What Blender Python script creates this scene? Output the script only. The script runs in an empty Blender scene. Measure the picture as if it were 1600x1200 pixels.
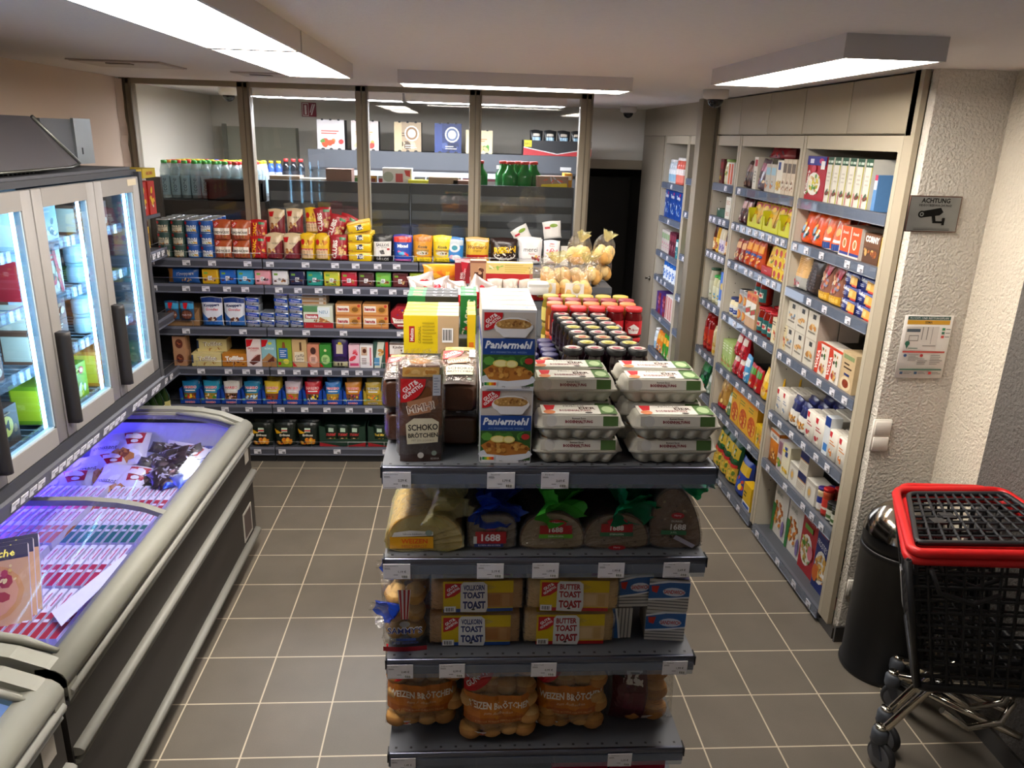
import bpy, bmesh, math, random
from mathutils import Vector, Matrix, Euler
PI=math.pi
sc=bpy.context.scene
COL=sc.collection
# ---------------- camera, world, exposure ----------------
cam=bpy.data.cameras.new('camera'); cam.lens=27.12; cam.sensor_width=36; cam.clip_start=.05
co=bpy.data.objects.new('camera',cam); COL.objects.link(co); sc.camera=co
CR=[[0.997788, -0.059526, 0.029584], [0.010001, -0.305564, -0.952119], [0.065715, 0.950309, -0.304293]]
co.matrix_world=Matrix(((CR[0][0],-CR[1][0],-CR[2][0],0),(CR[0][1],-CR[1][1],-CR[2][1],0),(CR[0][2],-CR[1][2],-CR[2][2],2.305),(0,0,0,1)))
sc.view_settings.view_transform='Standard'; sc.view_settings.look='None'; sc.view_settings.gamma=1
sc.view_settings.use_curve_mapping=False
sc.view_settings.exposure=0.88
LAMP=19.0; REAR_LAMP=42; STRIP=15.0; CHEST=30.0
w=bpy.data.worlds.new('world'); sc.world=w; w.use_nodes=True
w.node_tree.nodes['Background'].inputs[0].default_value=(.5,.5,.55,1); w.node_tree.nodes['Background'].inputs[1].default_value=.05
# ---------------- materials ----------------
def lin(h):
    if not isinstance(h,str): return tuple(h)
    r=[int(h[i:i+2],16)/255 for i in (0,2,4)]
    return tuple((c/12.92 if c<=.04045 else ((c+.055)/1.055)**2.4) for c in r)
MATS={}
def nmat(name):
    m=bpy.data.materials.new(name); m.use_nodes=True; nt=m.node_tree
    return m,nt,nt.nodes['Principled BSDF']
def attr(nt,b,rough,noise=0.0,nscale=30,bump=0.0,bscale=40,metal=0,spec=.5,coat=0,rvar=0,bdist=.004,btype='noise'):
    a=nt.nodes.new('ShaderNodeAttribute'); a.attribute_name='Col'
    src=a.outputs['Color']
    tc=nt.nodes.new('ShaderNodeTexCoord')
    if noise:
        n=nt.nodes.new('ShaderNodeTexNoise'); n.inputs['Scale'].default_value=nscale; n.inputs['Detail'].default_value=4
        nt.links.new(tc.outputs['Object'],n.inputs['Vector'])
        mr=nt.nodes.new('ShaderNodeMapRange'); mr.inputs[3].default_value=1-noise; mr.inputs[4].default_value=1+noise*.6
        nt.links.new(n.outputs[0],mr.inputs[0])
        mx=nt.nodes.new('ShaderNodeVectorMath'); mx.operation='SCALE'
        nt.links.new(src,mx.inputs[0]); nt.links.new(mr.outputs[0],mx.inputs[3]); src=mx.outputs[0]
    nt.links.new(src,b.inputs['Base Color'])
    b.inputs['Roughness'].default_value=rough; b.inputs['Metallic'].default_value=metal
    b.inputs['Specular IOR Level'].default_value=spec; b.inputs['Coat Weight'].default_value=coat; b.inputs['Coat Roughness'].default_value=.15
    if bump:
        n2=nt.nodes.new('ShaderNodeTexNoise'); n2.inputs['Scale'].default_value=bscale; n2.inputs['Detail'].default_value=3
        nt.links.new(tc.outputs['Object'],n2.inputs['Vector'])
        bp=nt.nodes.new('ShaderNodeBump'); bp.inputs['Strength'].default_value=bump; bp.inputs['Distance'].default_value=bdist
        nt.links.new(n2.outputs[0],bp.inputs['Height']); nt.links.new(bp.outputs[0],b.inputs['Normal'])
def mk(key,**k):
    m,nt,b=nmat(key); attr(nt,b,**k); MATS[key]=m
mk('carton',rough=.45,noise=.08,nscale=25)
mk('film',rough=.28,noise=.1,nscale=20,bump=.55,bscale=38,spec=.6)
mk('foil',rough=.3,noise=.1,nscale=20,bump=.7,bscale=45,metal=.55)
mk('matte',rough=.85,noise=.08,nscale=18)
mk('paint',rough=.5,noise=.04,nscale=9)
mk('metal',rough=.28,metal=1,noise=.05)
mk('galv',rough=.42,metal=.85,noise=.18,nscale=11)
mk('gloss',rough=.12,noise=.05)
mk('plastic',rough=.4,bump=.15,bscale=220,bdist=.001)
mk('pulp',rough=.95,noise=.1,nscale=120,bump=.35,bscale=260,bdist=.0015)
mk('bread',rough=.75,noise=.28,nscale=35,bump=.5,bscale=90,bdist=.003)
mk('plaster',rough=.92,bump=1.0,bscale=85,bdist=.012)
mk('ceil',rough=.95,noise=.05,nscale=60,bump=.3,bscale=160,bdist=.003)
mk('wallp',rough=.9,noise=.03,nscale=3,bump=.15,bscale=40,bdist=.003)
mk('chrome',rough=.12,metal=1)
def emis(key,col,s):
    m=bpy.data.materials.new(key); m.use_nodes=True; nt=m.node_tree; nt.nodes.remove(nt.nodes['Principled BSDF'])
    e=nt.nodes.new('ShaderNodeEmission'); e.inputs[0].default_value=(*lin(col),1); e.inputs[1].default_value=s
    nt.links.new(e.outputs[0],nt.nodes['Material Output'].inputs[0]); MATS[key]=m
emis('lamp','fff6ea',LAMP); emis('rlamp','f4f4ff',REAR_LAMP); emis('strip','a8dcff',STRIP); emis('chestled','6a5cff',CHEST); emis('chestled2','b9e8ff',CHEST*.6)
emis('coolglow','e8f0ff',1.4)
def glass(key,tint,refl,rough=.02,bump=0,ior=1.45,opac=0.0,pcol='ffffff'):
    m=bpy.data.materials.new(key); m.use_nodes=True; nt=m.node_tree; nt.nodes.remove(nt.nodes['Principled BSDF'])
    t=nt.nodes.new('ShaderNodeBsdfTransparent'); t.inputs[0].default_value=(*lin(tint),1)
    g=nt.nodes.new('ShaderNodeBsdfGlossy'); g.inputs['Roughness'].default_value=rough
    lw=nt.nodes.new('ShaderNodeLayerWeight'); lw.inputs[0].default_value=.5; fr=nt.nodes.new('ShaderNodeMath'); fr.operation='POWER'; fr.inputs[1].default_value=4.0; nt.links.new(lw.outputs['Facing'],fr.inputs[0])
    mu=nt.nodes.new('ShaderNodeMath'); mu.operation='MULTIPLY_ADD'; mu.use_clamp=True
    mu.inputs[1].default_value=.85; mu.inputs[2].default_value=.035*refl
    nt.links.new(fr.outputs[0],mu.inputs[0])
    mx=nt.nodes.new('ShaderNodeMixShader'); nt.links.new(mu.outputs[0],mx.inputs[0])
    nt.links.new(t.outputs[0],mx.inputs[1]); nt.links.new(g.outputs[0],mx.inputs[2]); out=mx.outputs[0]
    if opac:
        d=nt.nodes.new('ShaderNodeBsdfDiffuse'); d.inputs[0].default_value=(*lin(pcol),1)
        m2=nt.nodes.new('ShaderNodeMixShader'); m2.inputs[0].default_value=opac
        nt.links.new(out,m2.inputs[1]); nt.links.new(d.outputs[0],m2.inputs[2]); out=m2.outputs[0]
    if bump:
        tc=nt.nodes.new('ShaderNodeTexCoord'); n=nt.nodes.new('ShaderNodeTexNoise'); n.inputs['Scale'].default_value=22; n.inputs['Detail'].default_value=3; n.inputs['Distortion'].default_value=1.5
        nt.links.new(tc.outputs['Object'],n.inputs['Vector'])
        bp=nt.nodes.new('ShaderNodeBump'); bp.inputs['Strength'].default_value=bump; bp.inputs['Distance'].default_value=.02
        nt.links.new(n.outputs[0],bp.inputs['Height']); nt.links.new(bp.outputs[0],g.inputs['Normal']); nt.links.new(bp.outputs[0],lw.inputs['Normal'])
    nt.links.new(out,nt.nodes['Material Output'].inputs[0]); MATS[key]=m
glass('pane','f4f5f3',1.0); glass('doorglass','eef6fa',1.3); glass('lidglass','e4e8fb',1.1,rough=.07)
glass('clearfilm','faf9f6',2.4,rough=.14,bump=.9,ior=1.5,opac=.02)
glass('greenfilm','6fb268',2.2,rough=.18,bump=.9,opac=.62,pcol='4fc040'); glass('darkgreenfilm','3f8f62',2.2,rough=.18,bump=.9,opac=.62,pcol='158a5a')
glass('bluefilm','7f95dd',2.2,rough=.18,bump=.9,opac=.55,pcol='1c3fa8'); glass('yellowfilm','f2ecc4',2.4,rough=.15,bump=.9,opac=.25,pcol='e8dfa8')
glass('petclear','eef4f4',1.6,rough=.05,opac=.30,pcol='d4e0e4'); glass('acryl','e6ecf4',1.5,opac=.12,pcol='c4cfe4')
def floor_mat():
    m,nt,b=nmat('floor_tiles'); N=nt.nodes.new; L=nt.links.new
    tc=N('ShaderNodeTexCoord'); mp=N('ShaderNodeMapping'); mp.inputs['Location'].default_value=(1.1378+.303*30,-5.170+.303*40,0)
    L(tc.outputs['Object'],mp.inputs[0])
    br=N('ShaderNodeTexBrick'); br.offset=0; br.squash=1
    for k,v in (('Scale',1),('Mortar Size',.0034),('Mortar Smooth',.15),('Brick Width',.303),('Row Height',.303),('Bias',0)): br.inputs[k].default_value=v
    br.inputs['Color1'].default_value=(*lin('736b60'),1); br.inputs['Color2'].default_value=(*lin('6d665b'),1); br.inputs['Mortar'].default_value=(*lin('cfc3ab'),1)
    L(mp.outputs[0],br.inputs[0])
    n=N('ShaderNodeTexNoise'); n.inputs['Scale'].default_value=5; n.inputs['Detail'].default_value=8; L(tc.outputs['Object'],n.inputs[0])
    n2=N('ShaderNodeTexNoise'); n2.inputs['Scale'].default_value=260; L(tc.outputs['Object'],n2.inputs[0])
    mr=N('ShaderNodeMapRange'); mr.inputs[3].default_value=.82; mr.inputs[4].default_value=1.18; L(n.outputs[0],mr.inputs[0])
    mr2=N('ShaderNodeMapRange'); mr2.inputs[3].default_value=.86; mr2.inputs[4].default_value=1.14; L(n2.outputs[0],mr2.inputs[0])
    mm=N('ShaderNodeMath'); mm.operation='MULTIPLY'; L(mr.outputs[0],mm.inputs[0]); L(mr2.outputs[0],mm.inputs[1])
    vm=N('ShaderNodeVectorMath'); vm.operation='SCALE'; L(br.outputs['Color'],vm.inputs[0]); L(mm.outputs[0],vm.inputs[3])
    L(vm.outputs[0],b.inputs['Base Color']); b.inputs['Roughness'].default_value=.42
    bp=N('ShaderNodeBump'); bp.invert=True; bp.inputs['Strength'].default_value=.4; bp.inputs['Distance'].default_value=.002
    L(br.outputs['Fac'],bp.inputs['Height']); L(bp.outputs[0],b.inputs['Normal'])
    MATS['floor']=m
floor_mat()
# ---------------- mesh builder ----------------
class MB:
    def __init__(s): s.v=[]; s.f=[]; s.c=[]; s.m=[]; s.s=[]
    def face(s,ids,col,m='paint',sm=False): s.f.append(tuple(ids)); s.c.append(lin(col)); s.m.append(m); s.s.append(sm)
    def poly(s,pts,col,m='paint',sm=False):
        b=len(s.v); s.v+= [tuple(p) for p in pts]; s.face(range(b,b+len(pts)),col,m,sm); return s
    def box(s,x0,y0,z0,x1,y1,z1,col,m='paint',M=None):
        if x1<x0: x0,x1=x1,x0
        if y1<y0: y0,y1=y1,y0
        if z1<z0: z0,z1=z1,z0
        P=[(x,y,z) for z in (z0,z1) for x,y in ((x0,y0),(x1,y0),(x1,y1),(x0,y1))]
        if M: P=[tuple(M@Vector(p)) for p in P]
        b=len(s.v); s.v+=P
        for q in ((3,2,1,0),(4,5,6,7),(0,1,5,4),(1,2,6,5),(2,3,7,6),(3,0,4,7)): s.face([b+i for i in q],col,m)
        return s
    def loft(s,rings,col,m='paint',cap=True,sm=True,closed=True,M=None):
        n=len(rings[0]); b=len(s.v)
        for r in rings:
            for p in r: s.v.append(tuple(M@Vector(p)) if M else tuple(p))
        cf=col if callable(col) else (lambda i,j:col)
        for i in range(len(rings)-1):
            for j in range(n if closed else n-1):
                k=(j+1)%n
                s.face((b+i*n+j,b+i*n+k,b+(i+1)*n+k,b+(i+1)*n+j),cf(i,j),m,sm)
        if cap:
            s.face([b+j for j in reversed(range(n))],cf(0,0),m); q=b+(len(rings)-1)*n
            s.face([q+j for j in range(n)],cf(len(rings)-2,0),m)
        return s
    def rbox(s,x0,y0,z0,x1,y1,z1,r,col,m='paint',b=None,M=None,n=3,sm=True):
        b=min(r,.004) if b is None else b
        def ring(z,ins):
            P=[]; rr=max(r-ins*.5,.0005)
            for cx,cy,a0 in ((x1-ins-rr,y1-ins-rr,0),(x0+ins+rr,y1-ins-rr,90),(x0+ins+rr,y0+ins+rr,180),(x1-ins-rr,y0+ins+rr,270)):
                for k in range(n+1):
                    a=math.radians(a0+90*k/n); P.append((cx+rr*math.cos(a),cy+rr*math.sin(a),z))
            return P
        return s.loft([ring(z0,b),ring(z0+b,0),ring(z1-b,0),ring(z1,b)],col,m,sm=sm,M=M)
    def lathe(s,prof,n,col,m='paint',M=None,cap=True,a0=0,a1=360):
        full=abs(a1-a0)>=360
        nn=n if full else n+1
        R=[[(r*math.cos(math.radians(a0+(a1-a0)*k/n)),r*math.sin(math.radians(a0+(a1-a0)*k/n)),z) for k in range(nn)] for r,z in prof]
        cf=(lambda i,j:col[i]) if isinstance(col,list) else col
        return s.loft(R,cf,m,cap=cap and full,closed=full,M=M)
    def tube(s,pts,r,n,col,m='paint',closed=False,cap=True):
        P=[Vector(p) for p in pts]; rings=[]; N=len(P)
        up=None
        for i,p in enumerate(P):
            a=P[(i-1)%N] if (closed or i>0) else p; c=P[(i+1)%N] if (closed or i<N-1) else p
            t=(c-a).normalized()
            if up is None: up=Vector((0,0,1)) if abs(t.z)<.9 else Vector((1,0,0))
            x=t.cross(up).normalized(); up=x.cross(t).normalized()
            rr=r[i] if isinstance(r,(list,tuple)) else r
            rings.append([p+rr*(math.cos(2*PI*k/n)*x+math.sin(2*PI*k/n)*up) for k in range(n)])
        if closed: rings.append(rings[0])
        return s.loft(rings,col,m,cap=cap and not closed)
    def mesh(s,name):
        me=bpy.data.meshes.new(name); me.from_pydata(s.v,[],s.f)
        keys=[]
        for k in s.m:
            if k not in keys: keys.append(k)
        for k in keys: me.materials.append(MATS[k])
        ix={k:i for i,k in enumerate(keys)}
        me.polygons.foreach_set('material_index',[ix[k] for k in s.m])
        me.polygons.foreach_set('use_smooth',s.s)
        ca=me.color_attributes.new('Col','FLOAT_COLOR','CORNER'); buf=[]
        for f,c in zip(s.f,s.c): buf+= [c[0],c[1],c[2],1.0]*len(f)
        ca.data.foreach_set('color',buf)
        me.update(); return me
def rc(pts,rads,n=4):
    "polyline with rounded corners"
    return pts
# ---------------- object helpers ----------------
def props(o,label=None,cat=None,group=None,kind=None):
    if label: o['label']=label
    if cat: o['category']=cat
    if group: o['group']=group
    if kind: o['kind']=kind
    return o
def obj(name,mb,parent=None,loc=None,rot=None,label=None,**k):
    me=mb.mesh(name) if isinstance(mb,MB) else mb
    o=bpy.data.objects.new(name,me); COL.objects.link(o)
    if parent: o.parent=parent
    if loc: o.location=loc
    if rot: o.rotation_euler=rot
    return props(o,label,**k)
def struct(name,mb): return obj(name,mb,kind='structure')
def thing(name,label,cat,loc=(0,0,0),rot=(0,0,0),group=None):
    o=bpy.data.objects.new(name,None); COL.objects.link(o); o.location=loc; o.rotation_euler=rot; o.empty_display_size=.05
    return props(o,label,cat,group)
# ---------------- art on surfaces ----------------
_tc={}
def text(sv,bold=0.0,shear=0.0):
    k=(sv,bold,shear)
    if k in _tc: return _tc[k]
    cu=bpy.data.curves.new('t','FONT'); cu.body=sv; cu.resolution_u=1 if len(sv)>9 else 2; cu.offset=bold; cu.shear=shear; cu.align_x='CENTER'
    o=bpy.data.objects.new('t',cu); COL.objects.link(o)
    dg=bpy.context.evaluated_depsgraph_get(); me=bpy.data.meshes.new_from_object(o.evaluated_get(dg))
    V=[(v.co.x,v.co.y) for v in me.vertices]; F=[]
    for p in me.polygons:
        q=list(p.vertices)
        for i in range(1,len(q)-1): F.append((q[0],q[i],q[i+1]))
    bpy.data.objects.remove(o); bpy.data.curves.remove(cu); bpy.data.meshes.remove(me)
    if not V: V=[(0,0),(1,0),(0,1)]; F=[]
    xs=[a for a,_ in V]; ys=[b for _,b in V]; cx=(min(xs)+max(xs))/2; cy=(min(ys)+max(ys))/2; hh=max(max(ys)-min(ys),1e-6)
    V=[((a-cx)/hh,(b-cy)/hh) for a,b in V]; r=(V,F,(max(xs)-min(xs))/hh); _tc[k]=r; return r
def ell(cx,cy,rx,ry,n=14,a=0):
    ca,sa=math.cos(math.radians(a)),math.sin(math.radians(a)); P=[]
    for k in range(n):
        t=2*PI*k/n; x=rx*math.cos(t); y=ry*math.sin(t); P.append((cx+x*ca-y*sa,cy+x*sa+y*ca))
    return P
def tess(tri,step,out,d=0):
    a,b,c=tri
    la=math.dist(a,b); lb=math.dist(b,c); lc=math.dist(c,a); m=max(la,lb,lc)
    if m<=step or d>7: out.append(tri); return
    if m==la: q=((a[0]+b[0])/2,(a[1]+b[1])/2); tess((a,q,c),step,out,d+1); tess((q,b,c),step,out,d+1)
    elif m==lb: q=((b[0]+c[0])/2,(b[1]+c[1])/2); tess((a,b,q),step,out,d+1); tess((a,q,c),step,out,d+1)
    else: q=((c[0]+a[0])/2,(c[1]+a[1])/2); tess((a,b,q),step,out,d+1); tess((q,b,c),step,out,d+1)
def expand(ops):
    out=[]
    for o in ops:
        k=o[0]
        if k=='gg':   # red rounded quarter with two lines of white writing
            _,x,y,r,asp=o
            ry=r*asp
            out.append(('p',[(x,y),(x+r,y)]+[(x+r*math.cos(math.radians(-t)),y+ry*math.sin(math.radians(-t))) for t in range(12,79,11)]+[(x,y-ry)],'c8141e'))
            out.append(('t','GUT&',x+r*.38,y-ry*.30,ry*.20,'ffffff',dict(rot=38,b=.02)))
            out.append(('t','GÜNSTIG',x+r*.46,y-ry*.50,ry*.20,'ffffff',dict(rot=38,b=.02,fit=r*.95)))
        elif k=='gs':
            _,x,y,r,asp=o; ry=r*asp
            out.append(('p',[(x,y),(x+r,y),(x+r*.86,y-ry*.55),(x+r*.5,y-ry*.86),(x,y-ry)],'c8141e'))
            out.append(('t','GUT&',x+r*.38,y-ry*.28,ry*.2,'ffffff',dict(rot=35,b=.03))); out.append(('t','GÜNSTIG',x+r*.43,y-ry*.52,ry*.19,'ffffff',dict(rot=35,b=.03,fit=r*.85)))
        elif k=='n':
            _,x0,y0,x1,y1,n,sz,cols,seed=o[:9]; asp=o[9] if len(o)>9 else 1
            R=random.Random(seed)
            for i in range(n):
                a=sz*R.uniform(.6,1.3)
                out.append(('e',R.uniform(x0+a,x1-a),R.uniform(y0+a*asp,y1-a*asp),a,a*asp*R.uniform(.5,.9),R.choice(cols),R.uniform(0,180),7))
        elif k=='bars':
            _,x0,y0,x1,y1=o; out.append(('r',x0,y0,x1,y1,'ffffff'))
            n=9
            for i in range(n):
                a=x0+(x1-x0)*(.08+.84*i/n); out.append(('r',a,y0+(y1-y0)*.15,a+(x1-x0)*(.04+.03*(i%3==0)),y0+(y1-y0)*.9,'222222'))
        elif k=='nutri':
            _,x,y,wd,h=o; out.append(('r',x-wd*.06,y-h*.4,x+wd*1.06,y+h*1.5,'f2f2f2'))
            for i,c in enumerate(('038141','85bb2f','fecb02','ee8100','e63e11')): out.append(('r',x+wd*i/5,y,x+wd*(i+1)/5,y+h,c))
        elif k=='lines':
            _,x0,y0,x1,y1,n,col=o; R=random.Random(n+int(x0*100))
            for i in range(n):
                yy=y0+(y1-y0)*(i+.5)/n; th=(y1-y0)/n*.4; out.append(('r',x0,yy-th/2,x0+(x1-x0)*R.uniform(.6,1),yy+th/2,col))
        else: out.append(o)
    return out
def art(mb,S,w,h,ops,m='carton',step=None,o0=.0006,do=.00022,sm=False):
    ops=expand(ops)
    for i,o in enumerate(ops):
        off=o0+do*min(i,12)+ (do*.3*(i-12) if i>12 else 0); k=o[0]; col=lin('ffffff')
        tris=[]
        if k=='r':
            x0,y0,x1,y1,col=o[1:6]; P=[(x0*w,y0*h),(x1*w,y0*h),(x1*w,y1*h),(x0*w,y1*h)]
            if not step: mb.poly([S(a,b,off) for a,b in P],col,m); continue
            tris=[(P[0],P[1],P[2]),(P[0],P[2],P[3])]
        elif k=='e':
            cx,cy,rx,ry,col=o[1:6]; ang=o[6] if len(o)>6 else 0; n=o[7] if len(o)>7 else 14
            P=ell(cx*w,cy*h,rx*w,ry*h,n,ang)
            if not step: mb.poly([S(a,b,off) for a,b in P],col,m); continue
            c=(cx*w,cy*h); tris=[(c,P[j],P[(j+1)%n]) for j in range(n)]
        elif k=='p':
            pts,col=o[1:3]; P=[(a*w,b*h) for a,b in pts]
            # keep the winding anticlockwise
            A=sum(P[j][0]*P[(j+1)%len(P)][1]-P[(j+1)%len(P)][0]*P[j][1] for j in range(len(P)))
            if A<0: P=P[::-1]
            if not step: mb.poly([S(a,b,off) for a,b in P],col,m); continue
            tris=[(P[0],P[j],P[j+1]) for j in range(1,len(P)-1)]
        elif k=='t':
            sv,cx,cy,hh,col=o[1:6]; q=o[6] if len(o)>6 else {}
            V,F,asp=text(sv,q.get('b',.0),q.get('sh',0))
            H_=hh*h; sx=H_*q.get('sq',1)
            if 'fit' in q and asp*sx>q['fit']*w: sx=q['fit']*w/asp
            ca,sa=math.cos(math.radians(q.get('rot',0))),math.sin(math.radians(q.get('rot',0)))
            Q=[(cx*w+(a*sx)*ca-(b*H_)*sa,cy*h+(a*sx)*sa+(b*H_)*ca) for a,b in V]
            if not step:
                b0=len(mb.v); mb.v+=[tuple(S(a,b,off)) for a,b in Q]
                for f in F: mb.face([b0+j for j in f],col,m)
                continue
            tris=[(Q[a],Q[b],Q[c]) for a,b,c in F]
        out=[]
        for t in tris: tess(t,(step or 9)*(1.0 if k!='t' else 1.3),out)
        for t in out: mb.poly([S(a,b,off) for a,b in t],col,m)
    return mb
def plane(O,U,V,N):
    O,U,V,N=Vector(O),Vector(U),Vector(V),Vector(N)
    return lambda x,y,o: tuple(O+U*x+V*y+N*o)
# ================= ROOM =================
CZ=2.61; WL=-2.3; WR=2.16; YP=5.7; YR=8.1; YB=-1.6
BEI='a89d88'; BEID='918673'; ANT='3b3d42'; ANTL='55585f'
m=MB(); m.poly([(-3,YB-.2,0),(3.2,YB-.2,0),(3.2,9.6,0),(-3,9.6,0)],'808080','floor'); struct('floor',m)
m=MB(); m.box(-3,YB-.2,CZ,3.2,9.6,CZ+.2,'e6dfdb','ceil'); struct('ceiling',m)
m=MB(); m.box(WL-.15,YB-.1,0,WL,YP-.09,CZ,'d6c2b0','wallp'); struct('wall_left',m)
m=MB(); m.box(-2.6,YP-.09,0,-2.45,YR+.1,CZ,'d8d2c4','wallp'); m.box(-2.45,YP-.09,0,WL,YP+.04,CZ,'d8d2c4','wallp'); struct('wall_rear_left',m)
m=MB(); m.box(-2.6,YR,0,1.2,YR+.15,CZ,'cfcabe','wallp'); m.box(1.2,YR,2.03,2.6,YR+.15,CZ,'cfcabe','wallp'); struct('wall_back',m)
m=MB(); m.box(1.16,YR-.03,2.03,1.86,YR+.0,2.12,BEID); m.box(1.16,YR-.03,0,1.2,YR,2.03,BEID); struct('trim_1',m)
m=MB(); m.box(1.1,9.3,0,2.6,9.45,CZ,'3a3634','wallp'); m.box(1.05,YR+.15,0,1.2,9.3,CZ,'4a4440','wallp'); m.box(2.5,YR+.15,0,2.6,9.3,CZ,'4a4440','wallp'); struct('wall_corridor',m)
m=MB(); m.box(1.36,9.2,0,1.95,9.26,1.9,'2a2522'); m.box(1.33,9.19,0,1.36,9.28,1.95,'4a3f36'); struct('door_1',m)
m=MB(); m.box(WL-.15,YB-.2,0,WR+.2,YB,CZ,'c8c2b8','wallp'); struct('wall_front',m)
# right side: plastered end wall beside the cupboards, white strip, then grey paint
m=MB(); m.box(1.845,3.12,.0,WR+.12,3.17,CZ,'d6cfc4','plaster'); struct('wall_end',m)
m=MB(); m.box(WR,2.83,0,WR+.12,3.12,CZ,'e2d8c6','plaster'); struct('wall_right',m)
m=MB(); m.box(WR,YB-.1,0,WR+.12,2.83,1.98,'67635f','plaster'); m.box(WR,YB-.1,1.98,WR+.12,2.83,CZ,'d6cfc4','plaster'); struct('wall_right_grey',m)
m=MB(); m.box(1.83,3.108,0,WR,3.12,.085,'3f3c3a','gloss'); struct('baseboard_end',m)
m=MB(); m.box(WR-.012,YB,0,WR,3.108,.085,'3f3c3a','gloss'); struct('baseboard_right',m)
m=MB(); m.box(2.35,3.17,0,2.5,YR,CZ,'cfc8ba','wallp'); struct('wall_behind_cupboards',m)
# ---------------- lamps ----------------
def lamp(x0,y0,x1,y1,label,mat='lamp'):
    cx,cy=(x0+x1)/2,(y0+y1)/2; z0=2.545
    t=thing('ceiling_lamp',label,'ceiling lamp',(cx,cy,CZ))
    h=MB(); a,b=(x1-x0)/2,(y1-y0)/2
    H='c9c3c0'
    h.box(-a,-b,-.065,-a+.012,b,0,H); h.box(a-.012,-b,-.065,a,b,0,H); h.box(-a+.012,-b,-.065,a-.012,-b+.012,0,H); h.box(-a+.012,b-.012,-.065,a-.012,b,0,H)
    h.box(-a+.012,-b+.012,-.02,a-.012,b-.012,-.001,H)
    obj('housing',h,t)
    d=MB(); d.box(-a+.014,-b+.014,-.06,a-.014,b-.014,-.052,'ffffff',mat); obj('diffuser',d,t,label='bright white diffuser')
    return t
lamp(-.82,2.72,-.52,3.92,'long white box lamp on the ceiling above the chest freezer, farther of the pair')
lamp(-.82,1.50,-.52,2.70,'long white box lamp on the ceiling above the chest freezer, nearer of the pair')
lamp(-.33,4.13,.85,4.43,'white box lamp running crosswise on the ceiling before the glass partition')
lamp(1.06,2.28,1.36,3.50,'white box lamp on the ceiling beside the right hand cupboards')
lamp(-1.62,6.30,-.47,6.58,'left one of the two box lamps in the room behind the glass','rlamp')
lamp(-.45,6.36,.80,6.64,'right one of the two box lamps in the room behind the glass','rlamp')
# ---------------- glass partition ----------------
def post(x,wd,name='trim_2',y=YP):
    m=MB(); m.rbox(x-wd/2,y-.04,0,x+wd/2,y+.04,CZ,.004,BEID); m.box(x+wd/2-.012,y-.052,0,x+wd/2,y-.04,CZ,'6d6353'); m.box(x-.004,y-.044,0,x+.004,y-.04,CZ,'6d6353')
    return obj(name,m,kind='structure')
PX=[-2.265,-1.49,-.70,.08,.855]
for x in PX: post(x,.085)
m=MB(); m.box(WL,YP-.04,CZ-.035,.9,YP+.04,CZ,BEID); m.box(-2.45,YP-.04,0,WL+.02,YP+.04,1.0,BEID); struct('trim_3',m)
for i in range(4):
    m=MB(); m.box(PX[i]+.043,YP-.004,.9,PX[i+1]-.043,YP+.004,CZ-.035,'ffffff','pane'); obj('window_%d'%(i+1),m,kind='structure')
m=MB(); m.box(-2.3,YP-.02,0,.85,YP+.02,.9,'2d2e31'); struct('wall_partition_base',m)
m=MB(); m.rbox(1.70,5.74,0,1.84,5.86,CZ,.004,'8f8471'); m.box(1.80,5.72,0,1.85,5.88,CZ,'5e5648'); struct('trim_4',m)
# peeled plaster edge at the left post
m=MB(); R=random.Random(3); L=[]
for i in range(14):
    z=2.6-i*.06; L.append((-2.298+.02,YP-.052-.03*R.random(),z))
for i in range(13):
    a,b=L[i],L[i+1]; m.poly([(-2.298,a[1]-.05,a[2]),(-2.298,b[1]-.05,b[2]),(-2.27,b[1]-.0,b[2]),(-2.27,a[1],a[2])],'c7b3a4','wallp')
struct('trim_5',m)
# cameras
def dome(x,y,label,s=1):
    t=thing('security_camera',label,'security camera',(x,y,CZ))
    h=MB(); h.lathe([(.075*s,0),(.075*s,-.035*s),(.068*s,-.05*s),(.05*s,-.055*s)],24,'d8d2cc'); obj('housing',h,t)
    d=MB(); d.lathe([(.048*s,-.05*s),(.046*s,-.068*s),(.034*s,-.088*s),(.016*s,-.099*s),(.001,-.102*s)],20,'17171b','gloss'); obj('dome',d,t,label='dark tinted dome')
dome(1.49,4.80,'white dome camera on the ceiling beside the cupboard post')
dome(1.53,7.55,'white dome camera on the ceiling in the rear passage')
dome(-1.85,6.6,'white dome camera on the ceiling behind the left glass pane')
# ceiling hatches
def vent(x0,y0,x1,y1,label):
    m=MB(); m.box(x0,y0,CZ-.006,x1,y1,CZ-.0005,'b5a79c'); m.box(x0+.012,y0+.012,CZ-.009,x1-.012,y1-.012,CZ-.004,'c4b7ad'); m.box((x0+x1)/2-.06,y0+.06,CZ-.014,(x0+x1)/2+.06,y0+.11,CZ-.008,'8d8177')
    props(obj('ceiling_hatch',m),label,'ceiling hatch')
vent(-1.95,4.2,-1.5,4.6,'flat square hatch in the ceiling above the upright freezer doors'); vent(-1.3,4.7,-1.0,5.0,'small flat hatch in the ceiling near the second partition post')
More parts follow.
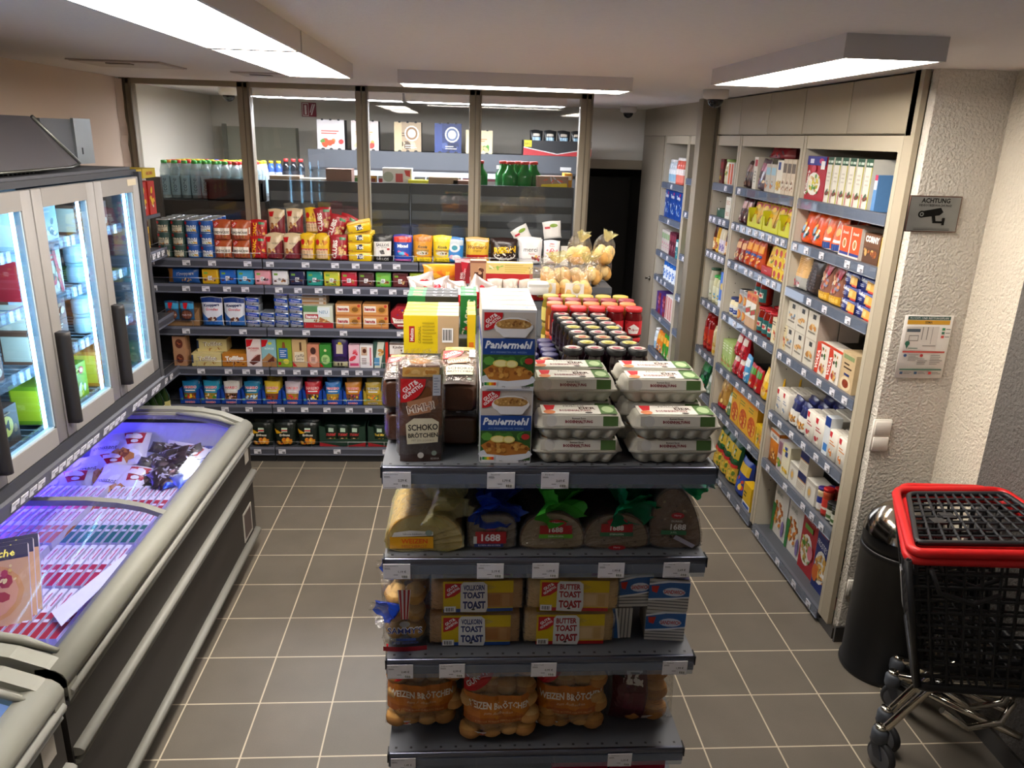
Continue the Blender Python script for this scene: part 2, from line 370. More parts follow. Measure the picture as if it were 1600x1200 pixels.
# signs on the walls
def sign_front(x0,z0,x1,z1,y,base,ops,name,label,cat,t=.003,m='carton',bev=None):
    mb=MB(); mb.rbox(x0,-t,z0,x1,0,z1,.001,base,m,b=.0006)
    S=plane((x0,-t,z0),(1,0,0),(0,0,1),(0,-1,0)); art(mb,S,x1-x0,z1-z0,ops,m)
    return props(obj(name,mb,loc=(0,y,0)),label,cat)
sign_front(1.81,1.985,2.03,2.13,3.112,'6b5047',[('r',.02,.03,.98,.97,'8b8c8c'),('t','ACHTUNG',.5,.87,.13,'0c0c0c',dict(b=.03,fit=.55)),('t','VIDEOÜBERWACHUNG!',.5,.745,.08,'0c0c0c',dict(b=.02,fit=.84)),
 ('p',[(.22,.56),(.62,.68),(.68,.56),(.62,.47),(.3,.40)],'141414'),('e',.27,.49,.07,.10,'141414'),('e',.27,.49,.04,.06,'8b8c8c'),('e',.27,.49,.02,.03,'141414'),('p',[(.46,.46),(.53,.46),(.56,.3),(.5,.3)],'141414'),('r',.5,.25,.68,.31,'141414'),('r',.68,.20,.73,.40,'141414'),('r',.15,.06,.85,.075,'3a3a3a'),('r',.15,.1,.85,.11,'5a5a5a')],'warning_sign','grey metal warning sign with a surveillance camera picture on the end wall','sign',t=.005,m='galv')
ops=[('r',.06,.93,.94,.985,'31574d'),('t','FLUCHT- UND RETTUNGSPLAN',.5,.957,.03,'f4f4f4',dict(fit=.8)),('r',.06,.86,.94,.925,'e2a92e'),('t','SEMA',.5,.892,.036,'38321e',dict(b=.02)),
 ('r',.06,.45,.74,.83,'e4ddd6'),('r',.08,.74,.36,.79,'55606a'),('r',.40,.62,.42,.82,'9a948e'),('r',.50,.62,.52,.82,'9a948e'),('r',.14,.60,.34,.61,'7c7670'),('r',.14,.68,.34,.69,'7c7670'),('r',.14,.60,.15,.69,'7c7670'),('r',.33,.60,.34,.69,'7c7670'),('r',.60,.55,.61,.82,'9a948e'),('r',.45,.52,.72,.53,'7c7670'),('e',.13,.56,.05,.04,'2f6f58'),('p',[(.1,.53),(.16,.53),(.13,.47)],'2f6f58'),('r',.16,.48,.36,.49,'2f6f58')]
for k,(y,c) in enumerate(((.79,'2f8f5a'),(.73,'2f6f58'),(.67,'c8403a'))): ops+=[('r',.80,y-.02,.86,y+.02,c),('r',.88,y-.005,.97,y+.005,'5a5a5a')]
ops+=[('r',.06,.415,.94,.44,'c94336'),('e',.13,.37,.035,.024,'2b4f86'),('e',.47,.37,.035,.024,'c03030'),('lines',.2,.28,.42,.39,5,'77716b'),('lines',.4,.22,.62,.33,4,'8a847e'),('lines',.66,.22,.92,.39,6,'9a948e'),('r',.06,.135,.94,.155,'2f6f58'),('r',.08,.07,.14,.11,'3a5a7a'),('r',.38,.07,.44,.11,'3a5a7a'),('r',.68,.07,.74,.11,'c03030'),('lines',.16,.07,.35,.11,2,'8a847e'),('lines',.46,.07,.65,.11,2,'8a847e'),('lines',.76,.07,.95,.11,2,'8a847e')]
sign_front(1.885,1.355,2.10,1.635,3.112,'efeae4',ops,'escape_plan','laminated escape route plan with green and yellow header on the end wall','sign',m='carton')
ops=[('r',.06,.05,.48,.95,'e8d8d8'),('r',.1,.1,.44,.9,'8b1c34'),('r',.2,.15,.34,.72,'f0e0e0'),('e',.27,.75,.08,.08,'f0e0e0'),('p',[(.6,.1),(.7,.12),(.95,.9),(.85,.9)],'e8d8d8'),('p',[(.55,.3),(.62,.3),(.8,.9),(.72,.9)],'e8d8d8')]
sign_front(-1.58,2.44,-1.44,2.57,YR-.004,'8b1c34',ops,'extinguisher_sign','dark red fire extinguisher sign on the wall behind the glass','sign')
# light switches and sockets
def plate(x0,z0,x1,z1,label,n=2,sock=False):
    t=thing('wall_switch' if not sock else 'wall_socket',label,'switch' if not sock else 'socket',((x0+x1)/2,3.118,z0))
    w=(x1-x0)/2; h=z1-z0
    a=MB(); a.rbox(-w,-.012,0,w,.0,h,.002,'e3ddd3'); obj('frame',a,t)
    for i in range(n):
        b=MB(); zz=h*i/n
        if sock:
            b.rbox(-w+.006,-.016,zz+.006,w-.006,-.012,zz+h/n-.006,.002,'ddd6cb'); b.lathe([(.02,0),(.02,-.012),(.001,-.012)][::-1],20,'b8b0a4',M=Matrix.Translation((0,-.017,zz+h/n/2))@Matrix.Rotation(PI/2,4,'X')); b.box(-.009,-.0185,zz+h/n/2-.002,-.005,-.0165,zz+h/n/2+.002,'222222'); b.box(.005,-.0185,zz+h/n/2-.002,.009,-.0165,zz+h/n/2+.002,'222222')
            obj('socket_insert',b,t)
        else:
            b.rbox(-w+.006,-.018,zz+.006,w-.006,-.012,zz+h/n-.006,.002,'ece6dc'); obj('rocker',b,t)
plate(1.832,1.01,1.915,1.16,'white double light switch on the end wall beside the cupboard')
plate(1.85,.26,1.93,.345,'white wall socket low on the end wall behind the bin',1,True)

# ================= RIGHT CUPBOARDS =================
XC=1.82; DP=.50
SH=[.07,.515,.82,1.19,1.555,1.805,2.035]
def tag_mb(w_=.05,h_=.034,ops=None):
    a=MB(); a.box(-w_/2,-.002,-h_/2,w_/2,0,h_/2,'e3e2ea','carton')
    S=plane((-w_/2,-.002,-h_/2),(1,0,0),(0,0,1),(0,-1,0))
    art(a,S,w_,h_,ops or [('lines',.06,.62,.6,.92,2,'77777f'),('r',.5,.3,.92,.48,'4a4a52'),('r',.55,.08,.92,.22,'2a2a30')],'carton'); return a.mesh('price_tag')
TAG=tag_mb()
ntag=[0]
def cup(y0,y1,shelves,tagp,label,loc_x=XC,full=True):
    "open cupboard unit between y0 (near) and y1 (far)"
    t=thing('shelf_cupboard',label,'cupboard',(loc_x,(y0+y1)/2,0)); a=(y1-y0)/2
    C=MB(); I='cfc8b8'
    st=.028
    for s in (-1,1):
        C.box(0,s*a-(st/2 if s>0 else -st/2)-st/2,.06,DP,s*a-(st/2 if s>0 else -st/2)+st/2,2.36,I)
        C.box(-.004,s*a-(st if s>0 else 0),.06,0,s*a+(0 if s>0 else st),2.36,'b5ab96')
        for z in [k*.064+.3 for k in range(30)]:
            for xx in (.06,.4): C.box(xx,(s*(a-st)) - (.0006 if s>0 else -.0006),z,xx+.006,s*(a-st)+(0),z+.006,'3a362f')
    C.box(DP-.012,-a,.06,DP,a,2.36,I); C.box(0,-a,2.295,DP,a,2.36,'b5ab96'); C.box(.03,-a,0,DP,a,.06,'2c2a29')
    obj('carcass',C,t)
    for i,z in enumerate(shelves):
        S=MB(); S.box(.012,-a+st,z-.022,DP-.015,a-st,z-.002,'4b4e54'); s=obj('shelf',S,t)
        Rl=MB(); Rl.box(-.006,-a+st,z-.046,.012,a-st,z+.004,'5a5d66'); Rl.box(-.011,-a+st,z-.046,-.008,a-st,z+.0,'aeb2bd','acryl'); Rl.box(-.012,-a+st,z-.048,-.0,a-st,z-.045,'8a8d96'); obj('price_rail',Rl,s)
        for f in tagp[i%len(tagp)]:
            obj('price_tag',TAG,s,loc=(-.0125,a-st-(2*a-2*st)*f,z-.022),rot=(0,0,-PI/2))
    return t
def updoor(y0,y1,label):
    t=thing('overhead_cabinet',label,'cabinet',(XC,(y0+y1)/2,2.365)); a=(y1-y0)/2-.003
    b=MB(); b.box(.022,-a,0,DP,a,.24,'b5ab96'); obj('body',b,t)
    d=MB(); d.rbox(0,-a,.004,.02,a,.236,.001,'b0a58f'); obj('door',d,t)
TP=[[.06,.2,.36,.62,.74,.86],[.08,.3,.5,.72,.9],[.05,.25,.45,.6,.8,.93]]
cup(3.245,4.215,SH,[[.1,.45,.7,.9],[.12,.4,.66,.78,.9],[.05,.2,.38,.55,.72,.86],[.06,.2,.42,.62,.78,.92],[.35,.55,.82],[.06,.22,.42,.72,.86],[]],'beige open cupboard unit nearest the white end wall')
cup(4.225,5.215,SH,[[.05,.2,.4,.6,.8],[.1,.25,.4,.6,.85],[.15,.3,.5,.62,.75,.9],[.08,.3,.5,.62,.72,.88],[.05,.2,.4,.5,.66,.8,.9],[.04,.14,.26,.38,.5,.62,.74,.86,.95],[.08]],'beige open cupboard unit, second from the white end wall')
cup(5.225,5.72,SH,[[.2,.5,.8],[.2,.6],[.3,.6,.85],[.2,.5,.8],[.15,.35,.55,.75,.92],[.1,.3,.6,.8],[.7]],'narrow beige open cupboard unit beside the partition post')
ylab=['first','second','third','fourth','fifth']
for i,(a,b) in enumerate(((3.24,3.765),(3.765,4.28),(4.28,4.78),(4.78,5.28),(5.28,5.74))): updoor(a,b,'flat beige overhead cabinet above the shelves, %s from the white end wall'%ylab[i])
m=MB(); m.box(XC-.004,3.17,.06,XC+.02,3.243,CZ,'a89d88'); m.box(XC-.004,3.2,2.36,XC+.0,3.24,CZ,'6b6252'); struct('trim_6',m)
m=MB(); m.box(XC+.01,3.135,0,XC+.03,5.74,.06,'37332f','gloss'); struct('baseboard_cupboards',m)
# rear niche
cup(5.90,6.42,[.07,.42,.78,1.08,1.42,1.77,2.03],[[.3,.6],[.2,.5,.8],[.5],[.3,.6]],'narrow beige cupboard unit just behind the partition post')
cup(6.43,7.20,[.07,.42,.78,1.12,1.35,1.66,1.96],[[.3,.6],[.5],[.5],[.2,.4,.6]],'beige cupboard unit with hygiene goods behind the partition post')
m=MB(); m.rbox(XC-.01,7.22,.02,XC+.02,8.05,2.36,.003,'8f8574'); struct('door_2',m)
m=MB(); m.lathe([(.02,0),(.02,.01),(.008,.014),(.008,.04),(.016,.045)],16,'5a564e','metal',M=Matrix.Translation((XC-.01,7.32,1.05))@Matrix.Rotation(-PI/2,4,'Y')); h=obj('door_handle',m,kind='structure'); h.parent=bpy.data.objects['door_2']
m=MB(); m.box(XC-.005,5.88,2.362,XC+.03,8.08,CZ,'9b907d'); m.box(XC-.004,5.88,.0,XC+.02,5.9,2.36,'9b907d'); struct('trim_7',m)
# ================= RACKS =================
DK='2f3136'
def rack(x0,x1,yf,dp,tops,tags,label,zt=1.5,rail='4a4c57',base=.11,name='shelf_rack',cat='shelf rack',backz=None,side=True,guard=True,M=None,rh=.052):
    W=x1-x0; t=thing(name,label,cat,((x0+x1)/2,yf,0)); a=W/2
    if M: t.matrix_world=M
    b=MB(); bz=backz or zt
    b.box(-a,dp,0,a,dp+.03,bz,DK)
    for k in range(int(bz/.12)): b.box(-a+.01,dp-.004,k*.12+.01,a-.01,dp,k*.12+.10,'383b40')
    if backz is None and not guard:
        for k in range(int(zt/.12)): b.box(-a+.01,dp+.03,k*.12+.01,a-.01,dp+.036,k*.12+.075,'565a61'); 
    obj('back_panel',b,t)
    for s in (-1,1):
        u=MB(); u.box(s*a-.012 if s>0 else -a,dp-.035,0,a if s>0 else -a+.012,dp,bz,'26282c')
        for k in range(int(bz/.05)): u.box((s*(a-.006))-.002,dp-.0365,k*.05+.02,(s*(a-.006))+.002,dp-.035,k*.05+.035,'d0d2d6')
        obj('upright',u,t)
    p=MB(); p.box(-a+.002,.02,0,a-.002,dp,base-.03,'1c1d20'); p.box(-a+.002,.012,.0,a-.002,.02,base-.045,'25262a'); obj('plinth',p,t)
    for i,z in enumerate(tops):
        s=MB(); s.box(-a+.003,.0,z-.028,a-.003,dp-.005,z,'44474e'); 
        for k in range(int(W/.05)): s.box(-a+.03+k*.05,.018,z,-a+.036+k*.05,.024,z+.0006,'0c0c0e')
        so=obj('shelf',s,t)
        r=MB(); r.box(-a+.003,-.014,z-rh+.002,a-.003,0,z+.004,rail); r.box(-a+.003,-.018,z-.012,a-.003,-.014,z+.006,'6d7080','paint'); r.box(-a+.003,-.019,z-rh-.003,a-.003,-.0135,z-rh+.006,'6d7080'); obj('price_rail',r,so)
        if guard and i<len(tops):
            g=MB(); zz=z+.045
            g.tube([(-a+.01,-.006,z),(-a+.01,-.006,zz),(a-.01,-.006,zz),(a-.01,-.006,z)],.0016,5,'c4c4c8','metal')
            for k in range(1,4): g.tube([(-a+W*k/4,-.006,z),(-a+W*k/4,-.006,zz)],.0014,4,'c4c4c8','metal')
            obj('wire_guard',g,so)
        for f in tags[i]: obj('price_tag',TAG,so,loc=(-a+.03+f*(W-.06),-.020,z-rh/2+.001),rot=(0,0,0))
    return t
BT=[.115,.437,.717,1.003,1.298,1.472]
rack(-2.33,-1.34,5.28,.36,BT,[[.9],[.5,.68,.86],[.32,.53,.73,.86,.96],[.22,.45,.86],[.25,.48,.62,.77,.9],[.25,.5,.68,.93]],'left module of the dark back wall sweets rack')
rack(-1.338,-.297,5.28,.36,BT,[[.02,.42,.78],[.03,.2,.36,.52,.66,.8,.95],[.05,.16,.28,.38,.5,.6,.72,.83],[.05,.24,.5,.9],[.07,.2,.34,.48,.6,.72,.85,.95],[.02,.26,.46,.6,.75,.88]],'middle module of the dark back wall sweets rack')
rack(-.295,.80,5.28,.36,BT,[[.3],[.1,.4,.7],[.1,.3,.5],[.1,.4],[.2,.4,.6],[.06,.2,.35,.55,.7]],'right module of the dark back wall sweets rack')
# corner rack along the left wall
Mw=Matrix.Translation((-1.93,4.66,0))@Matrix.Rotation(PI/2,4,'Z')
rack(-.5,.5,0,.34,[.115,.42,.76,1.13,1.56],[[.6],[.5,.7],[.55,.65,.75,.85],[.5],[.7,.78,.86,.94]],'dark corner rack on the left wall behind the upright freezer',zt=2.0,backz=2.0,name='corner_rack',M=Mw)
# ---------------- gondola with its end ----------------
GT=thing('gondola_shelf','free standing dark grey gondola shelf in the middle of the shop','gondola',(.27,2.1,0))
def gp(n,mb,par=None,**k): return obj(n,mb,par or GT,**k)
GX=.5; EZ=[1.376,1.072,.708,.338]
b=MB(); b.box(-GX+.02,.40,0,GX-.02,.44,1.40,'26282c'); gp('end_panel',b)
for s in (-1,1):
    u=MB(); u.box(s*(GX-.05)-.015,.36,0,s*(GX-.05)+.015,.40,1.40,'1d1e21')
    for k in range(26): u.box(s*(GX-.05)-.003,.3585,.05+k*.05,s*(GX-.05)+.003,.36,.066+k*.05,'c8cacf')
    gp('upright',u)
tg=[[.045,.35,.51],[.04,.325,.495,.70,.905],[.045,.21,.505,.935],[.05,.78]]
pr_=[['2,29 €','1,79 €','2,69 €'],['1,19 €','2,19 €','1,09 €','1,99 €','2,69 €'],['3,49 €','0,99 €','0,99 €','1,99 €'],['1,49 €','2,29 €']]
nm_=[['Schokobrötchen','Paniermehl','Eier Boden'],['Weizenmischbrot','Harry Kornbrot','Harry 1688','Harry 1688','Harry 1688'],['Burger Buns','Vollkorn Toast','Butter Toast','Sandwich'],['Weizenbrötchen','Kürbiskern']]
for i,z in enumerate(EZ+[.14]):
    s=MB(); s.box(-GX,.0,z-.03,GX,.40,z,'5a5d64')
    for k in range(20): s.box(-GX+.02+k*.05,.012,z,-GX+.028+k*.05,.02,z+.0006,'0c0c0e')
    so=gp('shelf',s)
    r=MB(); r.rbox(-GX,-.016,z-.022,GX,0,z+.004,.004,'6c7080','metal'); r.box(-GX,-.012,z-.052,GX,-.004,z-.02,'4a4f60'); r.box(-GX-.003,-.018,z-.03,-GX,.02,z+.004,'15161a'); r.box(GX,-.018,z-.03,GX+.003,.02,z+.004,'15161a')
    obj('price_rail',r,so)
    r=MB(); r.box(-GX+.004,-.019,z-.062,GX-.004,-.0165,z-.018,'aab0c4','acryl'); obj('clear_strip',r,so)
    if i<4:
        for f,pc,nm in zip(tg[i],pr_[i],nm_[i]):
            ops=[('t',nm,.30,.88,.08,'2a2a33',dict(fit=.5)),('lines',.05,.66,.35,.78,2,'55555f'),('t',pc,.70,.50,.17,'22222a',dict(b=.01)),('lines',.38,.26,.62,.34,1,'44444c'),('bars',.66,.08,.94,.3),('lines',.05,.06,.5,.12,1,'66666f')]
            obj('price_tag',tag_mb(.082,.052,ops),so,loc=(-GX+f*2*GX,-.0205,z-.036))
# long part behind the end
b=MB(); b.box(-.02,.44,0,.02,1.95,1.38,'2b2d31'); gp('middle_panel',b)
b=MB(); b.box(-GX+.04,.45,1.355,GX-.04,1.95,1.385,'44474e'); b.box(-GX+.04,.44,1.385,-GX+.05,1.95,1.405,'55585f'); gp('top_shelf',b)
for z in (.16,.5,.8,1.1):
    for s in (-1,1):
        b=MB(); b.box(s*.02,.45,z-.025,s*(GX-.06),1.95,z,'44474e'); b.box(s*(GX-.06),.45,z-.05,s*(GX-.045),1.95,z+.004,'5a5d66'); gp('side_shelf',b)
b=MB(); b.box(-GX+.06,.44,0,GX-.06,1.95,.12,'1c1d20'); gp('plinth',b)
b=MB(); b.box(.52,.60,1.36,.535,.68,1.47,'1a1b1e'); b.box(.535,.60,1.36,.60,.61,1.375,'1a1b1e'); b.box(.535,.67,1.36,.60,.68,1.375,'1a1b1e'); b.box(.59,.60,1.36,.60,.68,1.47,'1a1b1e'); gp('hanging_basket',b)
b=MB(); b.box(-.335+.0,.445,1.386,-.33,.9,1.45,'b5b7bc','metal'); gp('divider',b)
# =============== chest freezers ===============
def profile(off=0):
    P=[(-1.150,.722),(-1.152,.748),(-1.168,.770),(-1.205,.790),(-1.30,.828),(-1.40,.848),(-1.52,.858),(-1.66,.858),(-1.85,.856),(-2.06,.852)]
    return [(x,z-off) for x,z in P]
def chest(y0,y1,label,led,inside,z0=0):
    cx,cy=-1.62,(y0+y1)/2
    t=thing('chest_freezer',label,'chest freezer',(cx,cy,z0)); a=(y1-y0)/2
    def X(x): return x-cx
    b=MB(); b.box(X(-2.12),-a,0.06,X(-2.06),a,.84,'55565c'); b.box(X(-1.235),-a+.004,.06,X(-1.172),a-.004,.735,'37322f'); b.box(X(-2.06),-a+.004,.06,X(-1.235),-a+.05,.78,'37322f'); b.box(X(-2.06),a-.05,.06,X(-1.235),a-.004,.78,'37322f')
    b.box(X(-2.10),-a+.02,.0,X(-1.2),a-.02,.06,'1a1a1c'); obj('body',b,t)
    i=MB(); LV='dcdcf2'
    i.box(X(-2.06),-a+.05,.28,X(-1.245),a-.05,.30,LV); i.box(X(-2.06),-a+.05,.3,X(-2.05),a-.05,.84,LV); i.box(X(-1.248),-a+.05,.3,X(-1.24),a-.05,.74,LV)
    i.box(X(-2.05),-a+.05,.3,X(-1.248),-a+.058,.78,LV); i.box(X(-2.05),a-.058,.3,X(-1.248),a-.05,.78,LV); obj('liner',i,t)
    for z,r in ((.695,.017),(.655,.009),(.475,.017),(.437,.009),(.115,.017),(.078,.009)):
        m=MB(); m.rbox(X(-1.172),-a+.012,z-r,X(-1.172)+r*1.9,a-.012,z+r,r*.8,'b4b3a8',b=.004)
        m2=MB(); m2.loft([[(X(-1.172)+ (r*1.9 if 1 else 0)*math.cos(q)*1.0, yy, z+r*math.sin(q)) for q in [math.radians(k) for k in (-90,-50,-15,15,50,90)]] for yy in (-a+.012,a-.012)],'96958d','paint')
        obj('bumper_rail',m2,t)
    rim=MB(); RC='8f8e83'
    rim.loft([[(X(x),yy,z) for x,z in ((-1.245,.735),(-1.172,.715),(-1.150,.722),(-1.148,.745),(-1.158,.765),(-1.178,.780),(-1.205,.786),(-1.235,.782))] for yy in (-a,a)],RC); obj('front_rim',rim,t)
    for s in (-1,1):
        e=MB(); Pq=profile(); inn=[(x,z-.05) for x,z in Pq[::-1]]
        ring=Pq+inn
        y_a,y_b=(s*a,s*(a-.055))
        e.loft([[(X(x),min(y_a,y_b),z) for x,z in ring],[(X(x),max(y_a,y_b),z) for x,z in ring]],RC,sm=False); 
        e.loft([[(X(x),s*(a-.075)-.004,z-.012) for x,z in Pq[2:]+[(x,z-.03) for x,z in Pq[2:][::-1]]],[(X(x),s*(a-.075)+.004,z-.012) for x,z in Pq[2:]+[(x,z-.03) for x,z in Pq[2:][::-1]]]],'9a988c',sm=False)
        obj('end_frame',e,t)
    # sliding curved lids
    for k,(ya,yb,dz) in enumerate(((-a+.06,-.045,-.012),(-.06,a-.06,-.022))):
        g=MB(); Pq=[(x,z+dz) for x,z in profile()[2:]]
        g.loft([[(X(x),ya+.03,z) for x,z in Pq],[(X(x),yb-.03,z) for x,z in Pq]],'ffffff','lidglass',cap=False,closed=False)
        L=obj('glass_lid',g,t)
        for yy in (ya,yb-.03):
            f=MB()
            ring=Pq+[(x,z-.022) for x,z in Pq[::-1]]
            f.loft([[(X(x),yy,z) for x,z in ring],[(X(x),yy+.035,z) for x,z in ring]],'84837a',sm=False); obj('lid_frame',f,L)
        h=MB(); yy=ya+.02 if k==0 else yb-.03
        pts=[(X(x),yy,z+.012) for x,z in Pq[1:5]]; h.tube(pts,[.007,.015,.015,.007],8,'8d8c82'); obj('lid_handle',h,L)
    le=MB(); le.box(X(-2.045),-a+.08,.80,X(-2.025),a-.08,.812,'ffffff',led); obj('light_strip',le,t)
    # wire basket walls
    wb=MB(); n=int((2*a-.1)/.06)
    for k in range(n+1):
        yy=-a+.06+k*.06; wb.tube([(X(-2.035),yy,.32),(X(-2.035),yy,.76)],.0022,4,'e0e0f0','metal',cap=False)
    for z in (.4,.48,.56,.64,.72,.76): wb.tube([(X(-2.033),-a+.06,z),(X(-2.033),a-.06,z)],.0022,4,'e0e0f0','metal',cap=False)
    for xx in [ -2.0+.07*q for q in range(11)]:
        wb.tube([(X(xx),a-.075,.32),(X(xx),a-.075,.66)],.0022,4,'e0e0f0','metal',cap=False)
    obj('wire_basket',wb,t)
    tg_=MB(); tg_.box(X(-2.028),-a+.1,.60,X(-2.026),a-.5,.64,'b83a68'); obj('price_strip',tg_,t)
    st=MB(); st.box(X(-1.172),a-.24,.15,X(-1.169),a-.08,.32,'c8c4bc'); st.box(X(-1.169),a-.225,.165,X(-1.1685),a-.095,.305,'5a4c48'); 
    for k in range(5): st.box(X(-1.172),a-.2,.085+k*.011,X(-1.1695),a-.06,.09+k*.011,'1c1a19')
    obj('control_panel',st,t)
    lb=MB(); lb.box(X(-1.172),a-.12,.56,X(-1.170),a-.05,.63,'c9c2b8'); obj('type_plate',lb,t)
    return t
chest(1.968,4.07,'long chest freezer with brown front and curved glass lids under the upright doors','chestled',None)
chest(-.15,1.945,'nearer chest freezer cut off at the left bottom corner','chestled2',None,-.012)
# =============== upright freezer with glass doors ===============
UF=thing('upright_freezer','upright freezer with grey glass doors mounted above the long chest freezer','upright freezer',(-1.9,3.02,1.0))
def uf(n,mb,par=None,**k): return obj(n,mb,par or UF,**k)
ux=lambda x:x+1.9
uy=lambda y:y-3.02
b=MB(); FD='3c3d42'
b.box(ux(-2.27),uy(1.99),-.9,ux(-2.20),uy(4.07),1.09,FD); b.box(ux(-2.2),uy(1.99),1.075,ux(-1.62),uy(4.07),1.10,FD); b.box(ux(-2.2),uy(1.99),.03,ux(-1.62),uy(4.06),.075,FD)
b.box(ux(-2.2),uy(4.035),.0,ux(-1.595),uy(4.07),1.09,FD); b.box(ux(-2.2),uy(1.99),.0,ux(-1.6),uy(2.015),1.09,FD)
b.box(ux(-2.2),uy(2.02),.075,ux(-2.19),uy(4.03),1.075,'aab4c0'); b.box(ux(-1.66),uy(1.99),.03,ux(-1.598),uy(4.07),.078,FD); uf('cabinet_body',b)
b=MB(); b.loft([[(ux(-1.60),yy,.035),(ux(-1.585),yy,.028),(ux(-1.60),yy,-.035),(ux(-1.62),yy,-.03)] for yy in (uy(1.99),uy(4.06))],'55565e',sm=False); s=uf('price_rail',b)
for k,yy in enumerate((2.60,2.66,2.72,2.78,2.88,2.94,3.0,3.06,3.12,3.18,3.24,3.34,3.40,3.46,3.52,3.66,3.72,3.78,3.9,3.96)):
    obj('price_tag',TAG,s,loc=(ux(-1.5905),uy(yy),-.003),rot=(math.radians(14),0,PI/2))
b=MB(); b.box(ux(-2.2),uy(2.0),1.10,ux(-1.64),uy(4.05),1.112,'4c4d53')
for k in range(40): b.box(ux(-1.9),uy(2.1)+k*.03,1.112,ux(-1.7),uy(2.1)+k*.03+.012,1.122,'1c1d20')
uf('top_grille',b)
DY=[2.015,2.525,3.04,3.552,4.033]
for i in range(4):
    y0,y1=uy(DY[i])+.004,uy(DY[i+1])-.004; z0,z1=.083,1.068
    f=MB(); fw=.07; xa,xb=ux(-1.625),ux(-1.60); G='8f8b88'
    f.rbox(xa,y0,z0,xb,y0+fw,z1,.003,G); f.rbox(xa,y1-fw,z0,xb,y1,z1,.003,G); f.box(xa,y0+fw,z0,xb,y1-fw,z0+fw,G); f.box(xa,y0+fw,z1-fw,xb,y1-fw,z1,G)
    for a_,b_ in ((y0+fw,y0+fw+.008),(y1-fw-.008,y1-fw)): f.box(xa-.004,a_,z0+fw,xb-.006,b_,z1-fw,'b9d0e2')
    f.box(xa-.004,y0+fw,z0+fw,xb-.006,y1-fw,z0+fw+.008,'b9d0e2')
    d=uf('door',f)
    g=MB(); g.box(ux(-1.612),y0+fw,z0+fw,ux(-1.608),y1-fw,z1-fw,'ffffff','doorglass'); obj('glass_pane',g,d)
    h=MB(); hy=y0+.03
    h.loft([[(ux(-1.60)+p[0],hy+p[1],z) for p in ((0,-.02),(.04,-.018),(.048,-.006),(.048,.006),(.04,.018),(0,.02))] for z in (.14,.16,.50,.52)],'2c2929'); obj('handle',h,d)
for i in range(5):
    y=uy(DY[i]); l=MB(); l.box(ux(-1.66),y-.016,.12,ux(-1.635),y+.016,1.03,'9fb4c6')
    if i>0: l.box(ux(-1.675),y-.028,.13,ux(-1.665),y-.018,1.03,'ffffff','strip')
    if i<4: l.box(ux(-1.675),y+.018,.13,ux(-1.665),y+.028,1.03,'ffffff','strip')
    uf('light_strip',l)
for z in (.10,.36,.60,.82):
    s=MB()
    for k in range(33): yy=uy(2.03)+k*.0615; s.tube([(ux(-2.18),yy,z),(ux(-1.72),yy,z)],.003,4,'8f9aa5',cap=False)
    s.tube([(ux(-1.72),uy(2.02),z),(ux(-1.72),uy(4.03),z)],.004,5,'8f9aa5'); so=uf('wire_shelf',s)
    r=MB(); r.box(ux(-1.716),uy(2.03),z-.02,ux(-1.70),uy(4.02),z+.022,'bcd6ec','acryl'); obj('price_rail',r,so)
b=MB(); b.box(ux(-1.5995),uy(3.90),1.03,ux(-1.5985),uy(4.0),1.06,'cfc2a8'); uf('sticker',b)
# =============== sheet metal duct above ===============
t=thing('air_duct','grey sheet metal air duct on the left wall above the upright freezer','air duct',(-2.0,3.6,2.13))
b=MB(); b.box(-.29,-.02,0,.20,.42,.195,'5a5d63'); b.box(.20,.25,-.004,.212,.42,.2,'a4aaac','galv'); b.box(.208,.30,.04,.214,.31,.07,'111111'); obj('duct_box',b,t)
b=MB(); b.poly([(.12,-.02,.195),(.12,.25,.195),(.20,.25,-.002),(.20,.0,-.002)],'4b4e55'); obj('inner_panel',b,t)
b=MB(); P=[(.22,-1.7,.20),(.22,-.14,.20),(.30,.06,.01),(.34,-.1,-.004),(.36,-1.7,-.006)]
b.poly(P,'4b484c'); b.poly([(x-.012,y,z-.003) for x,y,z in P][::-1],'3a3a3e'); obj('front_flap',b,t)
b=MB(); b.tube([(.365,-1.7,-.002),(.345,-.1,.0),(.30,.06,.006)],.006,6,'8d9088','metal'); b.tube([(.305,.06,.01),(.225,-.13,.2)],.008,6,'9a9d98','galv'); obj('edge_strip',b,t)
# =============== furniture behind the glass ===============
rack(-1.44,-.40,6.02,.30,[1.93,1.6],[[],[]],'dark slatted rack seen from behind through the second and third glass panes',zt=1.955,guard=False,M=Matrix.Translation((-.92,6.32,0))@Matrix.Rotation(PI,4,'Z'))
rack(-.395,.84,6.02,.30,[1.93,1.6],[[],[]],'dark slatted rack seen from behind through the right hand glass pane',zt=1.955,guard=False,M=Matrix.Translation((.222,6.32,0))@Matrix.Rotation(PI,4,'Z'))
t=thing('refrigerated_display','long dark refrigerated wall display lit from inside behind the glass','refrigerated display',(-.05,7.7,0))
b=MB(); b.box(-1.33,.35,0,1.08,.38,2.15,'55585e'); b.box(-1.33,-.42,0,-1.30,.38,2.15,'4a4d52'); b.box(1.05,-.42,0,1.08,.38,2.15,'4a4d52'); b.box(-1.30,-.42,2.12,1.05,.36,2.15,'4a4d52'); b.box(-1.30,-.42,0,1.05,.35,.35,'3a3c40'); obj('cabinet_body',b,t)
b=MB(); b.box(-1.33,-.45,2.0,1.08,-.42,2.155,'50545b'); b.box(-1.33,-.46,1.985,1.08,-.40,2.005,'33353a'); b.box(.35,-.455,2.03,.45,-.45,2.06,'d8d6c0'); b.box(.93,-.455,2.03,1.03,-.45,2.06,'c8c8c8'); obj('canopy',b,t)
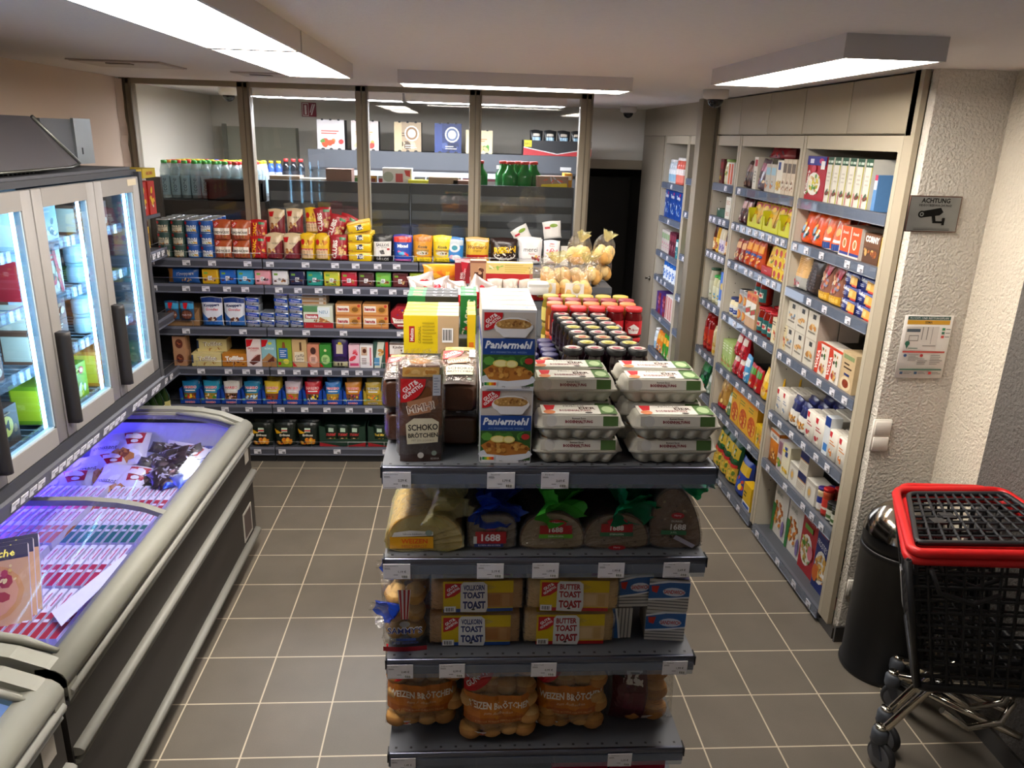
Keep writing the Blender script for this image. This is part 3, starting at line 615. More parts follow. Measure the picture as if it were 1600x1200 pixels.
b=MB(); b.box(-1.08,-.35,1.965,1.03,-.33,1.98,'ffffff','coolglow'); b.box(-1.29,.33,.4,1.04,.345,1.96,'e8eef8','coolglow'); obj('interior_glow',b,t)  # back wall is made to glow, standing in for the lit interior
for z in (.7,1.05,1.4,1.72):
    b=MB(); b.box(-1.29,-.2,z-.02,1.04,.33,z,'c8ccd2'); obj('shelf',b,t)
t=thing('rear_bottle_rack','low dark rack holding water bottles behind the left glass pane','shelf rack',(-1.9,6.2,0))
b=MB(); b.box(-.45,-.3,0,.45,.5,1.80,'2b2928'); b.box(-.45,-.31,1.70,.45,-.30,1.80,'3b3430'); obj('body',b,t)
b=MB(); b.box(-.42,-.34,1.0,-.27,-.312,1.96,'332c29'); obj('end_board',b,t)
t=thing('bottle_crate','black plastic crate standing behind the first partition post','crate',(-1.66,5.945,1.802))
b=MB(); 
for (x0,y0,x1,y1) in ((-.2,-.05,.2,-.04),(-.2,.04,.2,.05),(-.2,-.05,-.185,.05),(.185,-.05,.2,.05)): b.box(x0,y0,0,x1,y1,.15,'17181b')
b.box(-.2,-.05,0,.2,.05,.012,'17181b'); b.box(-.205,-.055,.13,.205,-.05,.15,'222326'); obj('shell',b,t)
# =============== bin ===============
t=thing('push_bin','tall black push bin with a silver flap at the end wall','bin',(1.965,2.935,0))
b=MB(); b.lathe([(.172,0),(.176,.006),(.176,.02),(.168,.026),(.168,.60),(.172,.605),(.172,.625),(.168,.63)],40,'141415','plastic'); obj('body',b,t)
b=MB(); b.lathe([(.168,.63),(.170,.66),(.166,.71),(.150,.755),(.12,.792),(.08,.815),(.04,.826),(.001,.83)],40,'111112','plastic'); L=obj('dome_lid',b,t)
b=MB(); R=[]
for i in range(9):
    el=math.radians(12+i*6.6); R.append([(.177*math.cos(el)*math.cos(math.radians(a_))*1.0,.177*math.cos(el)*math.sin(math.radians(a_)),.655+.205*math.sin(el)) for a_ in range(-205,-94,10)])
b.loft(R,'c8bfb0','chrome',cap=False,closed=False); obj('push_flap',b,L,label='shiny silver push flap')
# =============== shopping carts ===============
def bil(A,B,C,D,u,v): return tuple(A[i]*(1-u)*(1-v)+B[i]*u*(1-v)+C[i]*u*v+D[i]*(1-u)*v for i in range(3))
def lattice(m,A,B,C,D,nu,nv,r,col,mat='plastic'):
    for i in range(nu+1):
        u=i/nu; m.tube([bil(A,B,C,D,u,0),bil(A,B,C,D,u,1)],r,4,col,mat,cap=False)
    for j in range(nv+1):
        v=j/nv; m.tube([bil(A,B,C,D,0,v),bil(A,B,C,D,1,v)],r,4,col,mat,cap=False)
def arc_path(P,r,n=5):
    out=[]; N=len(P)
    for i in range(N):
        a,b_,c=Vector(P[i-1]),Vector(P[i]),Vector(P[(i+1)%N]); d1=(a-b_).normalized(); d2=(c-b_).normalized()
        s=b_+d1*r; e=b_+d2*r
        for k in range(n+1):
            q=k/n; out.append(tuple(s*(1-q)**2+b_*2*q*(1-q)+e*q*q))
    return out
def cart(dx,dy,dz,label,lid):
    t=thing('shopping_cart',label,'shopping cart',(1.62+dx,2.30+dy,0)); O=Vector((1.62,2.30,-dz))
    V=lambda x,y,z: tuple(Vector((x,y,z))-O)
    A,B,C,D=V(1.495,2.19,1.0),V(1.715,2.66,1.0),V(2.13-dx,2.64,1.0),V(2.13-dx,2.15,1.0)
    a,b_,c,d=V(1.60,2.155,.52),V(1.79,2.56,.54),V(2.12-dx,2.56,.54),V(2.12-dx,2.12,.50)
    m=MB(); BK='17171a'
    lattice(m,a,d,D,A,10,10,.0062,BK); lattice(m,a,b_,B,A,8,13,.0062,BK); lattice(m,b_,c,C,B,8,10,.0058,BK); lattice(m,a,b_,c,d,8,8,.0058,BK)
    for p,q in ((a,A),(b_,B),(c,C),(d,D)): m.tube([p,q],.012,6,BK,'plastic')
    m.tube(arc_path([a,b_,c,d],.04),.016,6,BK,'plastic',closed=True)
    m.tube([V(1.56,2.16,.985),V(1.60,2.15,.90),V(1.72,2.14,.86),V(1.80,2.13,.90)],.009,6,BK,'plastic')
    obj('basket',m,t)
    m=MB(); m.tube(arc_path([A,B,C,D],.05),.017,8,'d01a1c','plastic',closed=True); obj('rim_handle',m,t,label='bright red plastic rim')
    if lid:
        m=MB(); E=[V(1.545,2.235,1.04),V(1.72,2.60,1.045),V(2.10,2.59,1.05),V(2.10,2.21,1.045)]
        lattice(m,E[0],E[3],E[2],E[1],11,8,.006,'26272b'); m.tube(arc_path(E,.03),.010,6,'26272b','plastic',closed=True)
        m.box(*V(1.68,2.36,1.04),*V(1.73,2.40,1.048),'26272b','plastic'); m.box(*V(1.74,2.40,1.04),*V(1.79,2.44,1.048),'26272b','plastic'); obj('child_seat_flap',m,t)
        m=MB(); m.tube(arc_path([V(1.50,2.185,1.03),V(1.70,2.655,1.035),V(2.125,2.64,1.04),V(2.125,2.15,1.035)],.05),.017,8,'d01a1c','plastic',closed=True); obj('upper_rim',m,t,label='bright red upper rim')
    m=MB(); m.box(-.002,-.022,-.075,.002,.022,.075,'55555a'); m.box(-.0035,-.018,-.068,-.002,.018,.068,'a9a9a9'); 
    o=obj('side_label',m,t,loc=V(1.525,2.235,.87),rot=(0,math.radians(-12),math.radians(-25)))
    # chrome frame
    m=MB(); CH='d8d2c4'
    m.tube([V(1.637,2.35,.145),V(1.655,2.335,.19),V(1.74,2.28,.40),V(1.80,2.25,.46),V(2.05,2.2,.48)],.016,8,CH,'chrome')
    m.tube([V(1.862,2.665,.145),V(1.88,2.64,.17),V(2.0,2.40,.30),V(2.08,2.28,.36)],.016,8,CH,'chrome')
    m.tube([V(1.88,2.62,.16),V(2.0,2.42,.19),V(2.12,2.24,.21)],.015,8,CH,'chrome')
    m.tube([V(1.66,2.23,.44),V(1.80,2.50,.46),V(2.1,2.5,.47)],.011,8,CH,'chrome')
    m.tube([V(1.7,2.14,.43),V(1.80,2.13,.36),V(1.92,2.13,.38),V(1.96,2.14,.46)],.012,8,CH,'chrome')
    fr=obj('frame',m,t)
    for wx,wy,ang in ((1.635,2.345,20),(1.86,2.66,60)):
        f=MB(); 
        for s in (-1,1): f.loft([[(s*.016-.003,-.012,.10),(s*.016+.003,-.012,.10),(s*.016+.003,.02,.10),(s*.016-.003,.02,.10)],[(s*.016-.003,-.034,.045),(s*.016+.003,-.034,.045),(s*.016+.003,-.006,.045),(s*.016-.003,-.006,.045)]],'50555e',sm=False)
        f.lathe([(.024,.092),(.026,.10),(.026,.13),(.018,.14)],16,'50555e'); f.lathe([(.018,.14),(.018,.148),(.001,.15)],16,'d8d2c4','chrome')
        z=-V(0,0,0)[2]
        k=obj('caster',f,t,loc=V(wx,wy,0),rot=(0,0,math.radians(ang))); k.scale=(1.22,)*3
        w_=MB(); w_.lathe([(.02,-.012),(.04,-.013),(.048,-.008),(.05,0),(.048,.008),(.04,.013),(.02,.012)],24,['6a6e76','2b2c2f','2b2c2f','2b2c2f','2b2c2f','6a6e76'],M=Matrix.Translation((0,-.02,.05))@Matrix.Rotation(PI/2,4,'Y')); obj('wheel',w_,k)
    return t
cart(0,0,0,'front black plastic shopping cart with red rims and folded seat flap',True)
cart(.075,.10,-.0,'second shopping cart nested into the front one beside the bin',False)
# ================= PRODUCT KIT =================
class Kind:
    def __init__(s,name,cat,desc,mesh,w,h,d,parts=()): s.name,s.cat,s.desc,s.mesh,s.w,s.h,s.d,s.parts=name,cat,desc,mesh,w,h,d,parts
def put(k,x,y,z,rz=0,label=None,group=None,rx=0,ry=0,sc_=None,roll=0):
    M=Euler((rx,ry,rz),'XYZ')
    if k.mesh is not None: o=bpy.data.objects.new(k.name,k.mesh)
    else: o=bpy.data.objects.new(k.name,None); o.empty_display_size=.03
    COL.objects.link(o); o.location=(x,y,z); o.rotation_euler=M
    if sc_: o.scale=(sc_,)*3
    props(o,label or k.desc,k.cat,group)
    for pn,pm,pl in k.parts:
        c=bpy.data.objects.new(pn,pm); COL.objects.link(c); c.parent=o
        if pl: c['label']=pl
    return o
def cartonM(mb,w,d,h,base,front=(),side=None,top=None,m='carton',rside=None,z=0,backc=None,r=None):
    mb.box(-w/2,-d/2,z,w/2,d/2,z+h,base,m) if not r else mb.rbox(-w/2,-d/2,z,w/2,d/2,z+h,r,base,m,b=min(.004,r))
    ins=0
    if front: art(mb,plane((-w/2,-d/2,z),(1,0,0),(0,0,1),(0,-1,0)),w,h,front,m)
    if top: art(mb,plane((-w/2,-d/2,z+h),(1,0,0),(0,1,0),(0,0,1)),w,d,top,m)
    if side:
        art(mb,plane((-w/2,d/2,z),(0,-1,0),(0,0,1),(-1,0,0)),d,h,side,m)
    if rside or side:
        art(mb,plane((w/2,-d/2,z),(0,1,0),(0,0,1),(1,0,0)),d,h,rside or side,m)
    return mb
KN=0
def carton(name,desc,w,h,d,base,front=(),side=None,top=None,cat=None,m='carton',rside=None,r=None):
    mb=cartonM(MB(),w,d,h,base,front,side,top,m,rside,r=r); return Kind(name,cat or 'box',desc,mb.mesh(name),w,h,d)
def bagM(mb,w,d,h,base,front=(),stand=True,seed=1,m='film',z=0,back=None,nu=12,nv=14,topw=.0,step=None,artm=None):
    R=random.Random(seed); p1,p2,p3,p4=[R.uniform(0,6) for _ in range(4)]
    def S(x,y,o,side=-1):
        u=max(-1,min(1,x/w*2-1)); v=max(0,min(1,y/h))
        e=max(0,1-abs(u)**3.2)**.6
        if stand: pr=min(1,(v/.06)**.5 if v>0 else 0)*(1-max(0,v-.25)/.75)**.55 if v<1 else 0; pr=max(pr,.03)
        else: pr=max(math.sin(PI*v),0)**.55; pr=max(pr,.03)
        wr=.05*math.sin(7*v+p1+2.5*u)+.045*math.sin(13*v*u+p2)+.03*math.sin(17*u+p3+5*v)
        yy=side*(d/2*e*pr*(1+wr)+ (.0015 if e>0 else .0005))
        xx=(x-w/2)*(1-.07*pr*abs(u)**2)+ .006*w*math.sin(9*v+p4)*abs(u)
        lean=.0
        return (xx, yy+side*o*(1 if side<0 else 1), z+y-(.02*h*math.sin(3*u+p2)*v*v if v>.8 else 0))
    for side in (-1,1):
        b=len(mb.v)
        for j in range(nv+1):
            for i in range(nu+1): mb.v.append(S(w*i/nu,h*j/nv,0,side))
        for j in range(nv):
            for i in range(nu):
                q=[b+j*(nu+1)+i,b+j*(nu+1)+i+1,b+(j+1)*(nu+1)+i+1,b+(j+1)*(nu+1)+i]
                c=base
                if callable(base): c=base((i+.5)/nu,(j+.5)/nv)
                mb.face(q if side<0 else q[::-1],c,m,True)
    if front: art(mb,S,w,h,front,artm or m,step=step or w/9,o0=.0012,do=.00025)
    return mb
def bag(name,desc,w,h,d,base,front=(),stand=True,seed=1,m='film',cat='bag'):
    return Kind(name,cat,desc,bagM(MB(),w,d,h,base,front,stand,seed,m).mesh(name),w,h,d)
def cylS(r,z0):
    def S(x,y,o): a=-PI/2+(x)/r; return ((r+o)*math.cos(a),(r+o)*math.sin(a),z0+y)
    return S
def jar(name,desc,r,h,body,lid,label=None,lab_ops=(),lidtop=None,lidh=.014,cat='jar',m='gloss',neck=.9,lr=None,lidm='paint',n=18):
    lr=lr or r*neck
    b=MB(); hb=h-lidh
    b.lathe([(r*.9,0),(r,.006),(r,hb*.78),(lr*.95,hb*.93),(lr*.95,hb+.004)],n,body,m)
    parts=[]
    if label:
        S=cylS(r,hb*.12); arc=r*2.4; H=hb*.55
        art(b,lambda x,y,o:S(x-arc/2,y,o),arc,H,[('r',0,0,1,1,label)]+list(lab_ops),'carton',step=r*.45,o0=.0008,do=.0003)
    L=MB(); L.lathe([(lr,hb-.001),(lr*1.03,hb+.001),(lr*1.03,h-.002),(lr*.96,h),(lr*.5,h+.0002),(.0008,h+.0003)],n,lid,lidm)
    if lidtop:
        for i,(rr,c) in enumerate(lidtop): L.lathe([(lr*rr,h+.0006+.0003*i),(.0008,h+.0008+.0003*i)],n,c,'carton')
    return Kind(name,cat,desc,b.mesh(name),2*r,h,2*r,(('lid',L.mesh('lid'),None),))
def can(name,desc,r,h,base,ops=(),cat='can',n=20,topc='c9c9cc'):
    b=MB(); b.lathe([(r*.96,0),(r,.003),(r,h-.003),(r*.97,h)],n,base,'carton'); b.lathe([(r*.99,h-.003),(r*.99,h+.0018),(r*.95,h+.002),(r*.93,h+.0008),(.0008,h+.0008)],n,topc,'metal')
    S=cylS(r,0); arc=r*2.6
    art(b,lambda x,y,o:S(x-arc/2,y,o),arc,h,list(ops),'carton',step=r*.45,o0=.0008,do=.0003)
    return Kind(name,cat,desc,b.mesh(name),2*r,h,2*r)
def bottle(name,desc,r,h,body,cap,label=None,ops=(),cat='bottle',neck=.36,sh=.62,m='gloss',capm='paint',n=16,capw=None,sq=None):
    nr=r*neck; b=MB(); 
    b.lathe([(r*.88,0),(r,.008),(r,h*sh*.55),(r*(sq or 1),h*sh*.75),(r,h*sh),(nr*1.25,h*(sh+.2)),(nr,h*.9),(nr,h*.93)],n,body,m)
    if label:
        S=cylS(r,h*sh*.12); arc=r*2.5; H=h*sh*.72
        art(b,lambda x,y,o:S(x-arc/2,y,o),arc,H,[('r',0,0,1,1,label)]+list(ops),'carton',step=r*.45,o0=.001,do=.0003)
    cw=capw or nr*1.25
    L=MB(); L.lathe([(cw,h*.89),(cw,h*.99),(cw*.85,h),(.0008,h)],n,cap,capm)
    return Kind(name,cat,desc,b.mesh(name),2*r,h,2*r,(('cap',L.mesh('cap'),None),))
ORD=['first','second','third','fourth','fifth','sixth','seventh','eighth','ninth','tenth','eleventh','twelfth','thirteenth','fourteenth','fifteenth']
def nth(i,n,what='from left'):
    if n==1: return ''
    if n==2: return 'left one' if i==0 else 'right one'
    if i==0: return 'leftmost'
    if i==n-1: return 'rightmost'
    return ORD[i]+' '+what
_lab={}
def mklabel(desc,extra):
    s=desc+(', '+', '.join(e for e in extra if e) if any(extra) else '')
    wds=len(s.replace(',','').split())
    if wds>16: s=s.replace(' from left','').replace(' of the back rack','').replace(' on the back rack','')
    wds=len(s.replace(',','').split())
    if wds>16: print('LONG',wds,s)
    if s in _lab: print('DUP',s)
    _lab[s]=1; return s
RJ=random.Random(11)
def run(frame,where,items,jit=1.0):
    """items: (kind, n_across, n_up, n_deep, gap_before, opts). frame(s,dep,z)-> world xyz, rz"""
    s=0
    agg={}
    for it in items:
        k=it[0]
        if k is None: s+=it[1]; continue
        na,nu,nd=it[1:4]; q=it[4] if len(it)>4 else {}
        s+=q.get('gap',.004); sp=q.get('sp',.003)
        rows=q.get('ups'); 
        for i in range(na):
            up=rows[i] if rows else nu
            for dd in range(nd):
                upd=up
                if q.get('upd'): upd=q['upd'][dd]
                for u in range(upd):
                    # hidden ones are left out: behind the first, only the topmost can be seen
                    if dd>0 and u<upd-1 and not q.get('full'): 
                        continue
                    j=RJ.uniform(-1,1)*jit
                    x,y,z,rz=frame(s+k.w*(i+.5)+sp*i, q.get('front',.015)+k.d*(dd+.5)+dd*q.get('dsp',.006)+abs(j)*.004, u*(k.h*q.get('uf',1)+.0012))
                    ex=[nth(i,na), (('upper' if u==upd-1 else 'lower') if upd==2 else ((['bottom','second','third','fourth','fifth','sixth'][u] if u<upd-1 else 'top')+' layer')) if upd>1 else '', ('front' if dd==0 else ORD[dd]+' row') if nd>1 else '']
                    tilt=q.get('tilt',0)
                    o=put(k,x,y,z,rz+j*.05*q.get('rj',1),mklabel(k.desc,[where+(' '+q['tag'] if q.get('tag') else '')]+ex),group=(k.desc+' '+where) if na*nd*upd>1 else None,rx=-tilt if tilt else 0)
        s+=k.w*na+sp*(na-1)
    return s
# ---------- palettes and small patterns ----------
NUTS=['c9924f','a86a2e','e0b878','8a4f22']; CHOC=['4a2412','6b3a1c','3a1a0c']
def gg(x,y,r,w,h): return ('gg',x,y,r,w/h)
def gs(x,y,r,w,h): return ('gs',x,y,r,w/h)
# ================= KINDS: sweets rack =================
def T(s,x,y,h,c,**k): return ('t',s,x,y,h,c,k)
def frameB(x0,z,yf=5.28):
    return lambda s,dep,zz: (x0+s,yf+dep,z+zz+.001,0)
K={}
K['cangr']=can('peanut_can','dark green and grey peanut can',.045,.081,'3f5a54',[('r',0,.45,1,1,'2f4a46'),('r',.25,.1,.8,.6,'cfc9b4'),T('PEANUT',.5,.42,.14,'1c2c2a',fit=.5),T('PUR',.5,.25,.1,'1c2c2a'),('e',.25,.8,.1,.12,'c8141e'),('n',.3,.02,.8,.2,8,.04,NUTS,1)])
K['canbl']=can('peanut_can','blue peanut can',.045,.081,'2c66b4',[('r',0,.5,1,1,'2458a8'),('r',.25,.12,.8,.62,'dfe4ea'),T('PEANUT',.5,.44,.14,'1c3c88',fit=.5),('n',.35,.08,.85,.34,9,.05,['e2b23c','c98a2a','7fae4a'],2),('e',.22,.8,.1,.13,'c8141e')])
K['erd']=bag('peanut_bag','brown and white peanut bag',.118,.125,.06,'b4552c',[('r',.04,.28,.96,.62,'efe6d8'),('r',.04,.02,.96,.28,'a8543a'),gg(.08,.93,.3,.118,.125),T('ERDNÜSSE',.52,.42,.15,'2a1c14',b=.02,fit=.85),('n',.4,.05,.95,.28,9,.05,NUTS,3)])
K['nic']=bag('snack_bag','red bag of coated peanuts with yellow lettering',.11,.15,.06,'b81c22',[T('NICNAC',.25,.45,.16,'ffd21e',rot=85,b=.02),('n',.4,.15,.95,.75,16,.07,['c9622a','e09a3c','7a2a18'],4),('r',.5,.8,.85,.9,'3a8a5a')])
K['nus']=bag('nut_bag','beige and maroon nut bag',.112,.165,.07,'d9c29c',[('p',[(1,.78),(1,.02),(.02,.02),(.1,.1)],'7a2630'),('p',[(.04,.9),(.38,.9),(.3,.7),(.08,.7)],'c8141e'),T('NÜSSE',.6,.66,.08,'6a5a48'),('n',.1,.18,.7,.5,15,.07,NUTS,5)])
K['snk']=bag('snack_bag','yellow bag of pretzel snacks',.096,.17,.06,'e6b91e',[('n',.1,.5,.95,.85,14,.08,['d98a1e','f2c84a','b5651a'],6),('e',.2,.72,.14,.1,'c8141e'),('r',.05,.08,.92,.44,'d8b58a'),('r',.05,.40,.92,.46,'c8404a'),T('SNACK',.48,.33,.07,'6a3a2a'),T('MISCHUNG',.48,.23,.06,'6a3a2a',fit=.7)])
K['clb']=bag('cracker_bag','red bag of club crackers',.12,.17,.06,'a8202a',[T('CLUBS',.27,.45,.19,'f4ece0',rot=85,b=.04),('n',.45,.08,.95,.75,16,.09,['c9924f','e0b878','d9a860'],7),('r',.55,.82,.9,.92,'4a8a5a')])
K['tuc']=carton('cracker_pack','yellow cracker pack with dark blue logo',.155,.062,.21,'f0c81a',[('p',[(.38,.2),(.62,.25),(.62,.82),(.38,.75)],'1c2458'),T('Tuc',.5,.52,.42,'ffffff',b=.03),('r',.0,.9,1,1,'e0a81a'),('r',.02,.08,.2,.2,'b9802a')],top=[('r',.3,.3,.7,.7,'e8d88a')],m='film',r=.012)
K['sal']=bag('sweets_bag','black and white liquorice sweets bag',.135,.175,.06,'1a1a1c',[('p',[(.05,.75),(.95,.78),(.95,.22),(.05,.2)],'e4e0dc'),T('SALLOS',.5,.64,.11,'111111',b=.02,fit=.85),T('DAS ORIGINAL',.5,.54,.04,'333333'),('p',[(.35,.42),(.55,.46),(.62,.3),(.42,.28)],'2a2224'),('e',.8,.48,.08,.04,'b8202a'),T('SALLOS',.5,.1,.1,'e4e0dc',fit=.8)])
K['mao']=bag('sweets_bag','blue sweets bag with red top',.13,.175,.06,'1c48a8',[('r',.03,.76,.97,.97,'d8301e'),T('Mixed',.5,.62,.13,'ffffff',b=.04),('n',.2,.18,.85,.48,9,.09,['d83a2a','e04a8a','3aa8d8','c01e3a'],8),('r',.05,.02,.95,.12,'b86aa8')])
def ric(nm,c,c2,d): return bag('herb_sweets_bag',d,.13,.175,.06,c,[('r',.03,.8,.97,.98,c2),T('Ricola',.5,.6,.11,'1c2c22',sh=.3,b=.02,fit=.75),('r',.15,.42,.85,.5,'a8803a'),('e',.5,.36,.32,.08,'c9c4b4'),('n',.2,.3,.8,.42,6,.05,['7a4a2a','3a8a3a'],9),('r',.03,.02,.97,.2,'f2d21e'),T('ZUCKERFREI',.5,.11,.07,'2a2a1a',fit=.8)])
K['ri1']=ric('a','d8941e','c97a1a','orange herb sweets bag'); K['ri2']=ric('b','e8c81e','f2de2a','bright yellow herb sweets bag')
K['blu']=bag('sweets_bag','blue and silver mint sweets bag',.125,.165,.06,'2a7ac0',[('r',.03,.72,.97,.95,'b8c4cc'),('e',.5,.62,.3,.18,'d4dade'),('e',.5,.62,.16,.1,'2a8a9a'),('e',.35,.25,.14,.09,'d8a0b8'),('e',.6,.22,.25,.12,'dfe6ea'),('r',.6,.08,.9,.14,'1c3a9a')])
K['wer']=bag('caramel_bag','golden caramel sweets bag with red band',.165,.165,.07,'e0b43a',[('r',.03,.9,.97,.98,'d8c8bc'),T("Werther's",.5,.68,.16,'7a3a1a',sh=.3,b=.02,fit=.8),T('Original',.5,.52,.1,'7a3a1a',sh=.3),('r',.03,.2,.97,.36,'b82a1e'),('n',.4,.05,.95,.3,6,.07,['e6a83a','d88a2a'],10)],stand=False)
K['rie']=bag('toffee_bag','dark brown toffee bag with yellow lettering',.19,.165,.07,'2a1a18',[('e',.52,.42,.44,.28,'e0dcd4'),('e',.52,.50,.46,.29,'2a1a18'),T('RIESEN',.52,.58,.27,'ffc81e',b=.05,fit=.82,rot=4),('n',.2,.03,.9,.2,7,.05,CHOC,11)],stand=False)
K['mer']=bag('chocolate_bag','white chocolate bag with black lettering',.165,.175,.07,'e4e2e0',[T('merci',.5,.58,.16,'2a2426',b=.0,fit=.8),T('Petits',.55,.42,.08,'b8404a',sh=.3),('n',.5,.1,.95,.4,8,.06,['c83a3a','7a2a1a','d8b06a'],12)])
K['raf']=bag('praline_bag','white praline bag with pink flowers',.115,.165,.07,'ece8e6',[('e',.5,.85,.16,.02,'c83a3a'),('e',.5,.62,.1,.06,'c83a4a'),('e',.5,.62,.06,.035,'ffffff'),('n',.1,.4,.9,.7,7,.05,['e08a9a','d86a7a'],13),('e',.5,.34,.26,.06,'8a2a2a'),T('Ferrero',.5,.78,.05,'a83a4a'),T('DANKE',.5,.12,.08,'a84a5a')])
K['whb']=bag('sweets_bag','white sweets bag with green and red marks',.13,.12,.04,'dedbd6',[('e',.6,.75,.22,.1,'7a9a2a'),('r',.1,.6,.4,.72,'b82a3a')])
K['crd']=carton('cardboard_display','plain pale cardboard display',.05,.13,.02,'d8d4cc')
def ritter(c,c2,d,z=None):
    return carton('chocolate_bar',d,.104,.098,.012,c,[('r',.08,.1,.92,.94,c2),('r',.12,.68,.36,.82,'7fae3a'),('r',.36,.26,.62,.56,'efefef'),('lines',.39,.3,.59,.52,2,'5a5a5a'),('n',.5,.15,.9,.5,6,.08,NUTS+CHOC,hash(d)%97 if 0 else len(d)),('e',.2,.28,.1,.06,'5a2a18')]+(z or []),m='film',cat='chocolate bar',r=.003)
RT=[('e2b81e','d9a80f','yellow square chocolate bar'),('1c5cb8','2c6cc8','blue square chocolate bar'),('2a94cc','4aa8d8','light blue square chocolate bar'),('e8909c','eea8b0','pink square chocolate bar'),('e4e2e4','f0eef0','white square chocolate bar'),('1a1c3a','24264a','navy square chocolate bar'),('1a8a80','2a9a8c','teal square chocolate bar'),('e2cc2a','c8d040','lemon yellow square chocolate bar'),('b81c34','c42c40','red square chocolate bar'),('4a2c30','5a3a3c','dark brown square chocolate bar'),('4cae30','7cc050','green square chocolate bar'),('5a2228','6e3034','maroon square chocolate bar'),('a8c81e','bcd24a','lime green square chocolate bar'),('5a302a','6a4038','brown square chocolate bar')]
for i,(a,b,d) in enumerate(RT): K['rt%d'%i]=ritter(a,b,d,[T('OLYMPIA',.5,.12,.12,'2a6a2a',b=.03,fit=.8)] if i==7 else None)
K['knw']=bag('wafer_bag','blue wafer bag with brown stripe',.21,.105,.05,'2456a0',[('r',.02,.05,.18,.95,'8a5a2a'),T('Knoppers',.58,.6,.26,'f0f0f4',b=.03,fit=.7,rot=4),T('Knoppers',.575,.59,.24,'1c2c70',b=.01,fit=.68,rot=4),('n',.4,.08,.9,.35,6,.06,['9a5a2a','d8b080'],14)],stand=False)
K['trp']=carton('display_tray','brown cardboard display tray',.22,.12,.2,'9a7650',[('p',[(0,1),(1,1),(.8,.45),(0,.4)],'6a4c30'),('r',0,.0,1,.02,'6a4c30')],cat='tray')
K['pou']=bag('chocolate_pouch','dark blue pouch of chocolate nuts',.095,.13,.04,'1c4a70',[('e',.5,.3,.42,.26,'4a2a1c'),('e',.5,.3,.36,.2,'7a4630'),('r',.02,.6,.98,.9,'3a98c8'),('p',[(.25,.9),(.6,.9),(.5,.6),(.3,.62)],'c8141e'),T('KRÄUTER',.5,.3,.1,'e8d8c8',fit=.7)])
K['kgo']=bag('wafer_bag','white and blue wafer pieces bag',.145,.2,.06,'dcdfe8',[('r',.02,.82,.98,.98,'1c3c8a'),T('Knoppers',.5,.72,.13,'16245e',b=.04,fit=.92,rot=4),T('Goodies',.52,.59,.09,'d04a5a',sh=.3,b=.02),('p',[(.02,.5),(.3,.3),(.7,.2),(.98,.4),(.98,.02),(.02,.02)],'2a64b0'),('n',.3,.12,.85,.36,7,.07,CHOC+['e8e0d0'],15)])
K['kba']=carton('wafer_bar_stack','blue and white wafer bar pack',.09,.05,.12,'c9d0dc',[('p',[(0,.6),(1,.35),(1,.85),(0,1)],'2c5cb0'),T('Knoppers',.5,.66,.3,'eef0f6',b=.03,fit=.85,rot=-6),('n',.1,.05,.9,.4,6,.07,['7a3a1a','e4e0d8','5a2a14'],16)],m='foil',r=.012)
K['han']=carton('wafer_box','green and white wafer box with red base',.2,.155,.1,'d8dcc8',[('r',0,.72,.5,1,'5a8a58'),('r',.48,.5,.9,.95,'e4ecf0'),T('NEU',.68,.72,.14,'4a8ab0'),('r',.06,.42,.5,.62,'b0202a'),T('hanuta',.28,.52,.15,'ffffff',b=.04,fit=.38),('p',[(.55,.5),(.95,.25),(.9,.15),(.5,.2)],'b06a3a'),('r',0,0,1,.25,'b82028'),('n',.3,.2,.9,.42,8,.05,NUTS,17),T('hanuta',.5,.1,.1,'d8a8a8',fit=.3)])
K['hns']=carton('wafer_box','flat white wafer box lying on its side',.19,.026,.14,'c8b49a',[('r',.02,.3,.98,.7,'a8743a'),('r',.75,.2,.9,.8,'d8ccc0')])
K['ha2']=carton('wafer_box','orange and cream wafer box',.175,.085,.12,'d89a5c',[('r',.05,.35,.52,.85,'efe6d8'),T('hanuta',.28,.6,.28,'a81c24',b=.05,fit=.4),('e',.75,.55,.2,.32,'c98a3a'),('e',.75,.55,.13,.2,'8a5a1a'),('r',0,0,1,.14,'c0743a'),('e',.9,.85,.06,.12,'c83a2a')],side=[('r',0,0,1,1,'8a3a2a')])
oc=[(.28,.02),(.72,.02),(.98,.28),(.98,.72),(.72,.98),(.28,.98),(.02,.72),(.02,.28)]
def celeb():
    mb=MB(); w,h,d=.165,.165,.05; P=[((x-.5)*w,y*h) for x,y in oc]
    mb.loft([[(x,-d/2,z) for x,z in P],[(x,d/2,z) for x,z in P]],'8e1620','carton',sm=False)
    art(mb,plane((-w/2,-d/2,0),(1,0,0),(0,0,1),(0,-1,0)),w,h,[('p',[(.3,.06),(.7,.06),(.94,.3),(.94,.7),(.7,.94),(.3,.94),(.06,.7),(.06,.3)],'a81c28'),('n',.2,.55,.8,.9,10,.05,['e08a2a','d8c03a','5a2a8a','c83a3a'],18),('p',[(.08,.5),(.3,.42),(.7,.42),(.92,.5),(.85,.26),(.15,.26)],'ece4da'),T('Celebrations',.5,.38,.1,'8a1420',b=.02,fit=.62),('r',.3,.12,.7,.18,'ece4da')])
    return Kind('chocolate_box','box','octagonal red chocolate box',mb.mesh('chocolate_box'),w,h,d)
K['cel']=celeb()
K['bro']=carton('biscuit_box','pale brown box with dark round picture',.085,.105,.1,'b98a68',[('e',.5,.5,.3,.32,'6a3428'),('n',.3,.3,.7,.7,8,.09,['3a1a14','a85a3a'],19)])
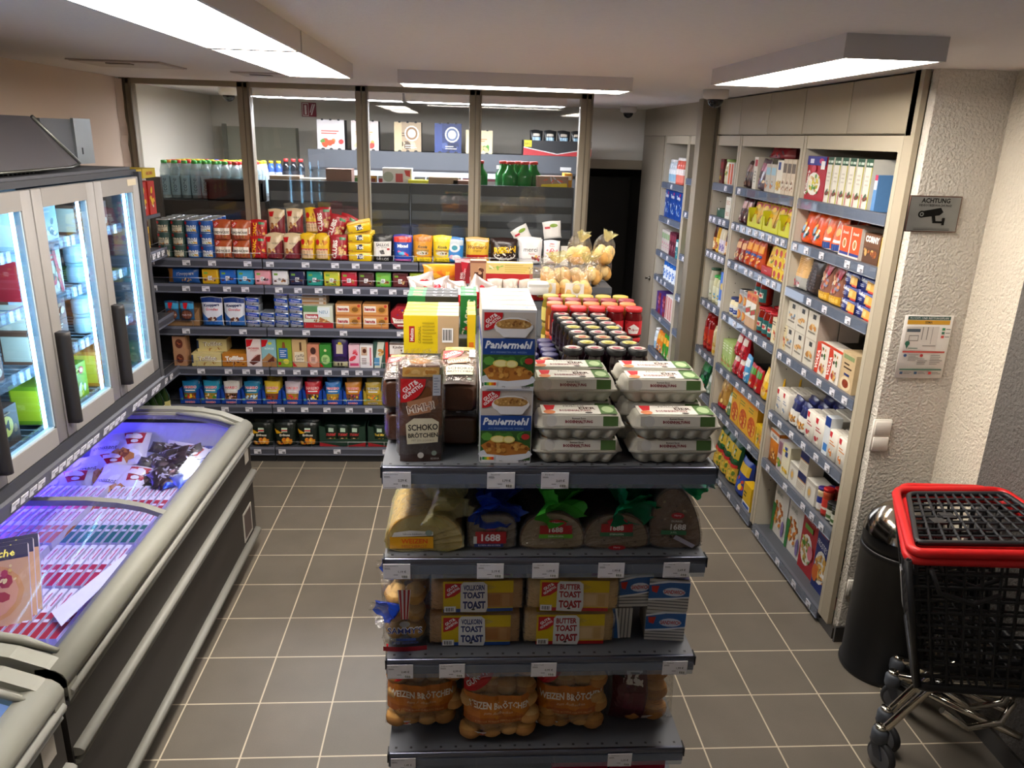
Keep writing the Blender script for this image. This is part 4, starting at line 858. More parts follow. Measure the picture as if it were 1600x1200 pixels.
K['tof']=carton('nougat_box','cream nougat sweets box',.2,.09,.13,'d9c98c',[('r',0,.25,.06,.9,'2a3a5a'),T('Toffifee',.52,.62,.36,'f4f0e4',b=.06,fit=.8,rot=3),T('Toffifee',.525,.6,.34,'8a6a3a',b=.0,fit=.78,rot=3),('n',.3,.05,.95,.35,9,.05,['d8b878','a8743a'],20)],top=[('r',.1,.2,.9,.8,'e4d8a8')])
K['to2']=carton('nougat_box','orange brown nougat sweets box',.165,.09,.13,'c07a24',[T('Toffifee',.5,.66,.36,'f8f0e0',b=.06,fit=.9,rot=3),('n',.05,.05,.95,.5,12,.07,['7a3a14','e0a850','3a1a0c'],21)],top=[('r',.1,.2,.9,.8,'c98a34')])
def tall(name,desc,w,h,base,front): return carton(name,desc,w,h,.025,base,front,m='carton',cat='chocolate bar')
K['sg1']=tall('chocolate_bar','white and red strawberry yoghurt chocolate bar',.1,.2,'ecdcd8',[('p',[(.02,.98),(.5,.98),(.3,.75),(.02,.7)],'c8141e'),T('ERDBEER',.5,.66,.07,'c02a3a',b=.02,fit=.85),T('JOGHURT',.5,.57,.05,'c02a3a',fit=.7),('p',[(.15,.15),(.6,.4),(.95,.45),(.9,.2),(.4,.05)],'6a3020'),('p',[(.2,.2),(.6,.42),(.9,.48),(.5,.32)],'d8a09a')])
K['sg2']=tall('chocolate_bar','teal and brown coconut chocolate bar',.1,.2,'8fc0c8',[('p',[(.02,.98),(.5,.98),(.3,.75),(.02,.7)],'c8141e'),('p',[(0,0),(1,0),(1,.3),(.5,.5),(0,.25)],'a87a4a'),T('KOKOS',.55,.66,.07,'e8f4f4',b=.02),('p',[(.25,.15),(.8,.4),(.85,.2)],'5a2a1a'),('e',.6,.85,.14,.05,'d8d84a')])
K['sg3']=tall('chocolate_bar','lime green chocolate bar with blue label',.1,.2,'8aa82a',[('r',.12,.3,.72,.68,'2a6ab0'),('p',[(.35,.68),(.6,.68),(.55,.9),(.4,.9)],'8a4a2a'),('lines',.2,.35,.65,.62,4,'dfe8f0'),('e',.6,.2,.2,.1,'e0d84a'),('e',.15,.12,.1,.06,'c8141e')])
K['sg4']=tall('chocolate_bar','tan chocolate bar with dark writing',.1,.2,'cfae7c',[('r',.15,.2,.8,.55,'e8dcc0'),T('caffè',.5,.42,.12,'3a2418',sh=.3),T('latte',.5,.3,.1,'3a2418',sh=.3),('r',.52,.6,.66,.9,'5a3a22'),('p',[(.02,.02),(.3,.02),(.02,.2)],'c8141e')])
K['sg5']=tall('chocolate_bar','small salmon pink chocolate bar',.082,.165,'d0886a',[('e',.5,.72,.24,.16,'4a2a20'),('e',.5,.35,.36,.22,'e8b8a0'),('lines',.3,.25,.7,.45,3,'5a3a30'),('p',[(.02,.02),(.35,.02),(.02,.2)],'c8141e')])
K['sg6']=tall('chocolate_bar','small green oat chocolate bar',.078,.165,'3a8a34',[('e',.5,.35,.38,.22,'a8d080'),('lines',.25,.25,.75,.45,3,'2a5a24'),('p',[(.02,.02),(.35,.02),(.02,.2)],'c8141e'),('e',.5,.75,.12,.06,'e0e0a0')])
K['pur']=bag('praline_bag','purple praline bag on a beige tray',.115,.2,.05,'3a2460',[('r',.02,.0,.98,.22,'b8b48a'),('r',.28,.5,.68,.82,'cfc0a8'),('e',.5,.85,.12,.05,'e8d02a'),('e',.5,.34,.42,.08,'241438'),('r',.35,.08,.45,.18,'3a2a1a'),('r',.55,.08,.65,.18,'3a2a1a')])
K['pin']=tall('chocolate_bar','pink and white raspberry chocolate bar',.075,.165,'e8c0cc',[('n',.1,.2,.9,.9,5,.16,['d83a4a','e87a8a'],22),('r',.1,.08,.9,.2,'d84a7a')])
K['wht']=tall('chocolate_bar','white chocolate bar with red side text',.09,.165,'f0ecec',[('r',.1,.55,.55,.92,'c9a890'),('e',.35,.75,.15,.1,'5a2a1a'),('r',.75,.1,.88,.9,'d87a8a'),('lines',.12,.15,.6,.45,4,'7a5a5a')])
K['duo']=tall('chocolate_bar','dark green and cream hazelnut chocolate bar',.105,.19,'3c5a50',[('p',[(.3,1),(.75,1),(.45,0),(.05,0)],'d8dccc'),('p',[(.8,1),(.98,1),(.98,0),(.8,0)],'d8301e'),('n',.3,.4,.7,.8,6,.1,NUTS,23),('r',.05,.1,.4,.4,'5a94c0')])
K['kin']=carton('chocolate_box','white and brown milk chocolate box with red wave',.15,.09,.1,'efe8e4',[('r',0,0,1,.12,'c8242e'),T('Kinder',.4,.7,.22,'4a2018',b=.02),('p',[(.5,.5),(.85,.55),(.95,.2),(.6,.15)],'5a2a18'),('r',0,.9,1,1,'5a3a30')])
K['bwh']=carton('biscuit_box','white biscuit box with brown lettering',.1,.085,.1,'e4e0de',[T('Dickmanns',.5,.6,.2,'5a3a34',fit=.8),('r',0,0,1,.2,'c0b8b4')])
def hari(c,c2,d,tray='1846a8',red='e01c2a',seed=1,toptxt=None):
    mb=MB(); w,h,dd=.132,.155,.19
    mb.box(-w/2,-dd/2,0,w/2,dd/2,.004,tray,'carton')
    mb.poly([(-w/2,-dd/2,0),(w/2,-dd/2,0),(w/2,-dd/2,.112),(w/2-.015,-dd/2,.105),(w/2-.026,-dd/2,.035),(-w/2+.026,-dd/2,.035),(-w/2+.015,-dd/2,.105),(-w/2,-dd/2,.112)],tray,'carton')
    for s in (-1,1): mb.box(s*w/2-.0015,-dd/2,0,s*w/2+.0015,dd/2,.112,tray,'carton')
    art(mb,plane((-w/2,-dd/2,0),(1,0,0),(0,0,1),(0,-1,0)),w,.11,[T('HARIBO',.5,.13,.14,'f4e8e8',b=.06,fit=.62),T('HARIBO',.5,.13,.12,red,b=.02,fit=.58),('e',.1,.34,.06,.08,'5ab08a')])
    tr=mb.mesh('display_tray')
    bg=MB(); bagM(bg,.112,.055,.155,c,[('r',.08,.12,.92,.46,'7a4a2a' if seed%2 else 'a8842a'),('n',.1,.12,.9,.46,16,.07,c2,seed),T('HARIBO',.5,.72,.13,'f8f4f4',b=.06,fit=.8),T('HARIBO',.5,.72,.115,red,b=.02,fit=.76),('r',.2,.55,.8,.6,'f0f0f0')],True,seed)
    kb=Kind('gummy_bag','bag',d+' gummy sweets bag',bg.mesh('gummy_bag'),.112,.155,.055)
    return kb,Kind('display_tray','tray','',tr,w,.11,dd)
GUM=['d83a2a','e8c02a','3a9a3a','e87a1e','f0e8d8','8a3a1a']
HR=[('1c7ab0','teal blue',GUM,3),('2a9ac0','light teal',GUM,4),('e4e0da','white and brown',['2a1a14','c9b08a','e0a8b0'],5),('2484b0','sea blue',['d8ecf4','2a6ab0','b8d8e8'],6),('e2c02a','yellow',['7a2a1a','a83a1e','5a1a14'],7),('d8c8d0','pale pink',['e8404a','f06a6a','c82a3a'],8),('d01c2c','red',['2a2a2a','e8d02a','d8d8d8'],9),('2a7ac4','blue',['e8c84a','8a5a3a','f0a03a'],10),('d98a1e','orange',['2a2a2a','3a6a9a','c83a6a','e0c03a'],11)]
KH=[hari(a,c,d,seed=s) for a,d,c,s in HR]; KG=hari('c9a838',['3a8a6a','e0c83a','e87a1e'],'gold',tray='a8902a',red='2a2a1a',seed=12)
K['grn']=bag('snack_bag','black and orange peanut snack bag',.155,.17,.07,'16201a',[('r',.02,.8,.98,.96,'20241f'),('n',.05,.04,.95,.42,16,.09,['d88a1e','c9622a','e8b03a'],24),('r',.35,.62,.62,.8,'c0d8c0'),('r',.35,.66,.62,.72,'c8303a'),T('Erdnuss',.5,.5,.1,'f0e8d8',b=.02,fit=.6),('p',[(.0,.75),(.4,.6),(.1,.55)],'e0a81e')])
def dtray(desc,cols,txt,seed,red='a82028'):
    mb=MB(); w,d=.33,.2; G='1f3a2c'
    mb.box(-w/2,-d/2,0,w/2,d/2,.004,G,'carton'); mb.box(-w/2,d/2-.003,0,w/2,d/2,.18,G,'carton')
    mb.poly([(-w/2,-d/2,0),(w/2,-d/2,0),(w/2,-d/2,.16),(w/2-.04,-d/2,.15),(w/2-.05,-d/2,.06),(-w/2+.05,-d/2,.06),(-w/2+.04,-d/2,.15),(-w/2,-d/2,.16)],G,'carton')
    for s in (-1,1): mb.box(s*w/2-.0015,-d/2,0,s*w/2+.0015,d/2,.17,G,'carton')
    art(mb,plane((-w/2,-d/2,0),(1,0,0),(0,0,1),(0,-1,0)),w,.06,[('p',[(.0,0),(.45,0),(.0,.5)],red),('p',[(1,0),(.55,0),(1,.5)],red)])
    tr=Kind('display_tray','tray',desc,mb.mesh('display_tray'),w,.16,d)
    bb=MB(); bagM(bb,.09,.04,.145,'1a2c22',[('n',.08,.05,.92,.42,12,.1,cols,seed),('r',.3,.66,.7,.85,'b8d0b8'),T(txt,.5,.52,.13,'e04a4a' if seed==25 else 'e0c04a',b=.03,fit=.8)],True,seed)
    return tr,Kind('fruit_gum_pouch','pouch',('dark green pouch with red lettering' if seed==25 else 'dark green pouch with yellow lettering'),bb.mesh('fruit_gum_pouch'),.09,.145,.04)
KT1=dtray('dark green display tray with red corners',['c83a2a','e8d8a8','8a9a3a','c9622a'],'STUDENT',25); KT2=dtray('dark green display tray',['d8941e','c9a03a','e8c86a'],'Trail Mix',26)

BZ=[z+.001 for z in BT]
R6,R5,R4,R3,R2,R1=['bottom shelf of back rack','fifth back rack shelf','fourth back rack shelf','third back rack shelf','second back rack shelf','back rack top']
# top
run(frameB(-2.035,BZ[5]),R1,[(K['cangr'],2,3,4,dict(sp=.002,full=1)),(K['canbl'],2,3,4,dict(sp=.002,full=1)),(K['erd'],2,2,2,dict(gap=.0,sp=.0,uf=.97)),(K['nic'],1,1,1,dict(gap=.002))],.6)
run(frameB(-1.335,BZ[5]),R1,[(K['nus'],2,1,2,dict(sp=.004,gap=.01)),(K['snk'],2,1,2,dict(sp=.002)),(K['clb'],1,1,2,dict(gap=.004)),(K['tuc'],1,3,1,dict(gap=.006)),(K['sal'],1,1,2,dict(gap=.004)),(K['mao'],1,1,2,dict()),(K['ri1'],1,1,2,dict()),(K['ri2'],1,1,2,dict())],.8)
for i,(k,x,y,z,rz,ry,d) in enumerate(((K['nus'],-1.27,5.46,.155,0,0,'leaning on top of the others, left'),(K['nus'],-1.15,5.47,.16,.1,0,'leaning on top of the others, right'),(K['snk'],-1.03,5.46,.165,0,0,'standing on top of the others'),(K['clb'],-.94,5.45,.17,.1,-.12,'leaning behind on top'),(K['clb'],-.88,5.40,.13,0,.28,'slanted in front on top'),(K['clb'],-.83,5.47,.13,-.1,.35,'tipped over at the right on top'))):
    put(k,x,y,BZ[5]+z,rz,mklabel(k.desc,[d+' on the back rack']),ry=ry)
put(K['tuc'],-.70,5.40,BZ[5]+.195,.1,mklabel(K['tuc'].desc,['tilted on top of the stack on the back rack']),ry=-.18)
put(K['nic'],-1.385,5.42,BZ[5]+.1,.1,mklabel(K['nic'].desc,['standing behind the other one']))
run(frameB(-.12,BZ[5]),R1,[(K['blu'],1,1,2,dict()),(K['wer'],1,1,2,dict(gap=.01)),(K['rie'],1,1,2,dict(gap=.006)),(K['mer'],1,1,2,dict(gap=.004)),(K['raf'],1,1,1,dict(gap=.008)),(K['crd'],1,1,1,dict())],.8)
put(K['whb'],.44,5.47,BZ[5]+.13,.3,mklabel(K['whb'].desc,['slanted behind the white chocolate bag']),ry=-.5)
put(K['whb'],.63,5.44,BZ[5]+.165,0,mklabel(K['whb'].desc,['upright on top of the praline bag']),ry=-.12)
# shelf two: square bars
run(frameB(-2.05,BZ[4]),R2,[(None,.06),(K['knw'],1,1,1,dict()),(None,.012)]+[(K['rt%d'%i],1,1,2,dict(gap=.012,dsp=.02)) for i in range(14)],.5)
# shelf three
run(frameB(-2.03,BZ[3]),R3,[(K['trp'],1,1,1,dict())])
for i in range(2): put(K['pou'],-1.965+.1*i,5.275,BZ[3]+.05,0,mklabel(K['pou'].desc,['in the brown cardboard tray',['left one','right one'][i]]))
run(frameB(-1.79,BZ[3]),R3,[(K['kgo'],2,1,1,dict(sp=.006)),(K['kba'],4,4,1,dict(ups=[4,2,5,5],sp=.008,gap=.008)),(K['han'],1,1,1,dict(gap=.006)),(None,.016),(K['ha2'],2,2,1,dict(sp=.012)),(K['cel'],2,1,2,dict(gap=.012,sp=.003))],.6)
run(frameB(-1.13,BZ[3]+.16),R3,[(K['hns'],1,3,1,dict(front=.03,tag='stacked above'))])
# shelf four
run(frameB(-2.0,BZ[2]),R4,[(K['bro'],1,2,1,dict()),(None,.03),(K['tof'],1,1,1,dict()),(K['to2'],1,1,1,dict(gap=.01)),(K['sg1'],1,1,2,dict(gap=.004)),(K['sg2'],1,1,2,dict()),(K['sg3'],1,1,2,dict(gap=.006)),(K['sg4'],1,1,2,dict(gap=.004)),(K['sg5'],1,1,2,dict()),(K['sg6'],1,1,2,dict()),(K['pur'],1,1,1,dict()),(K['pin'],1,1,2,dict()),(K['wht'],1,1,2,dict()),(K['duo'],1,1,2,dict()),(K['kin'],1,2,1,dict(gap=.008)),(K['bwh'],1,2,1,dict())],.5)
run(frameB(-1.85,BZ[2]+.093),R4,[(K['tof'],1,1,1,dict(front=.06,tag='lying on top'))])
# shelf five: gummy trays
allh=KH+[KG,KG,KG]
for i,(kb,kt) in enumerate(allh):
    x=-1.985+i*.1425+.07; w_='gold' if i>8 else HR[i][1]
    wh='' if i<9 else ['left one','middle one','right one'][i-9]
    put(kt,x,5.39,BZ[1],0,mklabel(('blue' if i<9 else 'olive')+' display tray holding the '+w_+' gummy sweets bag',['on shelf five',wh]))
    for dd in range(2): put(kb,x,5.33+dd*.075,BZ[1]+.006+.01*dd,RJ.uniform(-.08,.08),mklabel(kb.desc,['in its tray on shelf five',wh,'front' if dd==0 else 'behind']),rx=-.05)
# bottom shelf
run(frameB(-1.52,BZ[0]),R6,[(K['grn'],3,1,2,dict(sp=.01))])
for q,(tr,kb) in enumerate((KT1,KT2)):
    x=-.86+q*.35
    put(tr,x,5.40,BZ[0],0,mklabel(tr.desc,['on the bottom shelf of the back rack']))
    for i in range(3): put(kb,x+(i-1)*.085,5.34,BZ[0]+.008,0,mklabel(kb.desc,['in the bottom shelf tray',['left one','middle one','right one'][i]]))
# ================= GONDOLA GOODS =================
def blob(mb,cx,cy,cz,rx,ry,rz,col,m='bread',n=10,k=6,seed=0,top=None):
    R=random.Random(seed); ph=R.uniform(0,6)
    rings=[]
    for i in range(k+1):
        t=PI*i/k-PI/2; r=max(math.cos(t),.02)
        rings.append([(cx+rx*r*math.cos(2*PI*j/n)*(1+.05*math.sin(3*j+ph)),cy+ry*r*math.sin(2*PI*j/n),cz+rz*math.sin(t)) for j in range(n)])
    mb.loft(rings,(lambda i,j:(top if (top and i>=k*.55) else col)),m)
def ruffle(mb,x,y,z,r0,r1,L,direction,m,seed=0,n=26,k=7,amp=.28):
    "gathered foil end opening like a fan"
    R=random.Random(seed); d=Vector(direction).normalized(); u=d.cross(Vector((0,0,1))); u=u.normalized() if u.length>.1 else Vector((1,0,0)); v=d.cross(u)
    ph=[R.uniform(0,6) for _ in range(4)]; rings=[]
    for i in range(k+1):
        t=i/k; r=r0+(r1-r0)*t**.8; ring=[]
        for j in range(n):
            a=2*PI*j/n; q=1+amp*t*(math.sin(5*a+ph[0])+.6*math.sin(9*a+ph[1])+.4*math.sin(13*a+ph[2]+3*t))
            ring.append(Vector((x,y,z))+d*(L*t*(1+.12*math.sin(4*a+ph[3])))+(u*math.cos(a)*1.0+v*math.sin(a)*.55)*r*q)
        rings.append(ring)
    mb.loft(rings,'ffffff',m,cap=False)
# --- bread crumbs boxes ---
pw,ph_,pd=.155,.232,.062
po=[('r',0,.0,1,1,'d8d8de'),('r',.02,.62,.98,.97,'c8bfb8'),('n',.3,.62,.98,.97,6,.1,['d8d0c8','b8a898','e0dcd8'],1),gg(.04,.965,.34,pw,ph_),
 ('e',.58,.79,.36,.12,'e8e6e8'),('e',.58,.82,.33,.07,'b98a4a'),('n',.3,.78,.86,.88,30,.02,['d8ae6a','8a5a2a','a87a3a'],2),('p',[(.24,.77),(.92,.77),(.8,.66),(.4,.66)],'e4e2e6'),
 ('r',.02,.44,.98,.645,'143f8c'),T('Paniermehl',.5,.565,.10,'e8ecf6',sh=.25,b=.035,fit=.88),T('AUS SPEISERESTEN NIE: WEIZEN',.5,.47,.022,'8aa8d8',fit=.7),
 ('r',.02,.03,.98,.44,'2f5a22'),('n',.02,.3,.98,.44,14,.07,['3f7a2a','5a9a3a','244a1a'],3),('e',.88,.36,.08,.04,'c02a2a'),('e',.5,.12,.52,.10,'dfe2ea'),('p',[(.03,.24),(.2,.31),(.5,.33),(.8,.28),(.98,.2),(.9,.13),(.5,.1),(.15,.12)],'b8742a'),('n',.08,.12,.95,.3,26,.045,['c98a3a','a8621e','d8a04a','8a4a14'],4),
 ('e',.36,.33,.15,.05,'e2cf6a'),('e',.36,.33,.12,.038,'efe2a0'),('e',.56,.325,.12,.05,'e2cf6a'),('e',.56,.325,.09,.038,'efe2a0'),('r',.02,.0,.98,.035,'d8d8de'),('nutri',.06,.045,.22,.04),T('EDEKA',.84,.025,.025,'2a2a34',b=.02),T('400g',.42,.03,.02,'3a3a44')]
K['pan']=carton('breadcrumb_box','breadcrumb box with blue band and schnitzel picture',pw,ph_,pd,'d8d4d4',po,side=[('r',.05,.44,.95,.64,'143f8c'),('r',.05,.05,.95,.4,'7a9a5a'),('r',.05,.66,.95,.96,'c8b8a8')],top=[('r',.05,.1,.95,.9,'d8c4b8'),('r',.15,.25,.85,.75,'8a9cc0'),T('Paniermehl',.5,.5,.3,'c8d0e4',sh=.25,fit=.6)])
ez=1.3775
for u in range(2):
    for dd in range(5):
        put(K['pan'],.133+(.002 if u else 0),2.13+pd/2+dd*(pd+.004),ez+u*(ph_+.001),RJ.uniform(-.02,.02),mklabel(K['pan'].desc,[['lower layer','upper layer'][u],'front one' if dd==0 else ORD[dd]+' from the front']),group='breadcrumb boxes on the gondola end')
# --- chocolate bun bags ---
def schoko():
    w,h,d=.132,.315,.105; mb=MB()
    mb.rbox(-w/2,-d/2,0,w/2,d/2,h*.93,.022,'4a2a1a','film',b=.012)
    for i in range(3): blob(mb,0,0,h*.93-.03+.0*i,w*.42,d*.40,.04,'c98a48',seed=i)
    mb2=MB()
    def S(x,y,o):
        u=x/w*2-1; return (x-w/2,-d/2-.0035*(1-u*u)-o,y)
    ops=[('r',.04,.0,.96,.26,'3a221a'),('r',.04,.26,.96,.86,'6a3a20'),('n',.04,.45,.96,.86,9,.17,['8a5228','5a301a','74421f','9a6030'],5),('r',.1,.84,.9,.93,'d8a85a'),('n',.1,.84,.9,.93,14,.05,['e8c07a','c98a3a'],6),
     gg(.06,.82,.55,w,h*1.0),('r',.76,.66,.93,.86,'c0c4d0'),('lines',.78,.68,.91,.84,6,'8a90a4'),
     ('p',[(.2,.60),(.75,.66),(.72,.50),(.22,.46)],'b07a58'),T('MMH!',.5,.545,.085,'f0e4d8',b=.05,rot=12,fit=.62),T('MMH!',.5,.545,.075,'7a4a30',b=.0,rot=12,fit=.58),
     ('p',[(.2,.18),(.88,.20),(.90,.40),(.75,.44),(.35,.44),(.17,.38)],'d8cfb4'),T('SCHOKO',.55,.35,.062,'241a18',b=.03,fit=.66,rot=2),T('BRÖTCHEN',.55,.275,.055,'241a18',b=.03,fit=.66,rot=2),T('MIT 25% SCHOKO',.55,.22,.02,'8a7a68',fit=.5),
     ('e',.5,.07,.07,.03,'c8c4c0'),('e',.8,.09,.06,.025,'8a9a90'),T('EDEKA',.82,.035,.018,'c8c0b8')]
    art(mb2,S,w,h,ops,'film',step=w/6,o0=.002,do=.0003)
    f=MB(); bagM(f,w*1.16,d*1.1,h*1.04,'ffffff',(),False,31,'clearfilm',nu=14,nv=16)
    t2=MB(); t2.rbox(-w/2-.006,-d/2-.007,.004,w/2+.006,d/2+.007,h*.96,.026,'ffffff','clearfilm',b=.02)
    for i in range(9):
        x=-w/2+ w*i/8; t2.poly([(x-.01,-.01,h*.94),(x+.01,.012,h*.94),(x+.014,.0,h*1.05+.008*math.sin(3*i)),(x-.012,-.01,h*1.04+.008*math.cos(4*i))],'ffffff','clearfilm')
    return Kind('bun_bag','bag','brown bag of chocolate buns',None,w,h,d,(('buns',mb.mesh('buns'),None),('print',mb2.mesh('print'),None),('film',t2.mesh('film'),'clear crinkled film')))
K['sko']=schoko()
put(K['sko'],-.122,2.19,ez,.06,'upright brown bag of chocolate buns at the left front of the gondola end',ry=.01)
for i,(x,y,z,rr,tl,d) in enumerate(((-.008,2.235,.055,.0,0,'lowest of the stack between tall bag and breadcrumb boxes'),(-.012,2.225,.165,-.03,.16,'top of the stack between tall bag and breadcrumb boxes'),(-.175,2.265,.055,-.03,0,'lowest of the stack behind the upright bag'),(-.180,2.26,.165,.03,0,'top of the stack behind the upright bag'))):
    put(K['sko'],x,y,ez+z,rr,'lying bag of chocolate buns, '+d,rx=-PI/2+tl,group='lying chocolate bun bags',sc_=.9)
# --- egg cartons ---
def eggs():
    w,d,h=.270,.112,.075; P='a5a296'; mb=MB()
    def ring(z,ins,ch=.012,wav=0):
        pts=[]; n=30; x0,x1,y0,y1=-w/2+ins,w/2-ins,-d/2+ins*.8,d/2-ins*.8
        for i in range(n+1):
            x=x0+(x1-x0)*i/n; e=min(i,n-i)/n; cc=ch*(1-min(1,e*12)); pts.append((x,y0+cc-wav*abs(math.sin(PI*5*(i/n))),z))
        for i in range(n+1):
            x=x1-(x1-x0)*i/n; e=min(i,n-i)/n; cc=ch*(1-min(1,e*12)); pts.append((x,y1-cc+wav*abs(math.sin(PI*5*(i/n))),z))
        return pts
    def cup(z,ins,amp):
        pts=ring(z,ins,.02,amp); return pts
    mb.loft([cup(0,.030,.010),cup(.004,.022,.016),cup(.016,.015,.013),cup(.029,.007,.005),ring(.033,.004),ring(.035,.0),ring(.038,.0)],P,'pulp')
    tr=mb.mesh('tray')
    L=MB(); L.loft([ring(.0385,.0),ring(.0405,.0),ring(.042,.005),ring(.062,.010,.014),ring(.071,.014,.016),ring(.0755,.022,.018)],'b3b0a4','pulp')
    # wide paper label folded over lid front and top
    A=Vector((-w/2+.022,-d/2+.0030,.0432)); lw=w-.044
    U=Vector((1,0,0)); V=Vector((0,.0070,.0275)).normalized(); N=Vector((0,-V.z,V.y))
    hh=.0295
    L2=MB(); S=plane(A+N*.0012,U,V,N)
    art(L2,S,lw,hh,[('r',0,0,1,1,'cfccc2'),('r',0,0,.08,1,'b8b4aa'),('e',.12,.5,.07,.6,'bcbab6'),('r',.80,0,1,1,'4a6a34'),T('Bewusst Essen',.48,.76,.18,'4a4038',b=.03,fit=.24),T('BODENHALTUNG',.48,.44,.32,'7a2430',b=.05,fit=.36),('r',.45,.22,.55,.25,'8a7a70')],'matte',o0=.0003,do=.0001)
    S=plane((-w/2+.022,-d/2+.017,.0762),(1,0,0),(0,1,0),(0,0,1)); th=d-.034
    art(L2,S,lw,th,[('r',0,0,1,1,'d4d1c8'),('p',[(.04,.98),(.2,.98),(.16,.45),(.06,.4)],'c8141e'),('e',.1,.2,.08,.22,'c87a4a'),T('FRISCHE',.45,.85,.16,'4a3a34',fit=.3),T('EIER',.62,.62,.26,'4a3028',b=.03),T('BODENHALTUNG',.45,.36,.2,'7a2430',b=.03,fit=.42),('r',.78,0,1,1,'4a6a34'),('e',.89,.5,.08,.35,'9ab080'),('e',.62,.12,.05,.08,'3a302c')],'matte',o0=.0003,do=.0001)
    return Kind('egg_carton','egg carton','grey egg carton',None,w,h,d,(('tray',tr,None),('lid',L.mesh('lid'),None),('paper_label',L2.mesh('paper_label'),'white and green paper label')))
K['egg']=eggs()
ROWS=[(2.175,2,[.352,.640]),(2.292,3,[.345,.630]),(2.408,3,[.348,.632])]
for r,(y,n,xs) in enumerate(ROWS):
    for c,x in enumerate(xs):
        for u in range(n):
            put(K['egg'],x+RJ.uniform(-.004,.004)+(.004 if u%2 else 0),y,ez+u*.0765,RJ.uniform(-.015,.015),'grey egg carton, %s stack, %s row, %s'%(['left','right'][c],['front','middle','back'][r],['bottom','second','top'][u] if n==3 else ['bottom','top'][u]),group='egg cartons on the gondola end')
# --- risers on the long shelf ---
def riser(x0,x1,y0,y1,z1,label):
    b=MB(); b.box(x0,y0,1.387,x1,y1,z1,'6a6d74'); b.box(x0,y0-.004,z1-.03,x1,y0,z1+.002,'55585f'); props(obj('shelf_riser',b),label,'riser')
riser(-.21,.055,2.62,3.48,1.575,'grey shelf riser under the yellow filter boxes on the gondola')
riser(-.20,.75,3.80,4.04,1.60,'grey shelf riser under the cakes at the far gondola end')
K['mel']=carton('coffee_filter_box','yellow and beige coffee filter box',.19,.135,.052,'e8c80f',[('r',0,0,.62,1,'e6cc14'),('r',.62,0,1,1,'c9ac84'),('r',.1,.3,.2,.72,'b01e22'),T('Melitta',.15,.5,.09,'f0e8e8',rot=90,b=.02),T('ORIGINAL',.29,.5,.07,'8a7a1a',rot=90),('lines',.34,.25,.6,.85,7,'c0a812'),('bars',.7,.3,.9,.68)],top=[('r',.6,0,1,1,'d0b48c'),('r',.15,.3,.26,.7,'c87a2a'),('lines',.3,.2,.58,.8,4,'b89e12')],rside=[('r',0,0,1,1,'c9ac84')])
fr=lambda x0,y0,z:(lambda s,dep,zz:(x0+s,y0+dep,z+zz+.001,0))
run(fr(-.205,2.615,1.576),'left front on the gondola',[(K['mel'],1,1,4,dict(front=0))],.3)
K['mel2']=carton('coffee_filter_box','narrow bright yellow box beside the filter boxes',.028,.14,.07,'e8c60f',[('r',.2,.1,.8,.3,'e07a1e')],top=[('r',.2,.2,.8,.8,'d8b80f')])
run(fr(.016,2.615,1.576),'by the breadcrumb boxes',[(K['mel2'],1,1,3,dict(front=0))],.1)
K['aft']=carton('mint_chocolate_box','green and black mint chocolate box',.19,.145,.055,'23262a',[('r',0,0,.35,1,'1d7a44'),('r',.05,.5,.3,.8,'c0d0c0'),T('CLASSIC',.65,.6,.16,'c8ccd0',b=.02,fit=.5)],top=[('r',0,0,.35,1,'1f8a4a'),('r',.1,.25,.28,.75,'d0584a'),('n',.4,.1,.98,.9,10,.07,['9a9ca4','c8cad0','5a5c64'],8)],rside=[('r',0,0,1,1,'26282c')])
run(fr(-.21,2.90,1.576),'behind the filter boxes',[(K['aft'],1,1,3,dict(front=0))],.3)
K['af2']=carton('mint_chocolate_box','tall green mint chocolate box',.062,.15,.06,'1c7c40',[T('CLASSIC',.5,.4,.2,'e0e8e0',rot=80,b=.02),('r',.3,.1,.7,.2,'c8303a')],top=[('r',.1,.2,.9,.8,'2a9a54'),('r',.3,.3,.8,.7,'d8e0d8')])
run(fr(-.01,2.90,1.576),'beside the flat mint boxes',[(K['af2'],1,1,3,dict(front=0))],.3)
for i,(x,y,rr,tz) in enumerate(((-.17,3.20,.5,.2),(-.09,3.27,-.4,-.3),(-.01,3.22,.8,.2),(.03,3.33,-.2,.5),(-.15,3.37,.2,-.2))):
    if i==0: K['cof']=bag('sweets_bag','crumpled silver and red sweets bag',.12,.15,.07,'cbbcb8',[('n',.05,.05,.95,.9,14,.15,['b01e2c','d8d0d0','8a1a24','c8303c'],9),('p',[(.1,.5),(.9,.65),(.8,.35),(.2,.2)],'b81e2a')],False,9,'foil')
    put(K['cof'],x,y,1.578,rr,mklabel(K['cof'].desc,['behind the mint boxes',['leftmost','second','third','rightmost','farthest'][i]]),rx=-.35,ry=tz)
